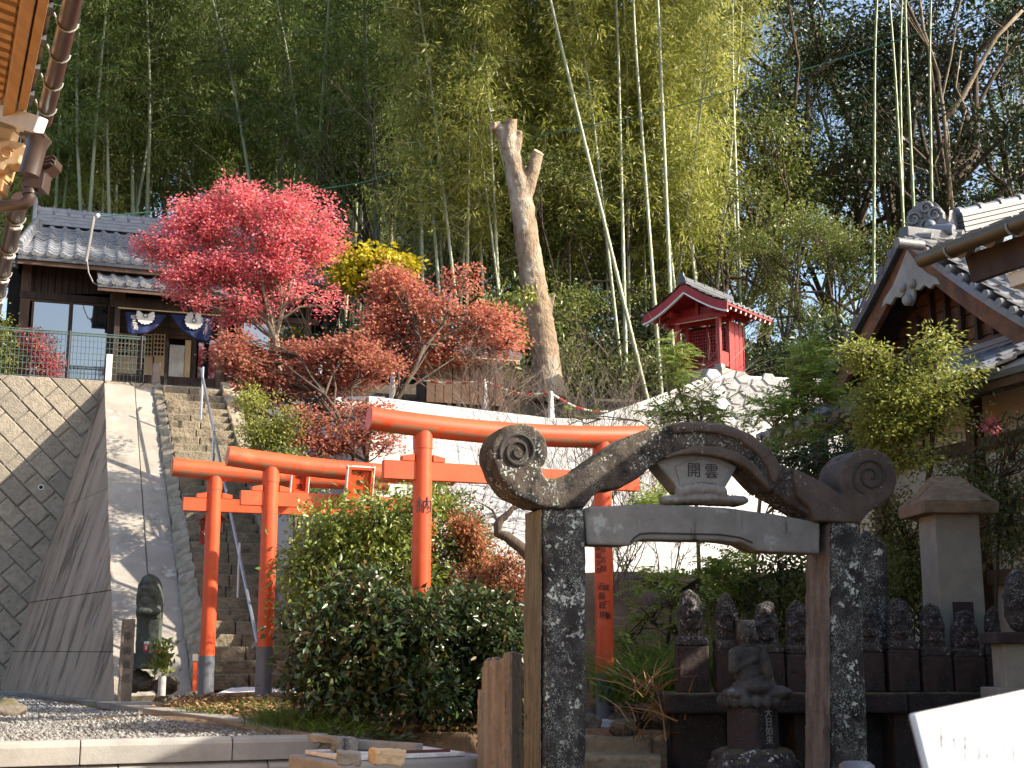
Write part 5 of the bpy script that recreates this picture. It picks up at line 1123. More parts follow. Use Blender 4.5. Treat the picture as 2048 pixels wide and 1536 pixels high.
# weathered timber post
wp = P(1000, 1536, 10.2); wo = thing('timber_post', 'split weathered timber post with ragged top left of the stone gate', 'timber post', (wp.x, wp.y, -.9), -.3)
gx = Vector((cos(-.35), sin(-.35), 0)); gy = Vector((-sin(-.35), cos(-.35), 0)); cen_ = P(1001, 1400, 10.2)
w_ = .26; cols = [-.5, -.42, -.33, -.22, -.1, .02, .14, .22, .3, .42, .5]
tops_ = [1320, 1315, 1322, 1318, 1316, 1321, 1320, 1305, 1304, 1306, 1306]
mb = MB(); 
for i in range(10):
    a, b = cols[i] + (.012 if i in (2, 6, 7) else -.01), cols[i + 1] - (.006 if i in (1, 6) else -.01)
    for dlt in (0, 1):
        z1 = P(1001, tops_[i] + random.uniform(-3, 4) + dlt * 3, 10.2).z; c0 = Vector((cen_.x, cen_.y, 0)) + gx * ((a + b) / 2 * w_) + gy * (-.06 + .11 * dlt + random.uniform(-.008, .008))
        if i < 2 and dlt == 0: z1 = min(z1, P(1001, 1378, 10.2).z)
        mb.box(c0 + Z * ((z1 - .95) / 2 ), ((b - a) * w_ + .004, .115, z1 + .95), rot(-.35))
q = mb.obj('timber', MATS['wood_weathered'], wo); weather(q, .0075, .009, .05)
mb = MB(); mb.box(Vector((cen_.x, cen_.y, 0)) + Z * ((P(1001, 1335, 10.2).z - .95) / 2), (w_ * .9, .16, P(1001, 1335, 10.2).z + .95), rot(-.35)); mb.obj('core', MATS['wood_weathered'], wo)
# moss-grey plank leaning on the gate's left pillar side is the pillar's own flank; low stone counter with trays
ct = thing('stone_counter', 'low rough concrete counter at the end of the kerb, left of the timber post', 'counter', PZ(850, 1530, -.02))
cA = PZ(676, 1528, -.03); cB = PZ(1003, 1514, -.03); cd = (cB - cA).normalized(); cn = Vector((-cd.y, cd.x, 0))
cBk = PZ(930, 1495, -.03); dp_ = max(.5, (cBk - cA).dot(cn))
mb = MB(); mb.prism([cA, cB, cB + cn * dp_, cA + cn * dp_], (0, 0, -.9)); q = mb.obj('block', MATS['kerb_concrete'], ct, bevel=.02)
mb = MB(); f0_, f1_ = cA + cd * .10 + cn * .16, cB - cd * .22 + cn * .16; mb.prism([f0_ + Z * .004, f1_ + Z * .004, f1_ + cn * (dp_ - .25) + Z * .004, f0_ + cn * (dp_ - .25) + Z * .004], (0, 0, .03))
o = mb.obj('white_tray', MATS['frp_tray'], None, bevel=.006, origin=f0_); _props(o, 'white rough faced flat board lying on the concrete counter', 'board')
mb = MB(); mb.beam(f0_ + Z * .045 + cd * .35 + cn * .1, f1_ + Z * .045 - cd * .1 + cn * .06, .02, .02); o = mb.obj('maroon_strip', MATS['maroon'], None, origin=f0_); _props(o, 'thin maroon strip across the white board on the counter', 'strip')
bl = [((742, 1500), (806, 1526), (.22, .13, .10), .5, 'yellowish split stone block resting on the white board', 'wood_pale'), ((676, 1506), (718, 1526), (.16, .14, .085), .2, 'pale grey stone block at the end of the kerb', 'monument_stone'), ((668, 1476), (708, 1502), (.17, .17, .11), .35, 'grey speckled stone cube tipped on the kerb end', 'carved_stone'), ((636, 1468), (672, 1488), (.3, .1, .05), -.5, 'beige broken paving piece leaning by the kerb end', 'path_slab')]
for (x0, y0), (x1, y1), size, yw, lab, m in bl:
    c = P((x0 + x1) / 2, (y0 + y1) / 2, 9.35 if y0 > 1490 else 10.4); mb = MB(); mb.box(c, size, rot(yw, .05, .08)); o = mb.obj('stone_piece', MATS[m], None, bevel=.01, origin=c); _props(o, lab, 'stone block'); weather(o, None, .014, .05, 3)
for x0, x1, lab in ((706, 830, 'narrow stone kerb piece behind the counter'),):
    a, b = P(706, 1488, 10.6), P(840, 1497, 10.4); mb = MB(); mb.beam(a, b, .12, .07); o = mb.obj('kerb_piece', MATS['path_slab'], None, bevel=.01, origin=a); _props(o, lab, 'stone')
# grey cap at the bottom edge, notice board close to the viewer
gc = P(1714, 1545, 6.0); o = thing('bollard', 'dark blue grey rounded bollard top at the bottom edge below the right pillar', 'bollard', (gc.x, gc.y, -.9))
mb = MB(); mb.lathe([(.075, -.9 - gc.z), (.078, .0), (.074, .03), (.055, .045), (.0, .05)], gc, 20); mb.obj('cap', MATS['slate_cap'], o, smooth=True)
n0, n1 = P(1834, 1426, 1.28), P(2048, 1379, 2.05); n2 = n0 + (Vector(((n1 - n0).y, -(n1 - n0).x, 0)).normalized() * .2 - Z) * .1
sb_ = thing('notice_board', 'white glossy notice board with columns of faint grey lettering, bottom right corner', 'notice board', n0)
ex = (n1 - n0); ey = (n2 - n0).normalized(); W_ = ex.length; ex.normalize(); nrm = ey.cross(ex).normalized(); ey = ex.cross(nrm).normalized() * 1; 
if nrm.y > 0: nrm = -nrm
if ey.z > 0: ey = -ey
mb = MB(); H_ = .32; mb.prism([n0, n0 + ex * 1.1, n0 + ex * 1.1 + ey * H_, n0 + ey * H_], -nrm * .008); mb.obj('panel', MATS['sign_white'], sb_, bevel=.002)
colx = [(1882, 1470, '説板下'), (1908, 1458, 'とご致し、'), (1930, 1458, 'この供養塔'), (1958, 1506, '造立'), (1974, 1506, '寄進'), (1990, 1456, '下段には'), (2010, 1504, '安永'), (2026, 1504, '記念'), (2042, 1504, '一千')]
for x, y, s_ in colx:
    for i, c_ in enumerate(s_): text(c_, .0115, frame(PP(x, y + i * 15, n0, nrm) + nrm * .0006, ex, -ey, nrm), MATS['sign_print'], sb_, depth=.0001, bold=.0003)
mb = MB(); lg0 = n0 + ex * .55 + ey * .3 - nrm * .05; mb.beam(Vector((lg0.x, lg0.y, -.95)), lg0 + nrm * .04 - ey * .0, .06, .06, (1, 0, 0)); mb.obj('board_leg', MATS['steel'], sb_)
# ================================================================ gabled temple on the right
GA = P(1812, 478, 16.0) + U * .64
tg = thing('gabled_temple', 'old timber temple with tiled gable, dark bargeboards and cream plaster wall', 'temple', (GA.x + 1, GA.y, 0))
qp = lambda x, y, off=0: PP(x, y, GA - U * off, U)    # a pixel on the gable plane, moved off metres towards the viewer's left
gL, gR = qp(1640, 776, .64), qp(2040, 660, .64); gz = (gL.z + gR.z) / 2
half = ((gL - GA).dot(V) - (gR - GA).dot(V)) / 2; gv0 = uv(GA)[1]; gu0 = uv(GA)[0]; rise = GA.z - gz
# gable: v across, t 0 at foot .. 1 at apex, slightly hollow slope
def gs_(side, t, off=0, dz=0):
    v = gv0 + side * (half * (1 - t)); z = gz + rise * (t * .86 + .14 * t * t) + dz; return UVZ(gu0 - off, v, z)
N_ = 9
def strip_(name, z0, z1, off0, off1, m, t0=0, t1=1, sides=(-1, 1)):
    for sd in sides:
        mb = MB()
        for k in range(N_):
            a, b = t0 + (t1 - t0) * k / N_, t0 + (t1 - t0) * (k + 1) / N_
            mb.prism([gs_(sd, a, off0, z0), gs_(sd, b, off0, z0), gs_(sd, b, off0, z1), gs_(sd, a, off0, z1)], U * (off0 - off1))
        mb.obj(name, m, tg)
strip_('bargeboard', -.30, -.03, .62, .54, MATS['wood_gable'], -.02, 1)
strip_('eave_soffit', -.06, .0, .60, -.1, MATS['wood_dark'], -.05, 1)
strip_('roof_slab', .0, .06, .66, -4.2, MATS['tile_dark'], -.06, 1)
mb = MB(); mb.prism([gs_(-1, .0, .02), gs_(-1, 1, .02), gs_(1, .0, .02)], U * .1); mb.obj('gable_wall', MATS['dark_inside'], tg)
for k in range(-6, 7):                                  # upright slats and boards behind them
    v = k / 7; t = 1 - abs(v); a = gs_(1 if v > 0 else -1, 1 - abs(v), .12, -.32); b = UVZ(gu0 - .12, uv(a)[1], gz + .12)
    if a.z > b.z + .1: mb = MB(); mb.beam(b, a, .05, .06, U); mb.obj('gable_slat', MATS['wood_dark'], tg)
for k in range(8):
    z = gz + .14 + k * .16; w = half * (1 - (z - gz) / rise) - .12
    if w > .1: mb = MB(); mb.beam(UVZ(gu0 - .05, gv0 - w, z), UVZ(gu0 - .05, gv0 + w, z), .03, .145); mb.obj('gable_board', MATS['wood_gable'], tg, bevel=.004)
mb = MB(); mb.beam(UVZ(gu0 - .2, gv0 - half * .95, gz + .06), UVZ(gu0 - .2, gv0 + half * .95, gz + .06), .14, .12); mb.obj('gable_sill', MATS['wood_brown'], tg, bevel=.01)
mb = MB(); mb.beam(UVZ(gu0 - .3, gv0 - half * 1.0, gz - .05), UVZ(gu0 - .3, gv0 + half * 1.0, gz - .05), .1, .08); mb.obj('gable_sill', MATS['wood_gable'], tg, bevel=.01)
# pale carved pendant under the apex
pp_ = [(0, -.16), (.16, -.36), (.34, -.56), (.55, -.70), (.60, -.80), (.48, -.76), (.40, -.80), (.30, -.72), (.18, -.76), (.10, -.72), (.075, -.84), (0, -.92)]
pen = [(a, b) for a, b in pp_] + [(-a, b) for a, b in pp_[-2:0:-1]]
mb = MB(); mb.prism([UVZ(gu0 - .64, gv0 - a * 1.0, GA.z + b * .95 + .02) for a, b in pen], U * .05); mb.obj('gable_pendant', MATS['kerb_concrete'], tg, bevel=.012)
mb = MB(); mb.ball(UVZ(gu0 - .67, gv0, GA.z - .78), .07, 10, 8); mb.ball(UVZ(gu0 - .66, gv0 - .1, GA.z - .6), .06, 8, 6); mb.ball(UVZ(gu0 - .66, gv0 + .1, GA.z - .6), .06, 8, 6); mb.obj('pendant_boss', MATS['kerb_concrete'], tg, smooth=True)
# tiles: near slope, verge caps on both slopes
T2 = tile_mesh('roof_tile', .27, .25, MATS['tile_old'], amp=.055); T20 = tile_mesh('eave_tile', .27, .25, MATS['tile_old'], True, amp=.055)
eo = gs_(-1, -.06, .66, .06); up2 = (gs_(-1, 1, .66, .06) - eo); S2 = up2.length; up2.normalize()
tiled(tg, eo, U, up2, 15, int(S2 / .25), .27, .25, T2, T20, lift=.0)
for sd in (-1, 1):
    nn = int(S2 / .25)
    for k in range(nn):
        t = -.05 + 1.03 * k / nn; p = gs_(sd, t, .70, .09); q = gs_(sd, t + 1.03 / nn, .70, .09); mb = MB()
        mb.tube([p - U * .02, p + U * .30], .058, 9); mb.beam(p - U * .0 - Z * .07, q - U * .0 - Z * .07, .03, .075); mb.obj('verge_tile', MATS['tile_dark' if sd > 0 else 'tile_old'], tg, auto=40)  # darker tile on the far slope holds its shade in the colour
# descending ridge on the near slope
a = gs_(-1, .85, -1.1, .12); b = gs_(-1, .02, -1.1, .12); ridge(tg, b, a, .14, .2, MATS['tile_old'], ncourse=2)
# skirt roof below the gable with its eave, rafters, wall
SE = P(2048, 727, 13.0); se_u = uv(SE)[0]; se_z = SE.z; v_near, v_far = 6.5, uv(PP(1520, 850, SE, U))[1]
skt = UVZ(gu0 - .3, 0, gz - .06); dxs = skt.x
eA, eB = UVZ(se_u, v_near, se_z), UVZ(se_u, v_far, se_z); tA, tB = UVZ(gu0 - .25, v_near, gz - .08), UVZ(gu0 - .25, v_far, gz - .08)
mb = MB(); mb.prism([eA, eB, tB, tA], (0, 0, -.07)); mb.obj('skirt_roof', MATS['tile_dark'], tg)
ups = (tA - eA); Ls = ups.length; ups.normalize()
T3 = tile_mesh('skirt_tile', .27, .25, MATS['tile_old'], amp=.05); T30 = tile_mesh('skirt_eave_tile', .27, .25, MATS['tile_old'], True, amp=.05)
vmin = 10.8
tiled(tg, UVZ(se_u, v_far, se_z), -V, ups, int((v_far - vmin) / .27), max(3, int(Ls / .25)), .27, .25, T3, T30)
for k in range(3): mb = MB(); z = gz - .06 + .05 * k; mb.beam(UVZ(gu0 - .3 + .03 * k, v_near + 4, z), UVZ(gu0 - .3 + .03 * k, v_far - .2, z), .14, .045); mb.obj('flashing_course', MATS['tile_old'], tg, bevel=.006)
mb = MB(); mb.beam(UVZ(se_u + .06, v_near, se_z - .11), UVZ(se_u + .06, v_far, se_z - .11), .06, .10); mb.obj('eave_board', MATS['wood_brown'], tg)
v = v_near + 3
while v < v_far: mb = MB(); mb.beam(UVZ(se_u + .1, v, se_z - .15), UVZ(se_u + 1.2, v, se_z + .18), .07, .08); mb.obj('rafter', MATS['wood_dark'], tg); v += .26
wu = se_u + .85
mb = MB(); mb.box(UVZ(wu + .1, (v_near + v_far - .6) / 2, (se_z - .6) / 2), (.12, v_far - .6 - v_near, se_z + .9), rot(YAW)); mb.obj('plaster_wall', MATS['plaster'], tg)
WPl = UVZ(wu, 10, 0)
for px in (1953, 1760, 1640): p = PP(px, 860, WPl, U); mb = MB(); mb.box(UVZ(wu - .02, uv(p)[1], (se_z - .6) / 2), (.16, .15, se_z + .9), rot(YAW)); mb.obj('wall_post', MATS['wood_brown'], tg, bevel=.008)
for py, h_ in ((897, .14), (868 - 120, .12), (1160, .16)):
    z = PP(1930, py, WPl, U).z; mb = MB(); mb.beam(UVZ(wu - .0, v_near, z), UVZ(wu - .0, v_far - .5, z), .14, h_); mb.obj('wall_rail', MATS['wood_brown'], tg, bevel=.008)
mb = MB(); mb.box(UVZ(gu0 + 2.2, gv0, gz / 2), (4.2, half * 2 - .4, gz + .8), rot(YAW)); mb.obj('body', MATS['plaster'], tg)
# high ridge with its scrolled end tile
ra = P(1912, 428, 16.6); rb2 = P(2110, 384, 17.6)
for k in range(5): mb = MB(); mb.beam(ra - Z * (.04 + .068 * k), rb2 - Z * (.04 + .068 * k), .2 + .02 * k, .058); mb.obj('ridge_course', MATS['tile_dark'], tg, bevel=.006)
d = (rb2 - ra)
for k in range(5):
    p, q = ra + d * (k / 5), ra + d * ((k + 1) / 5); mb = MB(); e = (q - p).normalized(); mb.tube([p, p + e * .08, p + e * .081, q + e * .02], [.085, .085, .06, .06], 10); mb.obj('ridge_cap', MATS['tile_old'], tg, auto=40)  # paler tile than the courses, sunlight on the caps put into colour
mb = MB(); mb.prism([ra + Z * .06, ra + Z * .04 + U * .02, ra - Z * .42 + U * .12, ra - Z * .42 - U * .1], d.normalized() * -.12); mb.obj('ridge_stop', MATS['tile_old'], tg)
oc = P(1856, 440, 16.4); mb = MB(); R_ = rot(YAW - .9)
opr = [(-.30, -.30), (-.32, -.08), (-.22, .0), (-.24, .12), (-.12, .22), (.0, .25), (.12, .2), (.2, .08), (.2, -.02), (.32, -.12), (.30, -.30)]
ox_ = R_ @ Vector((1, 0, 0)); oy = R_ @ Vector((0, 1, 0)); mb.prism([oc + ox_ * a + Z * b - oy * .05 for a, b in opr], oy * .12)
for a, b, r in ((-.16, .02, .10), (.1, .04, .09), (-.24, -.18, .09), (.24, -.2, .09), (0, -.1, .1), (0, .14, .08)):
    n_ = 16; mb.tube([oc + ox_ * (a + r * cos(t) * (1 - t / 12)) + Z * (b + r * sin(t) * (1 - t / 12)) - oy * .07 for t in np.linspace(0, 8, n_)], .022, 5)
mb.obj('ridge_end_tile', MATS['tile_old'], tg, auto=40)
for (x, y, D, s_) in ((1900, 468, 16.3, .14), (1880, 455, 16.2, .12), (1838, 470, 16.0, .1)):
    c = P(x, y, D); mb = MB(); mb.tube([c - ox_ * .16, c + ox_ * .16 - Z * .05], s_ * .55, 9); mb.ball(c - ox_ * .12 + Z * .05, s_ * .6, 9, 7); mb.obj('cloud_tile', MATS['tile_old'], tg, auto=40)
mb = MB(); c = P(1802, 486, 15.4); mb.tube([c - U * .06, c + U * .3], .062, 12); mb.obj('apex_cap', MATS['tile_old'], tg, auto=40)
mb = MB(); c = gs_(1, .98, .66, .12); mb.beam(c, c + U * 2.6, .2, .14); mb.obj('ridge_base', MATS['tile_dark'], tg, bevel=.02)

# ================================================================ near building on the right: only its eave shows
nb0 = P(1842, 521, 9.9); nb1 = P(2070, 433, 8.85); nd = (nb1 - nb0); nd.z = 0; nd.normalize(); nr = Vector((-nd.y, nd.x, 0)); nr = nr if nr.x > 0 else -nr
nb = thing('near_building', 'near building at the right edge showing its gutter, dark fascia and cream soffit', 'building', (nb0.x + 2, nb0.y - 2, -.9))
e0 = Vector(nb0); e1 = e0 + nd * 6.5
mb = MB(); mb.tube([e0, e1], .058, 12); mb.obj('gutter', MATS['copper_gutter'], nb, auto=40)
for k in range(10):
    p = e0 + nd * (.32 + .62 * k); mb = MB(); mb.tube([p + nr * .06 + Z * .05] + [p + nr * (.066 * cos(t)) - Z * (.066 * sin(t)) for t in np.linspace(pi, 0, 7)] + [p + nr * .16 - Z * .03], .009, 5); mb.obj('gutter_bracket', MATS['cable_grey'], nb)
fo = nr * .17 - Z * .08
mb = MB(); mb.prism([e0 + nd * .28 + fo + Z * .06, e1 + fo + Z * .06, e1 + fo - Z * .16, e0 + nd * .34 + fo - Z * .16], nr * .05); mb.obj('fascia', MATS['wood_dark'], nb)
mb = MB(); a = e0 + nd * .62 + nr * .22 - Z * .25; b = e1 + nr * .22 - Z * .25; mb.prism([a, b, b - Z * .10, a - Z * .10 + nd * .06], nr * .03); mb.obj('soffit_edge', MATS['wood_pale'] if 0 else MATS['plaster'], nb)
mb = MB(); a = e0 + nd * .62 + nr * .25 - Z * .34; b = e1 + nr * .25 - Z * .34; mb.prism([a, b, b + nr * 3.2 + Z * .02, a + nr * 3.2 + Z * .02], (0, 0, .03)); mb.obj('soffit', MATS['plaster'], nb)
sl = (nr * 1 + Z * .42).normalized(); r0 = e0 + nr * .06 + Z * .05
mb = MB(); mb.prism([r0, e1 + nr * .06 + Z * .05, e1 + sl * 5.2 + Z * .05, r0 + sl * 3.0 + nd * .1, ], (0, 0, -.08)); mb.prism([r0 + sl * 3.0 + nd * .1, e1 + sl * 5.2 + Z * .05, e1 + nr * 9.4, r0 + nr * 6.4 + nd * 1.6], (0, 0, -.08)); mb.obj('roof', MATS['tile_dark'], nb)  # unseen slopes shaped to shade the gate yet let sun reach the small tree
TN = tile_mesh('near_tile', .29, .26, MATS['tile_old'], amp=.07); TN0 = tile_mesh('near_eave_tile', .29, .26, MATS['tile_old'], True, amp=.075)
tiled(nb, e1 + nr * .03 + Z * .07, -nd, sl, int(6.5 / .29), 4, .29, .26, TN, TN0)
c = e0 + nr * 3.6 + nd * 4.0; mb = MB(); mb.box(Vector((c.x, c.y, 1.05)), (5.0, 5.0, 3.9), rot(atan2(nr.y, nr.x))); mb.obj('wall', MATS['plaster'], nb)  # unseen body continued out of view to cast shade on the gate

# ================================================================ near building at the left: eave, gutters, brackets
ldv = Vector((-sin(radians(23.4)), cos(radians(23.4)), 0)); lr = Vector((cos(radians(23.4)), sin(radians(23.4)), 0))   # along the eave away from us; outwards
q0 = P(146, 0, 8.0); q1 = PP(86, 268, q0, lr); q1.z = q0.z; L_ = (q1 - q0).dot(ldv)
lbd = thing('near_hall_eave', 'near hall at the left edge showing brown gutter, rafters and pale carved bracket', 'building', (q0.x - 3, q0.y, -.9))
s0 = q0 - ldv * 3.5; s1 = q0 + ldv * (L_)
mb = MB(); mb.tube([s0, s1], .062, 14); mb.obj('gutter', MATS['gutter_brown'], lbd, auto=40)
k = .0
for f_ in np.arange(-3.3, L_, .52):
    p = q0 + ldv * float(f_); mb = MB(); mb.tube([p - lr * .09 + Z * .05] + [p + lr * (.068 * cos(t)) - Z * (.068 * sin(t)) for t in np.linspace(pi, 0, 8)], .0075, 5); mb.obj('gutter_bracket', MATS['cable_grey'], lbd)
    mb = MB(); mb.tube([p - lr * .22 + Z * .08, p - lr * .1 + Z * .08], .055, 9); mb.obj('eave_tile', MATS['tile_dark'], lbd)
inn = -lr; sl2 = (inn + Z * .22).normalized(); top0 = q0 - lr * .1 + Z * .05
mb = MB(); mb.prism([s0 - lr * .1 + Z * .10, s1 - lr * .1 + Z * .10, s1 - lr * .1 + Z * .12 + (inn + Z * .42).normalized() * 4.5, s0 - lr * .1 + Z * .12 + (inn + Z * .42).normalized() * 4.5], (0, 0, .12)); mb.obj('roof', MATS['tile_dark'], lbd)
for off, w_, dz in ((.175, .075, .02), (.265, .095, -.0)): mb = MB(); mb.beam(s0 - lr * off + Z * dz, s1 - lr * off + Z * dz, w_ - .01, .09); mb.obj('eave_beam', MATS['wood_tan'], lbd, bevel=.008)
mb = MB(); a0, a1 = s0 - lr * .30 + Z * .09, s1 - lr * .30 + Z * .09; mb.prism([a0, a1, a1 + sl2 * 3, a0 + sl2 * 3], (0, 0, .03)); mb.obj('soffit', MATS['wood_pale'], lbd)
for f_ in np.arange(-3.3, L_ - .1, .15):
    p = q0 + ldv * float(f_) - lr * .32 + Z * .035; mb = MB(); mb.beam(p, p + sl2 * 2.6, .08, .07); mb.obj('rafter', MATS['wood_tan'], lbd)
# white capped beam crossing at the eave corner, carved nose below it
wa = P(-40, 214, 10.0); wb3 = P(82, 252, 9.7); mb = MB(); mb.beam(wa, wb3, .10, .13); mb.obj('white_beam', MATS['white_paint'], lbd, bevel=.008)
for (x0, y0, x1, y1, D, h_, m) in ((-40, 245, 42, 258, 9.95, .09, 'wood_pale'), (-40, 262, 30, 276, 9.9, .09, 'wood_pale'), (-40, 338, 22, 350, 9.9, .13, 'wood_tan'), (-40, 368, 12, 376, 9.9, .10, 'wood_tan')):
    mb = MB(); mb.beam(P(x0, y0, D), P(x1, y1, D), .14, h_); mb.obj('bracket_arm', MATS[m], lbd, bevel=.008)
cn_ = [(-40, 288), (-5, 283), (20, 280), (45, 285), (56, 298), (50, 306), (42, 312), (38, 325), (26, 330), (14, 330), (4, 340), (-40, 345)]
mb = MB(); pl9 = P(10, 310, 9.75); mb.prism([PP(x, y, pl9, (0, -1, 0)) for x, y in cn_], (0, .16, 0)); mb.obj('carved_nose', MATS['wood_pale'], lbd, bevel=.012)
mb = MB(); mb.tube([PP(14 + 14 * cos(t) * (1 - t / 14), 306 - 14 * sin(t) * (1 - t / 14), pl9 - Vector((0, .005, 0)), (0, -1, 0)) for t in np.linspace(.3, 8, 18)], .008, 5); mb.obj('carved_scroll', MATS['wood_tan'], lbd)
bk = P(64, 262, 10.1); mb = MB(); mb.box(bk - Z * .15, (.16, .14, .36), rot(.4)); mb.obj('corner_post', MATS['gutter_brown'], lbd, bevel=.02)
# rainwater heads and pipes
gy2 = 9.6
mb = MB(); h0 = P(77, 278, gy2); hd = (P(58, 350, gy2) - h0); mb.tube([h0, h0 + hd * .25, h0 + hd], [.10, .075, .075], 14); mb.obj('gutter_end', MATS['gutter_brown'], lbd, auto=40)
mb = MB(); mb.beam(h0 - Vector((.12, 0, 0)) + Z * .015, h0 + Vector((.075, 0, 0)) + Z * .0, .16, .03); mb.obj('gutter_lip', MATS['gutter_brown'], lbd, bevel=.006)
bx_ = P(66, 350, 9.9)
mb = MB(); pl_ = P(66, 350, 9.85); mb.prism([PP(x, y, pl_, (0, -1, 0)) for x, y in ((42, 362), (48, 345), (88, 322), (92, 310), (112, 316), (110, 330), (90, 345), (84, 378), (44, 372))], (0, .16, 0)); mb.obj('rain_head', MATS['gutter_brown'], lbd, bevel=.008)
for k in range(3): mb = MB(); mb.beam(PP(84, 324 + 6 * k, pl_, (0, -1, 0)) - Vector((0, .01, 0)), PP(112 - 3 * k, 316 + 7 * k, pl_, (0, -1, 0)) - Vector((0, .01, 0)), .1, .014); mb.obj('rain_head_rib', MATS['gutter_brown'], lbd)
mb = MB(); mb.tube([P(60, 372, 9.9), P(60, 388, 9.9), P(58, 400, 9.9), P(48, 408, 9.9), P(34, 410, 9.9), P(-60, 420, 9.9)], .048, 12); mb.obj('downpipe', MATS['gutter_brown'], lbd, smooth=True)
mb = MB(); mb.tube([P(60, 380, 9.9), P(60, 389, 9.9)], .06, 12); mb.obj('pipe_collar', MATS['gutter_brown'], lbd, auto=40)
# lower gutter running on towards the far corner
g0 = P(34, 425, 10.6); g1 = PP(-14, 636, g0, lr); g1.z = g0.z
mb = MB(); mb.tube([g0 - ldv * .35, g0 + (g1 - g0)], .066, 14); mb.obj('gutter', MATS['gutter_brown'], lbd, auto=40)
for t in (.03, .27, .5, .72, .93):
    p = g0 + (g1 - g0) * t; mb = MB(); mb.tube([p + lr * (.076 * cos(a)) - Z * (.076 * sin(a)) for a in np.linspace(pi, 0, 8)], .008, 5); mb.obj('gutter_bracket', MATS['cable_grey'], lbd)
    mb = MB(); mb.tube([p - lr * .03 - Z * .085 + ldv * .05, p - lr * .0 - Z * .11, p + lr * .04 - Z * .1, p + lr * .05 - Z * .07], .013, 6); mb.obj('gutter_hook', MATS['white_paint'], lbd)
mb = MB(); mb.prism([g0 - lr * .12 + Z * .06 - ldv * .3, g1 - lr * .12 + Z * .06, g1 - lr * 3 + Z * .6, g0 - lr * 3 + Z * .6 - ldv * .3], (0, 0, .1)); mb.obj('lower_roof', MATS['tile_dark'], lbd)
mb = MB(); mb.beam(g0 - lr * .16 - Z * .0 - ldv * .3, g1 - lr * .16, .06, .12); mb.obj('lower_eave_board', MATS['wood_dark'], lbd)
c = q0 + ldv * 1 - lr * 4.3; mb = MB(); mb.box(Vector((c.x, c.y, 1.4)), (4.6, 9, 4.8), rot(radians(23.4))); mb.obj('wall', MATS['wood_tan'], lbd)
# ================================================================ growing things
RS = np.random.RandomState
def bl(px, py, rx, ry, D, rd=None):                     # a lump of crown seen at a pixel: centre and radii in metres
    k = D / F; return (np.array(P(px, py, D)), np.array([rx * k, rd if rd else (rx + ry) * .5 * k, ry * k]))
def sample(blobs, n, R, shell=.45, clump=1.1, thr=.0):
    vol = np.array([b[1].prod() ** .8 for b in blobs]); vol /= vol.sum(); out = []; who = []
    while len(out) < n:
        i = R.choice(len(blobs), p=vol); d = R.normal(0, 1, 3); d /= np.linalg.norm(d); p = blobs[i][0] + d * blobs[i][1] * R.uniform(0, 1) ** shell
        if mnoise.noise(Vector(p * clump)) < thr and R.uniform() < .85: continue
        out.append(p); who.append(i)
    return np.array(out), np.array(who)
def leaves_at(tw, per, L, W, spread, R, out=None, droop=.3, flat=0., up=.5, jitter=1.0):
    """per leaves round every twig point; spread in metres; out = outward axis of each twig"""
    n = len(tw) * per; c = np.repeat(tw, per, 0)
    p = c + R.normal(0, 1, (n, 3)) * np.array(spread)
    o = unit(p - c) if out is None else np.repeat(out, per, 0) + R.normal(0, .6, (n, 3)) * jitter
    d = unit(o + R.normal(0, .5, (n, 3)) - np.array([0, 0, droop])); 
    if flat: d[:, 2] *= 1 - flat
    nr = unit(R.normal(0, 1, (n, 3)) * (1 - up) + np.array([0, 0, 1.0]) * up + .25 * np.array([.6, -.8, 0]))
    return leafquads(p, d, nr, R.uniform(.7, 1.25, n) * L, R.uniform(.75, 1.25, n) * W)
def pinnate_at(tw, R, length=.3, pairs=8, pL=.065, pW=.024, droop=.25):
    L, W = pL, pW
    n = len(tw); d = unit(np.stack([R.normal(0, 1, n), R.normal(-.2, 1, n), R.uniform(-.4, .9, n)], 1)); t = np.linspace(.15, 1, pairs)
    sag = np.array([0, 0, -droop * length])
    base = tw[:, None] + d[:, None] * (t[None, :, None] * length) + sag * (t ** 2)[None, :, None]
    side = unit(np.cross(d, np.array([0, 0, 1.0]) + R.normal(0, .25, (n, 3))))
    P_ = []; D_ = []
    for s in (1, -1): P_.append(base); D_.append(np.repeat(side[:, None] * s + d[:, None] * .45 - np.array([0, 0, .18]), pairs, 1))
    P_ = np.concatenate(P_, 1).reshape(-1, 3); D_ = np.concatenate(D_, 1).reshape(-1, 3); m = len(P_)
    return leafquads(P_, D_, unit(np.array([0, 0, 1.0]) + R.normal(0, .35, (m, 3))), R.uniform(.8, 1.2, m) * L, R.uniform(.8, 1.2, m) * W)
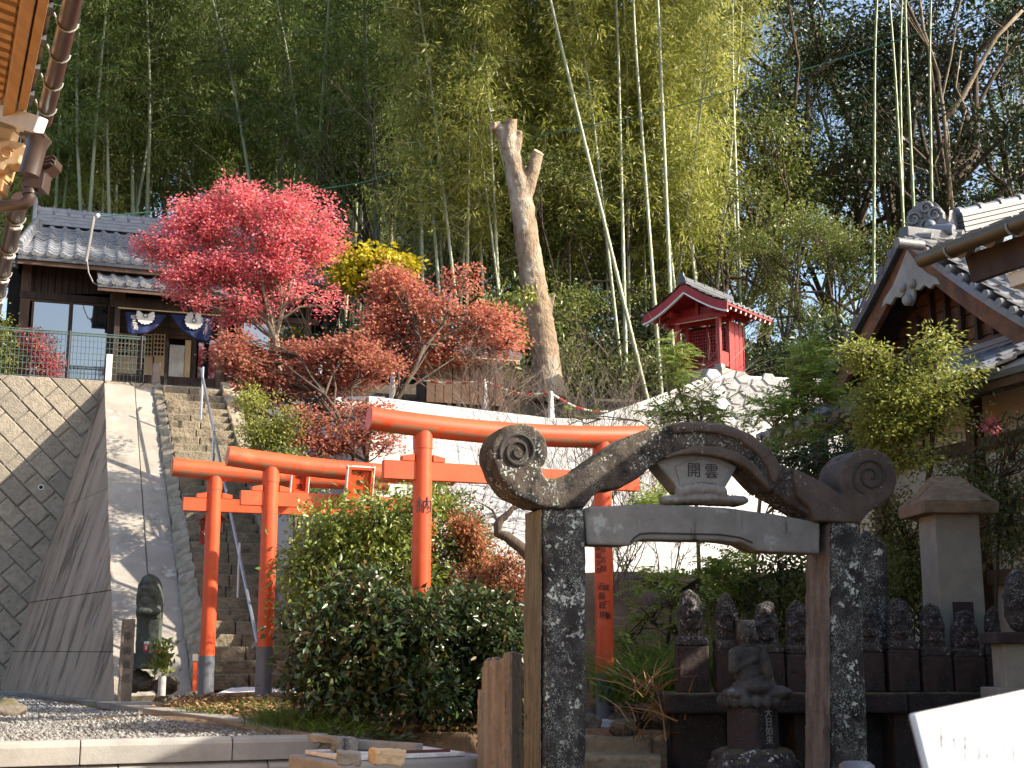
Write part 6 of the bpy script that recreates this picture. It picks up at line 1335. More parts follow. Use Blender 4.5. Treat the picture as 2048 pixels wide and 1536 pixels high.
def limbs(mb, trunk, r0, blobs, tw, who, R, ntwig=22, rl=.45, rt=.008, n=6):
    """trunk polyline, a bowed limb to every lump of the crown, thin twigs from there"""
    tr = [Vector(p) for p in trunk]; k = len(tr); mb.tube(tr, [r0 * (1 - .55 * i / max(1, k - 1)) for i in range(k)], 9)
    for i, (c, r) in enumerate(blobs):
        j = max(1, k - 1 - int(R.uniform(0, max(1, k * .5)))); a = tr[j]; b = Vector(c); mid = (a + b) / 2 + Vector((R.normal(0, .08), R.normal(0, .08), .12)) * (b - a).length
        rr = r0 * rl * (.6 + .4 * j / k); q1 = a.lerp(mid, .5) + Vector(R.normal(0, .02, 3)); q2 = mid.lerp(b, .6)
        mb.tube([a, q1, mid, q2, b], [rr, rr * .8, rr * .62, rr * .45, rr * .3], n, cap=False)
        ids = np.where(who == i)[0][:ntwig]
        for q in ids:
            e = Vector(tw[q]); s_ = (mid, q2, b)[R.randint(3)]; m2 = s_.lerp(e, .5) + Vector(R.normal(0, .06, 3)) * (e - s_).length
            mb.tube([s_, m2, e], [rt * 1.6, rt * 1.2, rt * .6], 4, cap=False)
def plant(name, label, cat, base, trunk, r0, blobs, ntw, per, L, W, spread, lm, bark='bark', seed=1, mode='leaf', group=None, droop=.3, flat=0, up=.5, thr=.0, clump=1.1, ntwig=22, rl=.45, rt=.008, shell=.45, crown='crown', **kw):
    R = RS(seed); tw, who = sample(blobs, ntw, R, shell, clump, thr)
    t0 = Vector(trunk[0]); gz_ = hgt(t0.x, t0.y)
    if name not in ('leaf_sprout', 'berry_spray') and t0.z > gz_ + .1: trunk = [Vector((t0.x, t0.y, gz_ - .1))] + list(trunk); base = Vector((base[0], base[1], min(base[2], gz_)))
    o = thing(name, label, cat, base, 0, group)
    mb = MB(); limbs(mb, trunk, r0, blobs, tw, who, R, ntwig, rl, rt); mb.obj('trunk', MATS[bark], o, smooth=True)
    cen = np.array([blobs[i][0] for i in who]); v, f = leaves_at(tw, per, L, W, spread, R, None, droop, flat, up) if mode == 'leaf' else pinnate_at(tw, R, **kw)
    v = v - np.array(base)
    link(crown, npmesh(crown, v, f, MATS[lm]), o, world=Matrix.Translation(Vector(base)))
    return o
def path(pts, D): return [P(x, y, D) for x, y in pts]

# ---- maples and the yellow tree
D = 22.5
plant('maple_tree', 'bright crimson maple spreading in front of the tiled hall roof', 'tree', P(556, 735, D), path([(556, 760), (556, 720), (552, 680), (540, 650), (530, 632)], D) , .085,
      [bl(*b, D, .75) for b in ((390, 430, 85, 45), (470, 400, 60, 40), (430, 460, 110, 50), (600, 420, 75, 50), (520, 440, 70, 50), (560, 490, 100, 50), (350, 500, 60, 45), (640, 470, 45, 55), (440, 540, 100, 45), (560, 550, 90, 40), (380, 570, 60, 40), (500, 610, 70, 35), (620, 590, 60, 22), (660, 610, 40, 14), (430, 620, 40, 25), (300, 500, 25, 20))], 980, 30, .062, .036, (.10, .09, .055), 'maple_red', 'bark_pale', 5, flat=.4, thr=-.12, clump=1.6, up=.55)
D = 20.2
plant('maple_tree', 'dull orange maple with low layered crown right of the stone steps', 'tree', P(712, 915, 19.4), path([(712, 960), (708, 915), (690, 860), (668, 815), (650, 790)], 19.4), .05,
      [bl(*b, D, .6) for b in ((640, 705, 110, 30), (545, 752, 70, 28), (720, 735, 100, 30), (500, 722, 40, 30), (640, 765, 120, 22), (560, 800, 60, 25), (700, 690, 60, 25), (480, 690, 35, 25), (500, 790, 45, 30), (620, 820, 90, 22), (460, 720, 30, 25))], 660, 19, .062, .042, (.10, .09, .045), 'maple_orange', 'bark', 6, flat=.5, thr=-.05, clump=1.7)
D = 21.4
plant('maple_tree', 'tall russet orange maple between the yellow tree and the bare shrubs', 'tree', P(752, 905, 20.6), path([(752, 960), (750, 905), (768, 850), (800, 790), (830, 735), (850, 690)], 20.6), .055,
      [bl(*b, D, .65) for b in ((800, 590, 60, 40), (930, 565, 50, 32), (900, 620, 90, 38), (820, 650, 90, 40), (900, 690, 100, 35), (760, 640, 50, 40), (990, 640, 50, 35), (1010, 690, 40, 30), (800, 710, 90, 30), (780, 560, 40, 25))], 760, 19, .062, .042, (.11, .1, .05), 'maple_orange', 'bark', 7, flat=.5, thr=-.05, clump=1.6)
plant('maple_sapling', 'thin wispy maple with sparse dark red leaves against the white wall', 'tree', P(735, 925, 18.9), path([(736, 960), (735, 925), (722, 880), (715, 840)], 18.9), .035,
      [bl(*b, 18.9, .4) for b in ((640, 850, 50, 22), (720, 860, 60, 25), (680, 890, 60, 20), (790, 850, 40, 30), (740, 820, 60, 18), (620, 880, 40, 24), (650, 900, 40, 18), (770, 890, 40, 24), (600, 830, 50, 20))], 400, 10, .055, .035, (.1, .08, .04), 'maple_orange', 'bark', 8, flat=.4)
plant('yellow_tree', 'small tree with clear yellow leaves behind the crimson maple', 'tree', P(735, 640, 26), path([(735, 690), (735, 640), (730, 590), (722, 550)], 26), .06, [bl(*b, 26, .6) for b in ((680, 500, 45, 25), (720, 525, 70, 30), (790, 528, 45, 15), (760, 555, 60, 22), (700, 560, 40, 20))], 240, 12, .13, .075, (.14, .12, .07), 'yellow_leaf', 'bark', 9, thr=-.2)
plant('green_shrub', 'yellow green rounded shrub right beside the upper stone steps', 'shrub', P(548, 905, 18.9), path([(548, 940), (547, 880), (545, 850)], 18.9), .03, [bl(*b, 18.9, .45) for b in ((545, 830, 52, 45), (520, 870, 42, 32), (580, 860, 40, 40), (500, 800, 26, 28), (560, 890, 50, 25))], 330, 20, .05, .022, (.08, .08, .07), 'yew_bright', 'bark', 10, thr=-.15)
plant('green_shrub', 'dark green shrub hugging the stair edge below the yellow green one', 'shrub', P(590, 1010, 18.3), path([(590, 1060), (588, 990), (585, 960)], 18.3), .03, [bl(*b, 18.3, .4) for b in ((575, 930, 36, 40), (592, 985, 30, 40), (620, 950, 40, 30))], 200, 18, .05, .024, (.08, .08, .08), 'broadleaf_mid', 'bark', 11)

# ---- shrubs along the path
plant('evergreen_shrub', 'tall bright green evergreen shrub between the middle and largest torii', 'shrub', P(730, 1420, 15.3), path([(730, 1440), (728, 1340), (722, 1250), (730, 1180)], 15.3), .05,
      [bl(*b, 15.3, .55) for b in ((765, 1015, 85, 38), (850, 1005, 50, 30), (660, 1055, 75, 40), (800, 1070, 90, 55), (700, 1110, 120, 65), (620, 1140, 52, 75), (800, 1150, 90, 50), (610, 1230, 50, 60), (700, 1210, 90, 60))], 720, 18, .075, .032, (.10, .1, .09), 'bush_bright', 'bark', 12, thr=-.18, clump=2.2, up=.4)
plant('camellia_shrub', 'broad dark glossy camellia shrub left of the timber post with forked pale stems', 'shrub', P(735, 1492, 12.5), path([(735, 1500), (735, 1470), (738, 1440)], 12.5), .035,
      [bl(*b, 12.5, .5) for b in ((720, 1190, 90, 35), (640, 1260, 70, 50), (740, 1260, 100, 60), (650, 1350, 75, 55), (760, 1340, 110, 65), (840, 1250, 70, 55), (700, 1400, 90, 30), (850, 1380, 70, 50))], 760, 14, .088, .042, (.09, .09, .085), 'camellia', 'bark_pale', 13, thr=-.2, clump=2.4, up=.35, rl=.6)
plant('camellia_shrub', 'dense dark camellia hedge right behind the ragged timber post', 'shrub', P(960, 1480, 12.9), path([(960, 1500), (958, 1420), (955, 1360)], 12.9), .04,
      [bl(*b, 12.9, .5) for b in ((930, 1230, 75, 50), (1000, 1255, 55, 45), (900, 1310, 80, 60), (990, 1310, 65, 70), (920, 1400, 95, 55), (1020, 1400, 35, 70))], 700, 14, .082, .038, (.09, .09, .085), 'camellia', 'bark', 14, thr=-.2, clump=2.4, up=.35)
plant('nandina_shrub', 'nandina with orange tinted sprays beside the cross beam end of the middle torii', 'shrub', P(930, 1290, 15.9), path([(930, 1330), (930, 1250), (926, 1180)], 15.9), .025, [bl(*b, 15.9, .4) for b in ((900, 1010, 45, 38), (940, 1060, 38, 40), (895, 1090, 60, 50), (950, 1110, 26, 40), (880, 1160, 50, 40))], 330, 14, .065, .024, (.1, .1, .08), 'nandina', 'bark', 15, thr=-.1)
plant('nandina_shrub', 'small orange red nandina spray hanging against the white wall', 'shrub', P(955, 1290, 15.4), path([(955, 1330), (957, 1220), (955, 1120)], 15.4), .02, [bl(*b, 15.4, .2) for b in ((935, 1060, 26, 28), (955, 1095, 20, 32), (962, 1125, 14, 24), (912, 1045, 14, 10))], 110, 16, .055, .022, (.06, .06, .06), 'nandina_red', 'bark', 16, thr=-.3)
plant('azalea_shrub', 'low reddish leaved shrub beside the left gate pillar under the crooked plum branch', 'shrub', P(1010, 1300, 14.9), path([(1010, 1340), (1008, 1260), (1005, 1210)], 14.9), .025, [bl(*b, 14.9, .4) for b in ((1010, 1130, 48, 22), (960, 1160, 55, 25), (1030, 1170, 35, 35), (985, 1200, 70, 35))], 330, 14, .05, .022, (.08, .08, .06), 'nandina_red', 'bark', 17, thr=-.2)
def grass(name, label, pts, n, L, W, lm, seed=1, lean=.45, cat='grass', arch=True):
    R = RS(seed); pts = [np.array(p) for p in pts]; idx = R.randint(0, len(pts), n); base = np.array([pts[i] for i in idx]) + R.normal(0, 1, (n, 3)) * np.array([.16, .14, .01])
    d = unit(np.stack([R.normal(0, lean, n), R.normal(-.1, lean, n), np.ones(n)], 1)); l = R.uniform(.5, 1.2, n) * L; s_ = unit(np.cross(d, R.normal(0, 1, (n, 3))))
    h = unit(d * np.array([1, 1, .05])); k = [0, .4, .75, 1]; V_ = []
    for t in k: c = base + d * (l * t)[:, None] * np.array([1, 1, 1]) + (h * (l * .45 * t * t)[:, None] - np.array([0, 0, 1]) * (l * .32 * t * t)[:, None]) * (1 if arch else 0); w = W * (1 - t ** 2) + .001; V_ += [c - s_ * w / 2, c + s_ * w / 2]
    v = np.stack(V_, 1).reshape(-1, 3); b = (np.arange(n) * 8)[:, None]; f = np.concatenate([b + np.array([[2 * i, 2 * i + 1, 2 * i + 3, 2 * i + 2]]) for i in range(3)], 0)
    o = link(name, npmesh(name, v, f, MATS[lm]), kind='stuff'); o['label'] = label; return o
grass('grass_tuft', 'dense low dark green grass at the left foot of the camellia shrub', [PG(x, y) for x, y in ((560, 1450), (590, 1455), (620, 1458), (650, 1465), (680, 1470), (605, 1440), (640, 1450))], 2600, .24, .008, 'grass', 2, .6)
grass('lily_grass', 'bright arching strap leaves growing behind the largest torii foot', [P(x, y, D) for x, y, D in ((1250, 1400, 14.2), (1280, 1405, 13.9), (1310, 1400, 13.8), (1330, 1390, 14.2), (1290, 1380, 14.8), (1340, 1370, 14.8), (1265, 1380, 15), (1420, 1370, 14), (1440, 1372, 14), (1660, 1375, 14))], 1700, .62, .018, 'grass', 3, .35)
grass('dry_grass', 'straw coloured drooping strap leaves left of the first carved figure', [P(1320, 1392, 12.6), P(1300, 1380, 12.8), P(1315, 1440, 12.3), P(1290, 1478, 12.4)], 70, .5, .014, 'dry_leaf', 4, .7)
grass('weeds', 'small tufts of weeds along the edge of the slab path', [PG(x, y) for x, y in ((400, 1425), (430, 1430), (250, 1412), (520, 1412), (545, 1405), (505, 1418), (600, 1445))], 420, .13, .008, 'grass', 5, .7)
def litter(name, label, poly, n, lm, seed, L=.07):
    R = RS(seed); pts = []
    while len(pts) < n:
        x = R.uniform(min(p[0] for p in poly), max(p[0] for p in poly)); y = R.uniform(min(p[1] for p in poly), max(p[1] for p in poly))
        if inside([_p(a) for a in poly], x, y): pts.append((x, y, hgt(x, y) + .035 + R.uniform(0, .02)))
    v, f = leafquads(np.array(pts), np.stack([R.normal(0, 1, n), R.normal(0, 1, n), R.normal(0, .25, n)], 1), unit(np.array([0, 0, 1.0]) + R.normal(0, .4, (n, 3))), R.uniform(.6, 1.3, n) * L, R.uniform(.5, 1, n) * L * .6)
    o = link(name, npmesh(name, v, f, MATS[lm]), kind='stuff'); o['label'] = label
q = lambda x, y, z=.05: (PG(x, y).x, PG(x, y).y)
litter('fallen_leaves', 'brown fallen leaves littering the soil around the torii feet', [q(300, 1418), q(420, 1395, .15), q(640, 1400, .15), q(1000, 1420), q(1000, 1470), q(620, 1472), q(450, 1436)], 5200, 'dry_leaf', 1)
stones('pebbles', [Vector((*q(300, 1418), 0)), Vector((*q(420, 1395, .15), 0)), Vector((*q(640, 1395, .15), 0)), Vector((*q(640, 1468), 0)), Vector((*q(450, 1434), 0))], 420, .015, .05, lambda x, y: hgt(x, y) + .03, MATS['rock'])

# ---- garden behind the gate
pin = dict(mode='pin', length=.30, pairs=8, pL=.075, pW=.027)
plant('pinnate_shrub', 'tall feathery leaved shrub rising above the stone arch before the white wall', 'shrub', P(1500, 1250, 16.2), path([(1500, 1290), (1505, 1150), (1520, 1000), (1550, 900)], 16.2), .04, [bl(*b, 16.2, .5) for b in ((1612, 715, 30, 45), (1620, 760, 30, 35), (1560, 830, 70, 45), (1620, 800, 55, 35), (1600, 890, 70, 50), (1500, 900, 60, 25), (1660, 860, 40, 40), (1590, 960, 50, 30))], 520, 0, 0, 0, 0, 'pinnate', 'bark_pale', 18, ntwig=12, **pin)
plant('pinnate_shrub', 'slender feathery shrub in front of the red shrine and hexagon wall', 'shrub', P(1400, 1180, 17.4), path([(1400, 1200), (1395, 1050), (1385, 900), (1370, 790)], 17.4), .03, [bl(*b, 17.4, .4) for b in ((1350, 715, 32, 40), (1350, 760, 40, 30), (1400, 815, 70, 35), (1330, 830, 45, 25), (1440, 850, 50, 25), (1150, 835, 30, 14))], 260, 0, 0, 0, 0, 'pinnate', 'bark_pale', 19, ntwig=12, **pin)
plant('pinnate_shrub', 'feathery green shrub framed by the stone gate between pillar and first carved figure', 'shrub', P(1330, 1370, 15), path([(1330, 1390), (1335, 1290), (1345, 1200)], 15), .03, [bl(*b, 15, .5) for b in ((1320, 1160, 60, 40), (1400, 1170, 60, 45), (1300, 1240, 50, 40), (1360, 1260, 60, 40), (1450, 1130, 50, 40), (1250, 1290, 40, 40), (1320, 1020, 40, 35))], 330, 0, 0, 0, 0, 'pinnate', 'bark', 20, ntwig=14, **pin)
plant('garden_shrub', 'dark leafy shrub behind the seated statue under the lintel', 'shrub', P(1560, 1380, 15.5), path([(1560, 1400), (1565, 1250), (1555, 1150)], 15.5), .05, [bl(*b, 15.5, .6) for b in ((1560, 1130, 80, 45), (1500, 1170, 60, 50), (1600, 1190, 60, 60), (1450, 1200, 50, 50), (1540, 1260, 80, 60), (1660, 1200, 40, 70), (1460, 1290, 50, 50))], 430, 14, .07, .032, (.1, .1, .1), 'broadleaf_mid', 'bark', 21, thr=-.1)
plant('garden_shrub', 'tall dark hedge shrub between the right gate pillar and the roofed monument', 'shrub', P(1810, 1380, 14.6), path([(1810, 1400), (1812, 1250), (1808, 1100)], 14.6), .05, [bl(*b, 14.6, .5) for b in ((1800, 1020, 50, 50), (1815, 1100, 50, 60), (1810, 1190, 55, 60), (1820, 1280, 55, 60), (1760, 1040, 30, 40))], 420, 15, .05, .024, (.09, .09, .09), 'broadleaf_mid', 'bark', 22, thr=-.15)
plant('yew_tree', 'bright yellow green feathery small tree in front of the temple gable', 'tree', P(1852, 1240, 13.6), path([(1850, 1300), (1852, 1150), (1846, 1010), (1862, 930), (1866, 850), (1872, 770), (1868, 690)], 13.6), .04,
      [bl(*b, 13.6, .45) for b in ((1866, 690, 26, 32), (1850, 735, 40, 28), (1740, 722, 45, 22), (1780, 760, 60, 28), (1700, 705, 25, 12), (1860, 790, 70, 35), (1915, 755, 32, 12), (1780, 810, 75, 32), (1860, 850, 70, 35), (1760, 860, 60, 28), (1810, 915, 60, 28), (1740, 790, 40, 20))], 700, 19, .054, .023, (.09, .08, .06), 'yew_bright', 'bark', 23, thr=-.1, clump=2.4, flat=.3)
plant('nandina_shrub', 'nandina with drooping narrow leaves before the plaster wall at the right edge', 'shrub', P(1990, 1300, 13.5), path([(1990, 1380), (1992, 1200), (1998, 1050), (2000, 950)], 13.5), .025, [bl(*b, 13.5, .45) for b in ((1985, 850, 60, 32), (2030, 900, 40, 50), (1960, 910, 50, 40), (2010, 980, 55, 45), (2020, 1070, 45, 60), (1940, 960, 40, 40), (2040, 820, 30, 20))], 330, 12, .075, .02, (.1, .1, .08), 'nandina', 'bark', 24, thr=-.1, droop=.7)
plant('berry_spray', 'small cluster of red leaves at the top of the right edge nandina', 'spray', P(1985, 900, 13.0), path([(1990, 900), (1988, 870), (1985, 855)], 13.0), .006, [bl(1985, 852, 14, 10, 13.0, .06)], 14, 14, .04, .018, (.03, .03, .03), 'maple_red', 'bark', 25, thr=-1)
plant('garden_shrub', 'dark rounded shrub behind the right scroll of the stone gate', 'shrub', P(1680, 1100, 15), path([(1680, 1160), (1682, 1020), (1680, 930)], 15), .04, [bl(*b, 15, .5) for b in ((1700, 910, 45, 36), (1640, 915, 40, 34), (1720, 960, 50, 50), (1610, 980, 60, 40), (1530, 930, 40, 26))], 380, 15, .055, .026, (.09, .09, .08), 'broadleaf_dark', 'bark', 26, thr=-.1)
plant('bank_shrub', 'dull olive shrub at the foot of the white wall left of the stone gate', 'shrub', P(880, 1300, 16.8), path([(880, 1330), (880, 1250), (878, 1200)], 16.8), .03, [bl(*b, 16.8, .4) for b in ((860, 1220, 60, 40), (960, 1230, 60, 40), (1010, 1250, 50, 40))], 200, 14, .06, .024, (.1, .1, .08), 'broadleaf_mid', 'bark', 27)
plant('ground_fern', 'low fern like plant on the soil below the camellia stems', 'fern', P(685, 1490, 11.6), path([(685, 1496), (685, 1488), (685, 1484)], 11.6), .008, [bl(685, 1478, 40, 10, 11.6, .12), bl(770, 1480, 40, 12, 11.6, .12)], 26, 0, 0, 0, 0, 'camellia', 'bark', 28, ntwig=2, mode='pin', length=.16, pairs=6, pL=.06, pW=.03)
# crooked plum limb
pr = thing('plum_tree', 'crooked dark plum trunk bending out beside the left gate pillar', 'tree', P(1090, 1440, 11.9))
mb = MB(); pts = path([(1100, 1480), (1096, 1300), (1085, 1160), (1062, 1118), (1040, 1092), (1012, 1078), (996, 1066), (993, 1050), (1003, 1035), (1018, 1024), (1026, 1010), (1018, 995)], 11.9); mb.tube([p + Vector(RS(i).normal(0, .008, 3)) for i, p in enumerate(pts)], [.10, .09, .075, .06, .052, .047, .044, .04, .034, .026, .018, .01], 9)
for a in ([(1003, 1036), (992, 1038), (984, 1032)], [(1022, 1018), (1040, 1014), (1052, 1010)], [(1000, 1050), (985, 1020), (960, 1005), (930, 995)], [(1020, 1000), (1010, 985), (1000, 975)]): mb.tube(path(a, 11.9), [.02, .009, .004] if len(a) == 3 else [.012, .007, .005, .003], 6)
weather(mb.obj('trunk', MATS['bark'], pr, smooth=True), None, .012, .05, 1)
# bare twiggy shrubs on the terrace
def bare(label, px, py, D, h, spread, seed, m='twig_grey', nst=13, group=None):
    R = RS(seed); b = P(px, py, D); g_ = hgt(b.x, b.y); h += max(0, b.z - g_); b.z = min(b.z, g_); o = thing('bare_shrub', label, 'shrub', b, 0, group); mb = MB()
    def grow(p, d, l, r, lev):
        q = p + d * l * .5 + Vector(R.normal(0, .05, 3)) * l; e = q + (d + Vector(R.normal(0, .14, 3))).normalized() * l * .5
        mb.tube([p, q, e], [r, r * .8, r * .55], 4, cap=False)
        if lev:
            for _ in range(3): grow(p.lerp(e, R.uniform(.45, 1)), (d * .75 + Vector((R.normal(0, .5), R.normal(0, .5), R.uniform(-.05, .6)))).normalized(), l * R.uniform(.45, .75), r * .55, lev - 1)
    for k in range(nst): grow(b + Vector((R.normal(0, .09), R.normal(0, .09), -.1)), Vector((R.normal(0, spread), R.normal(0, spread * .7), 1)).normalized(), h * R.uniform(.4, .62), .012, 3)
    mb.obj('twigs', MATS[m], o); return o
bare('bare brown shrub just left of the cut trunk foot, behind the big torii beam', 965, 862, 20.6, 1.5, .55, 1, 'twig_brown', 18)
bare('bare grey twiggy shrub spreading in front of the cut trunk foot', 1075, 850, 20.3, 1.8, .6, 2, 'twig_grey', 18)
bare('bare upright shrub right of the cut trunk, tips against the dark bamboo', 1185, 845, 20.4, 1.9, .5, 3, 'twig_grey', 18)
bare('bare thin shrub nearest the red shrine', 1275, 812, 20.8, 1.5, .5, 4, 'twig_brown')
bare('bare low shrub in front of the wooden shed', 890, 850, 20.2, 1.0, .7, 5)
bare('bare pale sapling rising left of the russet maple before the bamboo', 690, 560, 27.5, 3.4, .35, 6, 'twig_grey', 5)
bare('bare arching branches high up left of the lit bamboo crowns', 790, 380, 29, 4.2, .55, 7, 'twig_grey', 5)
bare('bare fine twigged shrub before the white wall, inside the stone arch', 1225, 1165, 17.7, 2.7, .34, 8, 'twig_brown', 10)
bare('bare fine twigged shrub before the white wall just left of the big scroll', 925, 1260, 17.0, 2.9, .3, 9, 'twig_brown', 9)
bare('bare twigs low before the white wall under the lintel of the gate', 1310, 1165, 17.4, 1.6, .5, 10, 'twig_grey', 8)
# shrubs behind the fence
plant('fence_shrub', 'yellow green shrub behind the mesh fence at the left edge', 'shrub', P(12, 780, 26.2), path([(12, 800), (12, 740), (10, 700)], 26.2), .03, [bl(*b, 26.2, .35) for b in ((8, 660, 24, 30), (14, 710, 24, 40), (-20, 680, 30, 40))], 160, 16, .07, .035, (.1, .1, .1), 'yew_bright', 'bark', 31)
plant('maple_sapling', 'little red maple behind the mesh fence before the glass doors', 'tree', P(84, 780, 26.3), path([(84, 800), (82, 740), (78, 700)], 26.3), .025, [bl(*b, 26.3, .3) for b in ((75, 690, 32, 20), (95, 715, 26, 20), (60, 670, 22, 12), (85, 742, 24, 14))], 150, 14, .06, .04, (.09, .08, .05), 'maple_red', 'bark', 32)

# ---- the cut trunk
D = 24.5; kx = D / F
tk_ = thing('cut_tree', 'tall pollarded tree trunk sawn off at a fork, pale peeling bark', 'tree', P(1093, 780, D))
mb = MB(); main = [(1100, 800, 36), (1096, 760, 31), (1088, 690, 28), (1077, 620, 27), (1064, 550, 27), (1054, 480, 25), (1046, 420, 25), (1038, 372, 24), (1026, 320, 19), (1014, 285, 17), (1004, 262, 15), (990, 250, 11)]
mb.tube([P(x, y, D) for x, y, r in main], [r * kx for x, y, r in main], 14)
for br in ([(1016, 300, 15), (1020, 268, 14), (1022, 242, 13)], [(1046, 420, 17), (1056, 380, 14), (1066, 345, 14), (1074, 308, 13)], [(1022, 330, 10), (1036, 300, 8), (1040, 262, 6)], [(1096, 640, 8), (1102, 610, 5), (1108, 590, 3)]): mb.tube([P(x, y, D - .05) for x, y, r in br], [r * kx for x, y, r in br], 10)
q = mb.obj('trunk', MATS['cut_trunk'], tk_); weather(q, .03, .028, .16)
for x, y, r, n_ in ((987, 253, 10, (-.75, -.6, .1)), (1022, 241, 12, (.1, -.35, .9)), (1076, 307, 12, (.5, -.5, .7))):
    c = P(x, y, D - .06); n_ = Vector(n_).normalized(); mb = MB(); mb.tube([c - n_ * .03, c + n_ * .035], r * kx, 14); mb.obj('cut_face', MATS['cut_wood'], tk_, auto=40)
plant('leaf_sprout', 'small tuft of yellow green leaves sprouting on the cut trunk', 'sprout', P(1062, 598, D - .6), path([(1066, 610), (1062, 598), (1060, 590)], D - .6), .01, [bl(1060, 590, 14, 12, D - .6, .08)], 10, 12, .08, .045, (.05, .05, .05), 'yew_bright', 'bark', 33, thr=-1)

# ---- bamboo: one of each kind, then copies
def bamboo_proto(label, h, r, f0, nleaf, lm, cm, seed):
    R = RS(seed); o = thing('bamboo', label, 'bamboo', (0, 0, 0), 0); mb = MB(); pts = []; rr = []; z = 0
    bend = lambda t: Vector((.9 * max(0, t - .45) ** 2 * h * .22, .0, t * h - .35 * max(0, t - .6) ** 2 * h * .3))
    nodes = []
    while z < h:
        t = z / h; q = r * (1 - .85 * t ** 1.3); l = .16 + .22 * min(1, t * 3); nodes.append(t)
        for dz, k in ((0, 1.13), (.018, 1.13), (.03, .97), (l * .9, .99)): pts.append(bend(min(1, (z + dz) / h))); rr.append(q * k)
        z += l + .03
    mb.tube(pts, rr, 7); mb.obj('culm', MATS[cm], o, smooth=True)
    tw = []; br = MB()
    while len(tw) < nleaf // 9:
        t = f0 + (1 - f0) * R.uniform(0, 1) ** .9; a = bend(t); th = R.uniform(0, 6.28); ln = (1.5 - .9 * t) * R.uniform(.35, 1.1); d = Vector((cos(th), sin(th), .55)); e = a + d * ln - Z * (.34 * ln * ln)
        br.tube([a, a + d * ln * .5 - Z * (.05 * ln), e], [.008, .006, .003], 3, cap=False)
        for s_ in np.linspace(.45, 1.05, 4): tw.append(tuple(a + d * ln * s_ - Z * (.34 * ln * ln * s_ * s_) + Vector(R.normal(0, .1, 3))))
    br.obj('branches', MATS[cm], o)
    tw = np.array(tw); v, f = leaves_at(tw, 9, .21, .036, (.11, .11, .07), R, None, .75, 0, .45); link('foliage', npmesh('foliage', v, f, MATS[lm]), o)
    return o
ZL = 'bamboo culm'
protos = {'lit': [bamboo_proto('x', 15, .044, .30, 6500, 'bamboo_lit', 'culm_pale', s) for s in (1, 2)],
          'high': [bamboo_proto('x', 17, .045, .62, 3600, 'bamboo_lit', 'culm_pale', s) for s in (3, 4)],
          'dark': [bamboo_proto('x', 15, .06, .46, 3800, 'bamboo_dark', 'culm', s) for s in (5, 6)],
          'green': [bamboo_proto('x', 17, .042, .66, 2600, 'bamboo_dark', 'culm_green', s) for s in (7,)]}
used = set()
def put(o, label, loc, q, s, group):
    c = o if o not in used else copy_tree(o); used.add(o); c.location = loc; c.rotation_mode = 'QUATERNION'; c.rotation_quaternion = q; c.scale = (s, s, s); c['label'] = label
    if group: c['group'] = group
    elif 'group' in c: del c['group']
    return c
def culm(kind, xb, yb, xt, yt, D, label=None, group=None, s=1.0, dt=0, i=0, spin=None):
    a = P(xb, yb, D); b = P(xt, yt, D + dt); d = (b - a).normalized(); z = hgt(a.x, a.y); base = a - d * max(0, (a.z - z + .1) / max(.3, d.z))
    q = Vector((0, 0, 1)).rotation_difference(d) @ Matrix.Rotation(random.uniform(0, 6.28) if spin is None else spin, 4, 'Z').to_quaternion()
    return put(protos[kind][i % len(protos[kind])], label, base, q, s, group)
named = [('high', 1262, 665, 1100, 0, 25.5, 'pale bamboo culm leaning hard left, its foot nearest the red shrine'), ('high', 1250, 640, 1234, 0, 27, 'pale upright bamboo culm, first to the right of the leaning one'),
 ('high', 1258, 640, 1253, 0, 28.5, 'pale bamboo culm close behind the first upright one'), ('high', 1313, 655, 1264, 0, 26.5, 'pale bamboo culm slanting left with foot beside the shrine roof'), ('high', 1292, 640, 1279, 0, 29, 'thin upright bamboo culm between two slanting ones'),
 ('high', 1343, 640, 1316, 0, 26, 'thick pale bamboo culm rising directly behind the shrine roof'), ('high', 990, 525, 925, 0, 27, 'thin bluish bamboo culm leaning left beside the cut trunk'), ('green', 1000, 300, 930, 0, 26.5, 'bamboo culm leaning left just above the cut trunk top'),
 ('high', 1476, 560, 1442, 0, 30, 'pale bamboo culm of the crossing pair, leaning left'), ('high', 1478, 520, 1460, 0, 29, 'pale bamboo culm of the crossing pair, nearly upright'), ('high', 1462, 300, 1492, 0, 29.5, 'pale bamboo culm of the crossing group, leaning right'),
 ('green', 1392, 520, 1388, 0, 31, 'thin green bamboo culm midway between shrine culms and crossing pair'), ('green', 1372, 520, 1360, 0, 32, 'thin faint bamboo culm left of the midway green one'), ('green', 1748, 430, 1750, 0, 27, 'green bamboo culm standing alone before the dark broadleaf trees'),
 ('green', 1806, 430, 1782, 0, 27.5, 'green bamboo culm, left of the three above the temple apex'), ('green', 1806, 440, 1797, 0, 29, 'green bamboo culm, middle of the three above the temple apex'), ('green', 1828, 430, 1808, 0, 26.5, 'thick green bamboo culm, right of the three above the temple apex'), ('green', 1864, 430, 1857, 0, 27.5, 'green bamboo culm behind the scrolled ridge end tile')]
for k, (kd, xb, yb, xt, yt, D, lab) in enumerate(named): culm(kd, xb, yb, xt, yt, D, lab, None, (.62 if 'bluish' in lab or 'thin' in lab or 'cut trunk top' in lab else .95), 0, k)
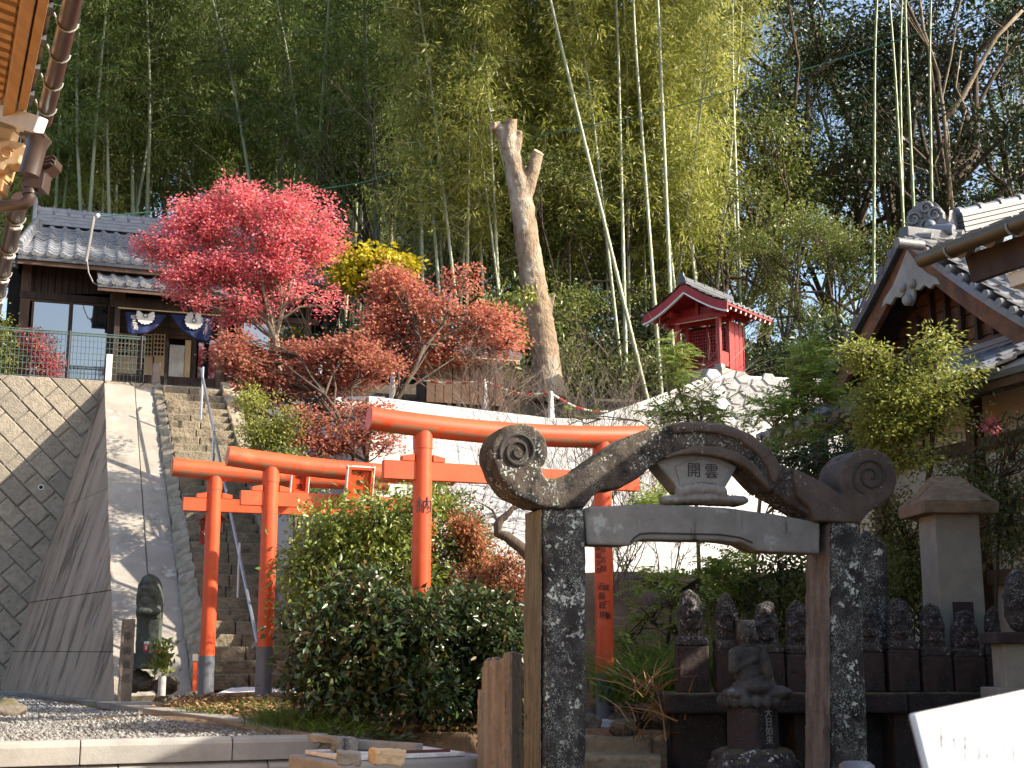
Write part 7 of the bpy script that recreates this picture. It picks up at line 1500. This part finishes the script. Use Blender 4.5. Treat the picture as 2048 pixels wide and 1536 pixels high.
for k, (xb, yb, xt, yt, D, lab) in enumerate([(178, 450, 205, 60, 31, 'grey bamboo culm leaning right above the hall ridge mast'), (219, 450, 212, 190, 31.5, 'thick grey bamboo culm right of the hall ridge mast'), (163, 450, 152, 230, 31.2, 'grey bamboo culm left of the hall ridge mast'), (272, 430, 340, 30, 33, 'long dark bamboo culm slanting right above the hall roof'), (232, 450, 232, 260, 33.5, 'thin bamboo culm close beside the thick grey one'), (500, 370, 446, 0, 31, 'dark bamboo culm slanting left above the crimson maple'), (596, 240, 578, 0, 32, 'bamboo culm above the right half of the crimson maple'), (845, 560, 838, 300, 29, 'bamboo culm between yellow tree and cut trunk'), (110, 440, 120, 250, 32, 'bamboo culm beside the brown rain pipe')]):
    culm('dark', xb, yb, xt, yt, D, lab, None, 1.0, 0, k)
R = RS(11)
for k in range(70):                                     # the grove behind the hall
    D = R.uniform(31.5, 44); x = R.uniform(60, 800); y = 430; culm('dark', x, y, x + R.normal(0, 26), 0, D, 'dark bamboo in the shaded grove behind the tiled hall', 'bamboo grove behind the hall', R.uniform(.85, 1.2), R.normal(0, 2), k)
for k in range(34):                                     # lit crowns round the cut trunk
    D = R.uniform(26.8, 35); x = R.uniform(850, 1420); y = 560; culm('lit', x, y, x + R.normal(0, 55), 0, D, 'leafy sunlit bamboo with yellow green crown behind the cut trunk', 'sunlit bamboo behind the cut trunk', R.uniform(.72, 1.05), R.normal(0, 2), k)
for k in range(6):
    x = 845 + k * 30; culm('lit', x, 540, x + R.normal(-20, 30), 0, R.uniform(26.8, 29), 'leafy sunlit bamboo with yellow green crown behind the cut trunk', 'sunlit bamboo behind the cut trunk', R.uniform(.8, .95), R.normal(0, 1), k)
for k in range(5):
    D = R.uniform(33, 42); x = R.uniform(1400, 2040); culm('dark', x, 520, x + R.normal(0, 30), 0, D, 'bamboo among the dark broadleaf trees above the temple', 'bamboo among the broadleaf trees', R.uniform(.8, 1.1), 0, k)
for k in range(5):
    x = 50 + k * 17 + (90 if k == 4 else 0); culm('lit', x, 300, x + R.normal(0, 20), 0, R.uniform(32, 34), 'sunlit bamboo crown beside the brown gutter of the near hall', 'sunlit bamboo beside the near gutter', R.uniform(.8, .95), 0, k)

# ---- broadleaf trees
def broad_proto(h, r, seed, lm, n=520, per=17, L=.15, W=.075):
    R = RS(seed); o = thing('broadleaf_tree', 'x', 'tree', (0, 0, 0)); tr = [Vector((R.normal(0, .12) * i, R.normal(0, .12) * i, h * .55 * i / 5)) for i in range(6)]
    blobs = [(np.array([R.normal(0, 1.5), R.normal(0, 1.3), h * R.uniform(.38, .95)]), np.array([R.uniform(.8, 1.5), R.uniform(.8, 1.4), R.uniform(.5, .9)])) for _ in range(13)]
    tw, who = sample(blobs, n, R, .5, .9, -.05); mb = MB(); limbs(mb, tr, r, blobs, tw, who, R, 10, .5, .012); mb.obj('trunk', MATS['bark'], o, smooth=True)
    v, f = leaves_at(tw, per, L, W, (.24, .24, .17), R, None, .3, 0, .4); link('crown', npmesh('crown', v, f, MATS[lm]), o); return o
bp = [broad_proto(13, .2, 21, 'broadleaf_dark', 480, 16), broad_proto(12, .17, 22, 'broadleaf_dark', 480, 16), broad_proto(14, .22, 23, 'broadleaf_dark', 420, 15)]
bm = [broad_proto(11, .15, 24, 'broadleaf_mid'), broad_proto(12, .16, 25, 'broadleaf_mid', 460)]
def tree_at(pr, px, D, s, label, group=None, py=None):
    a = P(px, 700, D); z = hgt(a.x, a.y) - .1
    return put(pr, label, (a.x, a.y, z), Matrix.Rotation(random.uniform(0, 6.28), 4, 'Z').to_quaternion(), s, group)
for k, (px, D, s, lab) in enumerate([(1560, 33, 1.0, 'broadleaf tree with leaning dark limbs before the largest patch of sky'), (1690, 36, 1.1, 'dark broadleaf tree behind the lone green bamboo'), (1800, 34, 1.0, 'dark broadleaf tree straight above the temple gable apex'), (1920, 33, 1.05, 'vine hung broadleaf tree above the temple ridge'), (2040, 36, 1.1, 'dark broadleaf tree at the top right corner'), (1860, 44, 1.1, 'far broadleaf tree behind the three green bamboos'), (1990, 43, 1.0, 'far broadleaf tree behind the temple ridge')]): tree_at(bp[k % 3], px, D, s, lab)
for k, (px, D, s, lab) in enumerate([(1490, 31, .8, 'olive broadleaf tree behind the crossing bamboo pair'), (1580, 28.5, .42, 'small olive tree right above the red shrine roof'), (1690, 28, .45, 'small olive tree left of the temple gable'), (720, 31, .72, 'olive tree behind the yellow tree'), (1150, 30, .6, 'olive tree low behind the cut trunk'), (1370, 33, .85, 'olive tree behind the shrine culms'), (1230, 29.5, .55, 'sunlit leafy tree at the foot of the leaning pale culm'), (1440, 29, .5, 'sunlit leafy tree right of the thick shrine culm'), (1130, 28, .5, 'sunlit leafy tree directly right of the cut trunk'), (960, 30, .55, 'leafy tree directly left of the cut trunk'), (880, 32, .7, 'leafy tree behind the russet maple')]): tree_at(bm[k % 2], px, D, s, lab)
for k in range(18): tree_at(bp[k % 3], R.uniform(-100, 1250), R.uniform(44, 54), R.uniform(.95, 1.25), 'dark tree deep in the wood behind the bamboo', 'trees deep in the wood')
vn = thing('hanging_vine', 'pale tangled vines hanging among the dark trees above the temple ridge', 'vine', P(1905, 420, 31)); mb = MB(); R = RS(77)
for pts, r in (([(1905, 420), (1895, 330), (1885, 240), (1880, 150), (1850, 60), (1830, -10)], .05), ([(1898, 400), (1900, 330), (1908, 270), (1885, 200), (1905, 120), (1915, 30), (1925, -20)], .03), ([(1890, 240), (1925, 200), (1960, 130), (1990, 70), (2040, 20)], .07), ([(1880, 160), (1862, 110), (1845, 90)], .03), ([(1912, 300), (1930, 220), (1912, 180), (1925, 100)], .025), ([(1880, 380), (1868, 330), (1885, 280), (1878, 200)], .02), ([(1955, 20), (2015, 60), (2010, 110), (2020, 120)], .02)):
    q_ = [P(x, y, 31) + Vector(R.normal(0, .05, 3)) for x, y in pts]; mb.tube(q_, [r * (1 - .4 * i / len(q_)) for i in range(len(q_))], 6)
mb.obj('stems', MATS['bark_pale'], vn, smooth=True)
# evergreen undergrowth at the foot of the wood
def shrub_proto(seed, lm):
    R = RS(seed); o = thing('undergrowth_shrub', 'x', 'shrub', (0, 0, 0)); blobs = [(np.array([R.normal(0, .6), R.normal(0, .5), R.uniform(.3, 1.6)]), np.array([R.uniform(.45, .8), R.uniform(.4, .7), R.uniform(.35, .6)])) for _ in range(8)]
    tw, who = sample(blobs, 300, R, .5, 1.4, -.1); mb = MB(); limbs(mb, [Vector((0, 0, -.2)), Vector((0, 0, .3)), Vector((.05, 0, .7))], .05, blobs, tw, who, R, 5, .5, .008); mb.obj('trunk', MATS['bark'], o, smooth=True)
    v, f = leaves_at(tw, 15, .12, .05, (.16, .16, .12), R, None, .3, 0, .4); link('crown', npmesh('crown', v, f, MATS[lm]), o); return o
sps = [shrub_proto(41, 'broadleaf_mid'), shrub_proto(42, 'broadleaf_dark'), shrub_proto(43, 'broadleaf_mid'), shrub_proto(44, 'camellia')]
for k in range(56):
    D = R.uniform(25.6, 33); px = R.uniform(690, 1780); a = P(px, 700, D)
    if 1290 < px < 1530 and D < 26.2: continue
    put(sps[k % 4], 'evergreen undergrowth shrub at the foot of the wooded hill', (a.x, a.y, hgt(a.x, a.y) - .1), Matrix.Rotation(random.uniform(0, 6.28), 4, 'Z').to_quaternion(), R.uniform(.7, 1.3), 'evergreen undergrowth of the hill')
# the wood beyond, one mass of leaves on the far slope
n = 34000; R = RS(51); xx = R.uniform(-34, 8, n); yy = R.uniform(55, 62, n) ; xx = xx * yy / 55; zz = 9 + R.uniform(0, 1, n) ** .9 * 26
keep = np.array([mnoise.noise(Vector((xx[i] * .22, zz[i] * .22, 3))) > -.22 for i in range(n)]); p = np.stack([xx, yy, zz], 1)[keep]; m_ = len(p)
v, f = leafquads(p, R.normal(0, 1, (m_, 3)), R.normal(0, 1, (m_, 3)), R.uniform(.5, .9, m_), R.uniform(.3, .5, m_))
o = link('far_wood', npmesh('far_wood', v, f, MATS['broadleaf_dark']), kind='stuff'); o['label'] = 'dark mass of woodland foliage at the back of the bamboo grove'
